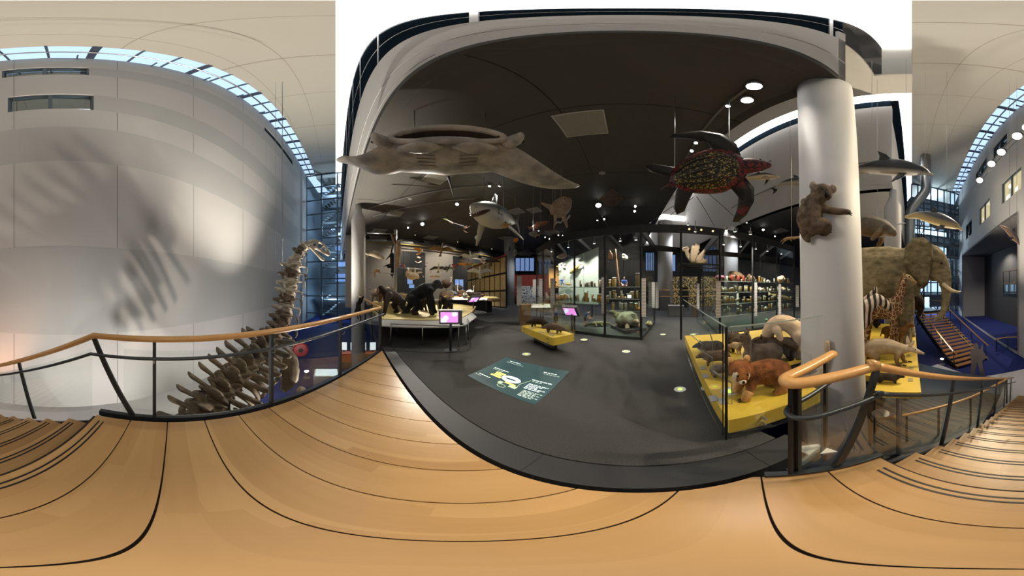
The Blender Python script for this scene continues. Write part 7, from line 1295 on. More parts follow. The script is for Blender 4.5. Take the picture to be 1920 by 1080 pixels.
for a_, b_ in ((0, 0),): obj('corner_strip', MB().beam(CP(a_ - .03, b_ - .03, .1), CP(a_ - .03, b_ - .03, 1.3), .018), BLACK, kc, base=kb); obj('corner_strip', MB().beam(CP(.04, -.035, .1), CP(.04, -.035, 1.3), .008), BLACK, kc, base=kb)
obj('glass_edge', MB().beam(CP(-.03, 0, 1.30), CP(-.03, 1.02, 1.30), .010).beam(CP(0, -.03, 1.30), CP(3.35, -.03, 1.30), .010), SHE, kc, base=kb)
for k in (.30,):
    for z in (.21, .29): obj('bolt', MB().cyl(CP(0, k, z) - kb, CP(-.05, k, z) - kb, .014, 8), STEEL, kc)
for i, (x, y) in enumerate(((1322, 705), (1338, 747), (1318, 690), (1355, 752), (1320, 672))): p = PZ(x, y, CZ + .004); obj('label_plate', MB().obox(p - kb, E1, E2, Vector((0, 0, 1)), .06, .04, .004), bpy.data.materials['grey label plate'], kc)
for i, (xa, ya, xb, yb) in enumerate(((1296, 628, 1316, 645), (1330, 621, 1336, 640), (1308, 653, 1336, 671), (1398, 616, 1408, 634), (1337, 696, 1372, 718))):
    p = PD(xa, ya, 3.2 - .35 * i); q = PD(xb, yb, 3.1 - .35 * i); obj('label_rod', MB().cyl(p - kb, q - kb, .008, 6), STEEL, kc); obj('rod_stem', MB().cyl(q - kb, Vector((q.x, q.y, CZ)) - kb, .005, 6), STEEL, kc)
p = PZ(1369, 734, CZ + .002); t = thing('floor_button', 'round marker with lime green lit centre under the tree kangaroo', 'floor light', p, group='lime lit floor markers'); obj('ring', MB().disc((0, 0, 0), .10, .005, 24), RING, t); obj('lit_centre', MB().disc((0, 0, .005), .045, .002, 16), GRNL, t)
for x, y in ((1391, 648), (1453, 664)): p = PZ(x, y, CZ + .002); t = thing('floor_button', 'lime lit marker on the yellow plinth behind the wallaby' if x < 1400 else 'lime lit marker on the yellow plinth under the dark animal', 'floor light', p, group='lime lit floor markers'); obj('ring', MB().disc((0, 0, 0), .10, .005, 20), RING, t); obj('lit_centre', MB().disc((0, 0, .005), .045, .002, 12), GRNL, t)
# tree kangaroo
RUST = hide('rusty fur', (.10, .026, .006), (.36, .13, .035), 14, .9, (.50, .26, .09), .02, .16, bump=.8, fine=110, stretch=(1, 1, .5))
FACEP = hide('pale face fur', (.52, .42, .30), (.68, .58, .45), 20, .9, bump=.5); GOLD = hide('golden fur limbs', (.46, .24, .08), (.62, .37, .15), 12, .9, bump=.6)
tk = PZ(1428, 735, CZ)
kg = beast('tree_kangaroo', 'rust brown tree kangaroo with pale face at the front of the yellow case', 'kangaroo', (tk.x, tk.y, CZ), (0, 0, -at_lon(1410) + R(204)), [[(-.24, 0, .19, .11, .12), (-.10, 0, .235, .135, .14), (.06, 0, .245, .12, .125), (.17, 0, .24, .10, .105)], [(.16, 0, .25, .10), (.22, .02, .31, .085)], [(.22, .0, .335, .108, .10), (.24, .08, .32, .088, .082), (.25, .145, .285, .052, .046)], [(.13, .07, .2, .055), (.16, .085, .09, .042), (.19, .09, .02, .04)], [(.13, -.07, .2, .055), (.18, -.085, .09, .042), (.22, -.09, .02, .04)], [(-.2, .08, .17, .085), (-.13, .11, .08, .06), (-.2, .11, .03, .045), (-.08, .11, .02, .04, .03)], [(-.2, -.08, .17, .085), (-.15, -.11, .08, .06), (-.22, -.11, .03, .045), (-.1, -.11, .02, .04, .03)]], RUST, .014, 1.14, [('face', MB().ball((.243, .10, .305), .082, .06, .078), FACEP), ('muzzle', MB().ball((.252, .158, .272), .036, .034, .03), FACEP), ('ear', MB().ball((.305, -.01, .415), .034, .022, .045), GOLD), ('ear', MB().ball((.145, -.01, .415), .034, .022, .045), GOLD), ('foreleg_fur', MB().tube([(.17, .09, .10, .046), (.2, .095, .02, .046)], 10, 2), GOLD), ('foreleg_fur', MB().tube([(.2, -.09, .10, .046), (.23, -.095, .02, .046)], 10, 2), GOLD), ('tail', [(-.3, 0, .13, .045), (-.40, .03, .06, .040), (-.52, .10, .07, .036), (-.60, .20, .16, .034), (-.62, .24, .36, .032), (-.62, .25, .52, .028)], hide('pale tail fur', (.36, .27, .18), (.52, .42, .30), 12)), ('nose', MB().ball((.256, .192, .28), .013), EYEM)] + [('claw', MB().tube([(.23 + .01 * k, s * .09 + .02 * (k - 1), .02, .006), (.265, s * .09 + .024 * (k - 1), .005, .003)], 5, 1), EYEM) for s in (1, -1) for k in range(3)], ((.283, .142, .325), (.208, .146, .325)), None, .013)
def small(label, x, y, sc, spec, fur, yaw, name, cat='mammal', z=CZ, ears=None, vox=.018, tailm=None):
    T, ne, hd = quadruped(*spec[0], **spec[1]); p = PZ(x, y, z); er_ = ears or (.05, .06)
    return beast(name, label, cat, (p.x, p.y, z), (0, 0, -at_lon(x) + R(yaw)), T, fur, vox, sc, [('ear', ear(ne[0] - .01, s * spec[0][6][2] * .7, ne[2] + spec[0][6][2] * .6, er_[0], er_[1], (-.2, s * .3)), fur) for s in (1, -1)], [(ne[0] + spec[0][6][0] * .45, s * spec[0][6][2] * .85, ne[2] + spec[0][6][2] * .35 + spec[0][6][1] * .3) for s in (1, -1)])
WAL = hide('grey wallaby fur', (.12, .085, .065), (.24, .18, .14), 10, .9, bump=.6, fine=90)
small('grey brown wallaby sitting behind the tree kangaroo', 1432, 690, 1.15, ((.42, .36, .13, .15, .035, (.06, .20, .08, .06), (.13, -.02, .06, .03)), {}), WAL, 195, 'wallaby', 'wallaby', ears=(.05, .09))
small('dark long haired mammal at the back of the yellow case', 1375, 655, 1.0, ((.42, .36, .10, .12, .035, (.06, .10, .07, .055), (.12, -.05, .055, .025)), {}), BRF, 250, 'dark_mammal')
small('orange tan young mammal before the dark long haired one', 1378, 662, .72, ((.36, .32, .09, .10, .03, (.05, .06, .06, .05), (.10, -.05, .05, .022)), {}), TAN, -40, 'young_mammal')
small('small brown rodent on the yellow plinth below a label rod', 1408, 652, .62, ((.34, .24, .10, .11, .025, (.05, .02, .07, .055), (.09, -.04, .05, .02)), {}), hide('brown rodent fur', (.09, .04, .02), (.18, .09, .05), 10), -60, 'rodent')
small('black spiny mammal at the left edge of the yellow case', 1333, 662, .9, ((.46, .28, .12, .13, .03, (.05, .0, .08, .06), (.14, -.06, .05, .018)), {}), hide('black spines', (.010, .009, .008), (.05, .04, .035), 40, bump=1.0), 185, 'echidna')
small('brown hog-like mammal facing left near the front glass', 1343, 684, .85, ((.42, .30, .10, .11, .028, (.06, .0, .075, .06), (.13, -.06, .055, .025)), dict(tail=[(-.04, 0, -.02, .02), (-.12, 0, -.12, .014), (-.22, 0, -.17, .008)])), hide('hog fur', (.13, .075, .035), (.24, .15, .08), 10), 188, 'hog_like_mammal')
small('grey tan anteater-like mammal low behind the front glass', 1352, 704, .7, ((.4, .26, .09, .10, .028, (.06, .02, .07, .05), (.14, -.05, .045, .018)), {}), GRYF, 20, 'tan_mammal')
# pale animal arched over the dark one
p = PZ(1468, 668, CZ); PALE = hide('pale short fur', (.50, .36, .24), (.66, .51, .37), 6, .85, bump=.4)
beast('pale_mammal', 'large pale furred animal arching over a dark animal', 'mammal', (p.x, p.y, CZ), (0, 0, -at_lon(1468) + R(182)), [[(-.28, 0, .46, .14, .16), (-.12, 0, .60, .15, .15), (.08, 0, .64, .14, .14), (.24, 0, .52, .11, .12)], [(.22, 0, .52, .12), (.28, 0, .42, .10), (.20, 0, .38, .07)], [(-.26, .1, .44, .11), (-.24, .12, .22, .075), (-.3, .12, .04, .06), (-.24, .12, .02, .06)], [(-.26, -.1, .44, .11), (-.2, -.12, .22, .075), (-.24, -.12, .04, .06), (-.18, -.12, .02, .06)], [(.1, .1, .55, .08), (.05, .15, .38, .055), (.02, .15, .28, .045)], [(.1, -.1, .55, .08), (.05, -.15, .38, .055), (.02, -.15, .28, .045)]], PALE, .02, 1.0, eyes=((.25, .09, .46), (.25, -.09, .46)))
small('dark brown bear-like animal beneath the pale one', 1461, 672, 1.0, ((.52, .40, .15, .15, .06, (.10, .03, .10, .08), (.16, -.03, .085, .04)), {}), hide('dark brown short fur', (.02, .012, .008), (.06, .035, .022), 8), 182, 'dark_bear_like_mammal', vox=.022)
o = lump('egg_shell_model', 'pale green egg-like dome on the vitrine floor', PZ(1437, 603, .1), .14, M('pale green shell', (.42, .48, .38), .6), 2, 'egg', .4, seed=50)
# ================================================================ ELEPHANT PLATFORM
ep_ = [HV(2.50, -.13), HV(2.50, .6), HV(3.0, .65), HV(3.0, 2.1), HV(8.0, 2.1), HV(8.0, -.13)]
el = thing('display_platform', 'yellow platform carrying elephant and giraffe beyond the column', 'platform', HV(3, .5, ZL)); eb_ = el.location.copy()
obj('deck', MB().slab([p + Vector((0, 0, -.12)) for p in ep_], (0, 0, .12)), YEL, el, base=eb_)
for u, v in ((2.9, .2), (2.9, 1.0), (5.4, .1), (5.4, 1.9), (7.7, .2), (7.7, 1.9)): obj('post', MB().cyl(HV(u, v, ZL) - eb_, HV(u, v, -.12) - eb_, .05, 10), STEEL, el)
for x, y in ((1704, 665), (1707, 712), (1689, 622), (1708, 690)): p = PZ(x, y, .004); obj('label_plate', MB().obox(p - eb_, UD, VD, Vector((0, 0, 1)), .06, .04, .004), M('brass label', (.30, .24, .10), .4) if x == 1704 else bpy.data.materials['brass label'], el)
ELE = hide('elephant skin', (.14, .108, .052), (.36, .29, .165), 5, .85, bump=.9, fine=22, stretch=(1, 1, 1.8))
ex = LD(1648, 5.55, 0)
T = [[(-1.35, 0, 1.75, .55, .62), (-.9, 0, 1.95, .74, .85), (-.2, 0, 1.92, .80, .95), (.5, 0, 2.0, .72, .88), (1.0, 0, 2.1, .5, .7)], [(.9, 0, 2.3, .5, .55), (1.4, 0, 2.45, .42, .5)], [(1.3, 0, 2.5, .42, .50), (1.62, 0, 2.48, .40, .46), (1.9, 0, 2.2, .28, .30), (2.03, 0, 1.8, .20), (2.06, 0, 1.35, .15), (2.0, 0, .95, .12), (1.86, 0, .70, .10), (1.70, 0, .66, .09)], [(1.5, 0, 2.15, .26), (1.72, 0, 1.92, .16)]]
for s, o_ in ((1, .1), (-1, -.06)): T.append([(.75, s * .42, 1.7, .34), (.78 + o_, s * .45, 1.0, .25), (.78 + o_, s * .45, .4, .22), (.80 + o_, s * .45, .1, .26), (.82 + o_, s * .45, .04, .26)]); T.append([(-1.0, s * .4, 1.6, .42), (-.95 - o_, s * .45, .95, .27), (-1.05 - o_, s * .45, .45, .22), (-1.0 - o_, s * .45, .1, .25), (-.98 - o_, s * .45, .04, .25)])
IV = M('ivory', (.68, .55, .34), .4, var=.1)
earo = [(.08, .46), (-.18, .58), (-.5, .52), (-.72, .25), (-.76, -.1), (-.62, -.42), (-.38, -.62), (-.15, -.88), (.02, -.72), (.12, -.3), (.14, .1)]
beast('elephant', 'large elephant facing right on the yellow platform', 'elephant', ex, (0, 0, -at_lon(1648) - R(6)), T, ELE, .055, 1.0, [('ear', MB().fin(earo, .06, (1.42, -.50, 2.42), (1, .42, 0), (0, -.22, 1)), ELE), ('ear', MB().fin(earo, .06, (1.42, .50, 2.42), (1, -.42, 0), (0, .22, 1)), ELE), ('tusk', [(1.92, -.2, 1.72, .065), (2.12, -.26, 1.55, .055), (2.36, -.26, 1.48, .03), (2.46, -.24, 1.5, .012)], IV), ('tusk', [(1.92, .2, 1.72, .065), (2.12, .26, 1.55, .055), (2.36, .26, 1.48, .03), (2.46, .24, 1.5, .012)], IV), ('tail', [(-1.55, 0, 1.9, .06), (-1.75, 0, 1.4, .04), (-1.72, 0, .9, .03)], ELE)] + [('toenail', MB().ball((1.02 + (.1 if s > 0 else -.06), s * .45 + dy, .06), .03, .05, .05), IV) for s in (1, -1) for dy in (-.12, 0, .12)], ((1.82, -.36, 2.32), (1.82, .36, 2.32)), None, .035)
GIR = cells('giraffe coat', (.19, .075, .020), (.60, .44, .24), 9.5, .055, dark=(.11, .042, .012)); GIRL = hide('giraffe pale hair', (.50, .34, .14), (.62, .45, .22), 10); GIRF = speck('giraffe face', (.56, .41, .20), (.25, .12, .04), 40, .2, .8)
T, ne, hd = quadruped(.92, 1.30, .20, .24, .055, (.20, .66, .15, .075), (.20, -.09, .072, .04), [(-.05, 0, .0, .03), (-.1, 0, -.3, .02), (-.1, 0, -.5, .03)], step=.06, hump=.06)
T[2] = [(ne[0], 0, ne[2], .078), (ne[0] + .03, 0, ne[2] + .06, .08)]
gx = LD(1652, 4.5, 0)
beast('giraffe_calf', 'young giraffe standing in front of the elephant', 'giraffe', gx, (0, 0, -at_lon(1652) - R(4)), T, GIR, .02, 1.0, [('head', [(ne[0] + .0, 0, ne[2] + .06, .075, .08), (ne[0] + .09, 0, ne[2] + .05, .07, .075), (ne[0] + .2, 0, ne[2] - .03, .045, .045), (ne[0] + .27, 0, ne[2] - .07, .042, .038)], GIRF), ('ear', ear(ne[0] - .01, -.09, ne[2] + .09, .055, .14, (-.2, -.9)), GIRL), ('ear', ear(ne[0] - .01, .09, ne[2] + .09, .055, .14, (-.2, .9)), GIRL), ('ossicone', MB().cyl((ne[0], .035, ne[2] + .12), (ne[0] - .03, .04, ne[2] + .2), .014), BRF), ('ossicone', MB().cyl((ne[0], -.035, ne[2] + .12), (ne[0] - .03, -.04, ne[2] + .2), .014), BRF), ('mane', MB().tube([(ne[0] - .06, 0, ne[2] + .1, .012, .03), (ne[0] - .17, 0, ne[2] - .25, .012, .035), (ne[0] - .27, 0, ne[2] - .55, .012, .03)], 8, 3), hide('giraffe mane', (.18, .07, .02), (.3, .14, .05), 20))], ((ne[0] + .1, -.062, ne[2] + .07), (ne[0] + .1, .062, ne[2] + .07)), None, .018)
AAR = hide('aardvark skin', (.44, .33, .21), (.58, .46, .33), 7, .85, (.22, .13, .06), .10, .36, bump=.5)
ax_ = PZ(1662, 682, 0)
T = [[(-.42, 0, .30, .14, .15), (-.25, 0, .36, .17, .18), (0, 0, .40, .165, .17), (.22, 0, .36, .13, .135), (.38, 0, .345, .09, .095)], [(.36, 0, .35, .09), (.48, 0, .36, .075, .08), (.60, 0, .30, .05), (.72, 0, .245, .035, .03), (.74, 0, .24, .032)], [(-.38, 0, .33, .1), (-.6, 0, .22, .06), (-.82, 0, .08, .03)]]
for s, o_ in ((1, .06), (-1, -.05)): T.append([(.24, s * .09, .3, .075), (.26 + o_, s * .10, .16, .05), (.28 + o_, s * .10, .05, .042), (.35 + o_, s * .10, .02, .045, .025)]); T.append([(-.3, s * .1, .28, .12), (-.22 - o_, s * .12, .16, .075), (-.34 - o_, s * .12, .07, .045), (-.3 - o_, s * .12, .03, .042), (-.18 - o_, s * .12, .02, .05, .025)])
beast('aardvark', 'pale aardvark with long ears walking right before the giraffe', 'aardvark', ax_, (0, 0, -at_lon(1662) - R(6)), T, AAR, .018, 1.0, [('ear', ear(.44, .05, .42, .085, .20, (-.15, .1)), AAR), ('ear', ear(.46, -.06, .41, .085, .21, (.55, -.35)), AAR)] + [('claw', MB().tube([(.38 + o_, s * .10 + .02 * k, .02, .01), (.45 + o_, s * .10 + .028 * k, .006, .004)], 5, 1), EYEM) for s, o_ in ((1, .06), (-1, -.05)) for k in (-1, 0, 1)], ((.57, -.05, .345), (.57, .05, .345)))
small('reddish duiker antelope behind the aardvark', 1676, 650, 1.05, ((.55, .56, .12, .14, .032, (.12, .10, .085, .06), (.16, .0, .06, .03)), dict(tail=[(-.03, 0, -.02, .02), (-.06, 0, -.14, .02)])), hide('reddish antelope fur', (.20, .085, .022), (.34, .17, .05), 8, .85, (.5, .3, .12), .1, .3), -4, 'duiker', 'antelope', 0.0, (.04, .08))
small('dark badger-like animal at the front of the elephant platform', 1664, 716, .72, ((.46, .24, .10, .10, .035, (.06, .0, .08, .06), (.11, -.03, .05, .025)), {}), BRF, -5, 'badger', 'badger', 0.0)
BIS = hide('bison wool', (.016, .010, .006), (.05, .030, .016), 6, .95, bump=1.0, fine=40)
T, ne, hd = quadruped(1.7, 1.62, .38, .50, .10, (.18, -.10, .36, .30), (.30, -.42, .33, .16), hump=.22)
beast('bison', 'dark woolly bison looking out from behind the elephant leg', 'bison', LD(1672, 7.4, 0), (0, 0, -at_lon(1672) - R(8)), T, BIS, .05, 1.0, [('horn', [(ne[0] + .05, s * .28, ne[2] + .12, .05), (ne[0] + .08, s * .44, ne[2] + .2, .035), (ne[0] + .1, s * .46, ne[2] + .34, .012)], M('grey horn', (.35, .31, .26), .5) if s > 0 else bpy.data.materials['grey horn']) for s in (1, -1)] + [('beard', MB().tube([(hd[0] - .05, 0, hd[2] - .05, .14), (hd[0] - .1, 0, hd[2] - .3, .06)], 10, 2), BIS)], ((ne[0] + .2, -.27, ne[2] - .12), (ne[0] + .2, .27, ne[2] - .12)), None, .03)
ZEB = stripes('zebra coat', (.62, .52, .42), (.02, .014, .012), 2.6, 'X', 2.2, .8, .5)
T, ne, hd = quadruped(1.25, 1.30, .27, .32, .06, (.34, .30, .20, .12), (.30, -.24, .11, .06), [(-.04, 0, .0, .05), (-.1, 0, -.3, .035), (-.1, 0, -.6, .05)])
beast('zebra', 'zebra standing behind the thick white column', 'zebra', LD(1567, 3.72, 0), (0, 0, -at_lon(1567) + R(2)), T, ZEB, .03, 1.0, [('mane', MB().tube([(ne[0] - .05, 0, ne[2] + .14, .02, .06), (ne[0] - .22, 0, ne[2] - .02, .02, .07), (ne[0] - .4, 0, ne[2] - .16, .02, .05)], 8, 3), ZEB)] + [('ear', ear(ne[0] - .04, s * .08, ne[2] + .1, .06, .15, (-.1, s * .2)), ZEB) for s in (1, -1)], ((ne[0] + .14, -.1, ne[2] - .04), (ne[0] + .14, .1, ne[2] - .04)))
o = obj('orange_bench', MB().box(-.5, .5, -.3, .3, 0, .3).box(-.45, .45, -.25, .25, .3, .34), M('orange bench wood', (.45, .20, .04), .5)); o.location = LD(1634, 10.6, 1.0); o.location.z = 0.0; o.rotation_euler = (0, 0, -at_lon(1652)); tag(o, 'orange wooden bench with white papers behind the giraffe legs', 'bench')
# ================================================================ KOALA ON THE COLUMN
KOA = hide('koala fur', (.065, .044, .030), (.30, .22, .155), 13, .95, bump=.9, fine=120)
ko = hang('brown grey koala clinging to the thick white column', [[(1519, 434, .10, .10), (1517, 415, .155, .02), (1521, 393, .145, .0), (1530, 374, .115, .0)], [(1534, 364, .12, -.02), (1543, 361, .125, -.05), (1548, 366, .085, -.10)], [(1534, 382, .085, .0), (1546, 391, .06, .0), (1566, 396, .05, .02), (1584, 397, .042, .03), (1592, 398, .036, .04)], [(1516, 385, .07, .1), (1508, 378, .055, .2)], [(1526, 428, .095, -.02), (1545, 420, .085, -.04), (1551, 430, .06, .0), (1543, 440, .045, .02), (1552, 433, .035, .0)], [(1512, 436, .09, .08), (1512, 446, .05, .08), (1517, 452, .03, .08)]], KOA, 2.16, 'koala', .014, 'koala', eyes=((1542, 354, .17), (1552, 357, .15)), er=.012)
k0 = PD(1519, 432, 2.16)
for x, y, dd in ((1525, 347, .0), (1562, 352, -.03)): obj('ear', MB().ball(PD(x, y, 2.16 + dd) - k0, .062, .05, .066), hide('koala ear fur', (.25, .20, .16), (.45, .38, .32), 20) if x == 1525 else bpy.data.materials['koala ear fur'], ko, True)
obj('nose', MB().ball(PD(1551, 364, 2.0) - k0, .03, .03, .045), EYEM, ko, True)
for x, y in ((1590, 391), (1594, 394), (1597, 398), (1596, 402)): obj('claw', MB().tube([(*(PD(1590, 398, 2.18) - k0), .012), (*(PD(x + 1, y, 2.18) - k0), .005)], 6, 1), EYEM, ko)
for x, y in ((1558, 430), (1560, 434)): obj('claw', MB().tube([(*(PD(1552, 433, 2.16) - k0), .012), (*(PD(x, y, 2.16) - k0), .004)], 6, 1), EYEM, ko)
br_ = PD(1500, 447, 4.6); tw_ = thing('twisted_branch', 'pale twisted root with finger-like ends reaching left from the column', 'branch', br_); qb = lambda x, y, d=4.6: (*(PD(x, y, d) - br_),)
RT = M('pale root', (.40, .27, .16), .8, var=.3, scale=18)
obj('stem', MB().tube([(*qb(1505, 444), .035), (*qb(1490, 446), .035), (*qb(1478, 447), .04), (*qb(1470, 449), .03)], 8, 3), RT, tw_, True)
for pts in (((1474, 448), (1466, 451), (1464, 454)), ((1476, 449), (1470, 453), (1466, 458)), ((1482, 448), (1484, 452)), ((1486, 447), (1490, 449))): obj('twig', MB().tube([(*qb(*p), .02 - .006 * i) for i, p in enumerate(pts)], 6, 2), RT, tw_, True)
obj('wire', MB().cyl(Vector(qb(1484, 446)), Vector((qb(1484, 446)[0], qb(1484, 446)[1], ZD - .02 - br_.z)), .004, 5), STEEL, tw_)
# ================================================================ CEILING FIXTURES AND LAMPS
PNL = M('ceiling access panel', (.34, .33, .30), .6)
for i, (x, y, s) in enumerate(((1092, 233, 1.0), (818, 334, .85), (741, 401, .85), (1002, 395, .7), (968, 397, .8), (1036, 436, 1.0), (808, 446, 1.1), (711, 434, 1.1), (1464, 433, .9), (947, 447, 1.0))):
    p = PZ(x, y, ZD - .03); t = thing('ceiling_panel', ['large square grey panel in the dark ceiling right of the manta', 'square beige ceiling panel below the manta left wing', 'beige ceiling panel above the climbing pole', 'small lit panel beside the sunfish', 'pale panel right of the shark', 'grey panel above the fish board', 'beige panel near the end wall duct', 'beige panel behind the far column', 'pale panel above the right vitrine', 'beige panel behind the shark fin'][i], 'panel', p, -HN, group='ceiling access panels')
    obj('plate', MB().box(-s / 2, s / 2, -s / 2, s / 2, 0, .02), PNL, t); obj('frame', MB().box(-s / 2 - .03, s / 2 + .03, -s / 2 - .03, s / 2 + .03, .008, .026), WHITEP, t)
for i, (x, y) in enumerate(((769, 373), (1129, 325))): p = PZ(x, y, ZD - .02); o = obj('smoke_detector', MB().lathe([(.13, .02), (.13, 0), (.08, -.04)], (0, 0, 0), 20), PNL); o.location = p; tag(o, 'round ceiling speaker ' + ('above the primate island' if i == 0 else 'right of the sunfish'), 'speaker')
for i, (xa, ya, xb, yb) in enumerate(((688, 392, 922, 348), (700, 405, 890, 372), (1285, 300, 1412, 160), (1120, 390, 1140, 425))):
    a_, b_ = PZ(xa, ya, ZD - .07), PZ(xb, yb, ZD - .07); o = obj('lighting_track', MB().beam(a_ - (a_ + b_) / 2, b_ - (a_ + b_) / 2, .05, .05), M('grey track', (.22, .21, .20), .5) if i == 0 else bpy.data.materials['grey track']); o.location = (a_ + b_) / 2; tag(o, 'lighting track on the dark ceiling ' + ('near the manta', 'above the primate island', 'above the turtle', 'behind the sunfish')[i], 'track', 'lighting tracks')
HOUS = M('lamp housing', (.20, .20, .20), .4, .6)
LENS = lamp_mat('lit lamp lens', (1, .97, .92), 28.0); LENSW = lamp_mat('dim lamp lens', (1, .95, .86), 9.0)
def lamp(label, pos, aim, power, r=.07, col=(1, .92, .80), ang=60, lens=LENS, group='ceiling spotlights', arm=None, name='ceiling_spotlight', blend=.6):
    pos = Vector(pos); aim = Vector(aim); d = (aim - pos).normalized(); t = thing(name, label, 'lamp', pos, group=group)
    obj('housing', MB().lathe([(r * .55, 0), (r * 1.0, r * .5), (r * 1.05, r * 2.2)], -d * r * 2.2, 14, d), HOUS, t, True); obj('lens', MB().disc((0, 0, 0), r * .92, .004).__class__().lathe([(r * .92, .0), (r * .92, .004)], d * .004, 16, d), lens, t)
    at_ = arm if arm is not None else ZD; obj('arm', MB().cyl(-d * r * 1.2, Vector((0, 0, at_ - pos.z)) - d * r * 1.2, .012, 6), HOUS, t)
    if power:
        s = spot('lamp_light', pos + d * .03, aim, power * (2.8 if 'ceiling' in name else 5.2 if 'case' in name else 1.6), col, ang, blend, .05)
    return t
zl = ZD - .22
def C(x, y, z=None): return PZ(x, y, zl if z is None else z)
lamp('bright spotlight behind the sunfish, the brightest in the hall', C(1122, 385), LD(1165, 6.8, .4), 420, .16, ang=75)
lamp('spotlight aimed at the primate island, right of the climbing pole', C(792, 420), LD(775, 6.5, .8), 900, .13, ang=70)
lamp('twin spotlight left of the bright island lamp', C(765, 427), LD(735, 7.6, .9), 350, .07, ang=60)
lamp('spotlight above the diver figure', C(857, 383), LD(800, 6.0, .7), 450, .09, ang=60)
lamp('small spotlight left of the shark nose', C(882, 400), LD(870, 13.5, 1), 900, .06, ang=55)
lamp('small spotlight behind the shark', C(918, 349), LD(850, 7, .7), 300, .06, ang=60)
lamp('spotlight pair upper lamp right of the brightest one', C(1191, 387), LD(1400, 7.4, 1.4), 300, .07, ang=65)
lamp('spotlight pair lower lamp right of the brightest one', C(1190, 396), LD(1170, 6.4, 1.4), 260, .07, ang=65)
lamp('small spotlight above the left vitrine corner', C(1133, 411), LD(1060, 7.4, 1.8), 260, .06, ang=70)
lamp('round downlight highest above the turtle', C(1414, 162), LD(1395, 2.4, .35), 24, .12, ang=70)
lamp('round downlight second above the turtle', C(1401, 188), LD(1440, 3.2, .35), 40, .11, ang=70)
lamp('small lamp at the turtle wire', C(1365, 199), LD(1180, 4.0, 0), 60, .05, ang=60, lens=LENSW)
lamp('bar lamp behind the turtle flipper, upper', C(1305, 268), LD(1120, 4.2, 0), 60, .06, ang=60, lens=LENSW)
lamp('bar lamp behind the turtle flipper, lower', C(1297, 283), LD(1015, 4.6, .45), 60, .06, ang=50, lens=LENSW)
lamp('bright spotlight over the right vitrine', C(1431, 431), LD(1440, 9, 1.5), 300, .09, ang=70)
lamp('small spotlight right of the bright vitrine lamp', C(1453, 443), LD(1480, 8.5, 1.6), 200, .05, ang=70)
lamp('small spotlight over the shark back', C(936, 349, zl), LD(925, 9.0, 5.0), 120, .05, ang=60)
for i, (x, y) in enumerate(((1022, 445), (1030, 448), (1047, 441), (1055, 442))): lamp('tiny ceiling lamp %s above the fish board' % ('far left', 'left', 'right', 'far right')[i], C(x, y), LD(1060, 7.4, 1.4), 70 if i % 2 == 0 else 0, .05, ang=60, lens=LENSW)
for i, (x, y) in enumerate(((1362, 431), (1378, 434), (1407, 439))): lamp('small lamp on the canopy frame, %s of three' % ('left', 'middle', 'right')[i], PD(x, y, 5.95), LD(x, 7.2, 1.0), 60, .05, ang=90, arm=VT, lens=LENSW, name='case_lamp')
lamp('added fill spotlight aimed at the large leafy coral', FP[6].lerp(FP[7], .35) * .93 + Vector((0, 0, VT - .3)), LD(1303, 6.0, 2.6), 6, .04, (1, .92, .8), 70, LENSW, 'added canopy lamps', VT, 'case_lamp')  # extra lamp added to make the coral brighter
# vitrine case lamps under the roof beams
for i, (b_, f) in enumerate(((1, .5), (2, .5), (3, .5), (4, .3), (4, .75), (8, .3), (9, .5), (7, .25), (7, .75), (8, .8))): p = bay(b_, f, .22, 3.26); lamp('small lamp inside the vitrine roof, bay %s' % ('one', 'two', 'three', 'four left', 'four right', 'seven', 'eight', 'six left', 'six right', 'seven right')[i], p, bay(b_, f, .3, 0), 55, .04, (1, .90, .74), 110, LENSW, 'lamps inside the vitrines', VT - .03, 'case_lamp')
# lights over the elephant platform and the atrium truss
zt_ = 14.5; tr_ = thing('lighting_truss', 'silver lighting truss along the tall wall with theatre lamps', 'truss', WP(10, zt_, 1.3)); tb0 = tr_.location.copy()
for dz, of in ((0, 1.3), (.4, 1.1), (0, .9)): obj('chord', MB().cyl(WP(9.0, zt_ + dz, of) - tb0, WP(21, zt_ + dz, of) - tb0, .035, 6), STEEL, tr_)
for k in range(24): s_ = 9.0 + .5 * k; obj('lacing', MB().cyl(WP(s_, zt_, 1.3) - tb0, WP(s_ + .5, zt_ + .4, 1.1) - tb0, .015, 5), STEEL, tr_)
obj('hanger', MB().cyl(WP(11, zt_ + .4, 1.1) - tb0, WP(11, ZC, 1.1) - tb0, .012, 5), STEEL, tr_); obj('hanger', MB().cyl(WP(19, zt_ + .4, 1.1) - tb0, WP(19, ZC, 1.1) - tb0, .012, 5), STEEL, tr_)
LENST = lamp_mat('warm theatre lens', (1, .90, .65), 14.0)
for i, (s_, aim, pw) in enumerate(((9.8, LD(1700, 4, .3), 2200), (12.2, LD(1650, 5.5, 2), 3000), (14.2, LD(1660, 4.5, 1.2), 3000), (17.5, LD(1750, 6, 3), 1800), (8.6, LD(1195, 3.4, 0), 3800))): lamp('theatre lamp on the truss, %s from the front' % ('second', 'third', 'fourth', 'farthest', 'nearest')[i], WP(s_, zt_ - .7, 1.5), aim, pw, .34, (1, .84, .58), 26, LENST, 'theatre lamps on the truss', zt_, 'theatre_lamp')
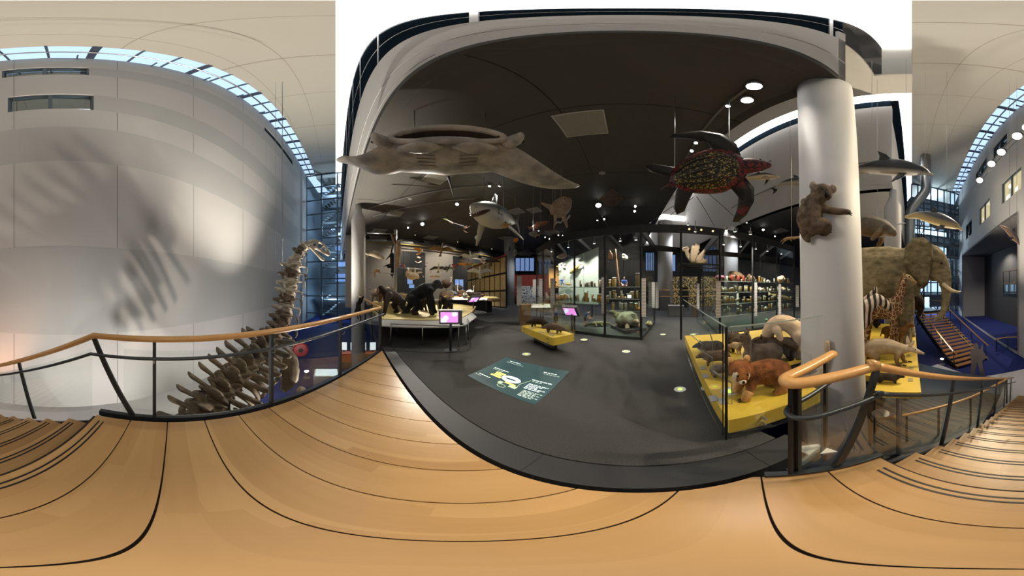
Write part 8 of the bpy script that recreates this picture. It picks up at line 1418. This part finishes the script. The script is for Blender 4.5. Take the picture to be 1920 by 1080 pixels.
# uplights on the lower floor, and added fill lamps for the tall wall
def floorlamp(label, pos, aim, power, col, ang, r=.14):
    pos = Vector(pos); aim = Vector(aim); d = (aim - pos).normalized(); t = thing('floor_spotlight', label, 'lamp', (pos.x, pos.y, ZL)); h = pos.z - ZL
    obj('base', MB().disc((0, 0, 0), .2, .03), HOUS, t); obj('stem', MB().cyl((0, 0, .03), (0, 0, h - .05), .02, 6), HOUS, t); obj('housing', MB().lathe([(r * .6, 0), (r, r * 1.6)], Vector((0, 0, h)) - d * r * 1.7, 14, d), HOUS, t, True); obj('lens', MB().lathe([(r * .9, 0), (r * .9, .004)], Vector((0, 0, h)) + d * .002, 14, d), LENSW, t); spot('uplight', pos + d * .03, aim, power, col, ang, .7, .10)
floorlamp('floor uplight beyond the skeleton that throws rib shadows on the wall', (-4.3, 4.3, ZL + .45), WP(-.5, 5.5), 1300, (1, .84, .66), 75)
floorlamp('floor uplight washing the beige ceiling', HV(-10, -1.6, ZL + .45), HV(-7, -3.0, ZC), 13000, (1, .92, .78), 75)
floorlamp('orange floor uplight behind the stairs', (-1.9, -5.2, ZL + .45), WP(3.2, 2.5), 420, (1, .45, .22), 80)
floorlamp('floor uplight under the dolphins', HV(12, -2.0, ZL + .45), HV(9, -3, ZC), 9000, (1, .88, .70), 95)
for i, v in enumerate((6.5, 11.0, 16.0)): lamp('wall washer lamp near the hall end wall, %s' % ('nearest', 'middle', 'farthest')[i], HV(-14.0, v, 6.2), HV(-16.9, v + .5, 2.8), 190, .06, (1, .90, .76), 110, LENSW, 'wall washer lamps')
for i, (x, d, pw) in enumerate(((1120, 12.5, 300), (1290, 13.5, 220), (1400, 13.0, 300), (1010, 15.0, 260))): p_ = LD(x, d, zl); lamp('added far ceiling spotlight behind the vitrines, %s' % ('left', 'middle', 'right', 'farthest left')[i], p_, LD(x, d + .5, 0), pw, .06, (.92, .95, 1), 120, LENSW, 'added far ceiling spotlights')  # added lights that lift the dark back of the hall
floorlamp('added floor fill lamp beyond the skeleton', HV(-5.8, -1.4, ZL + .45), WP(-10, 1.5), 900, (1, .96, .9), 125)  # added fill for the unlit stretch of the tall wall
floorlamp('added floor fill lamp below the landing edge', (-2.6, -.4, ZL + .45), WP(0, -.6), 900, (1, .95, .88), 125)  # hidden fill lamp put in to brighten the lower wall
bpy.data.scenes.remove(TMPS)
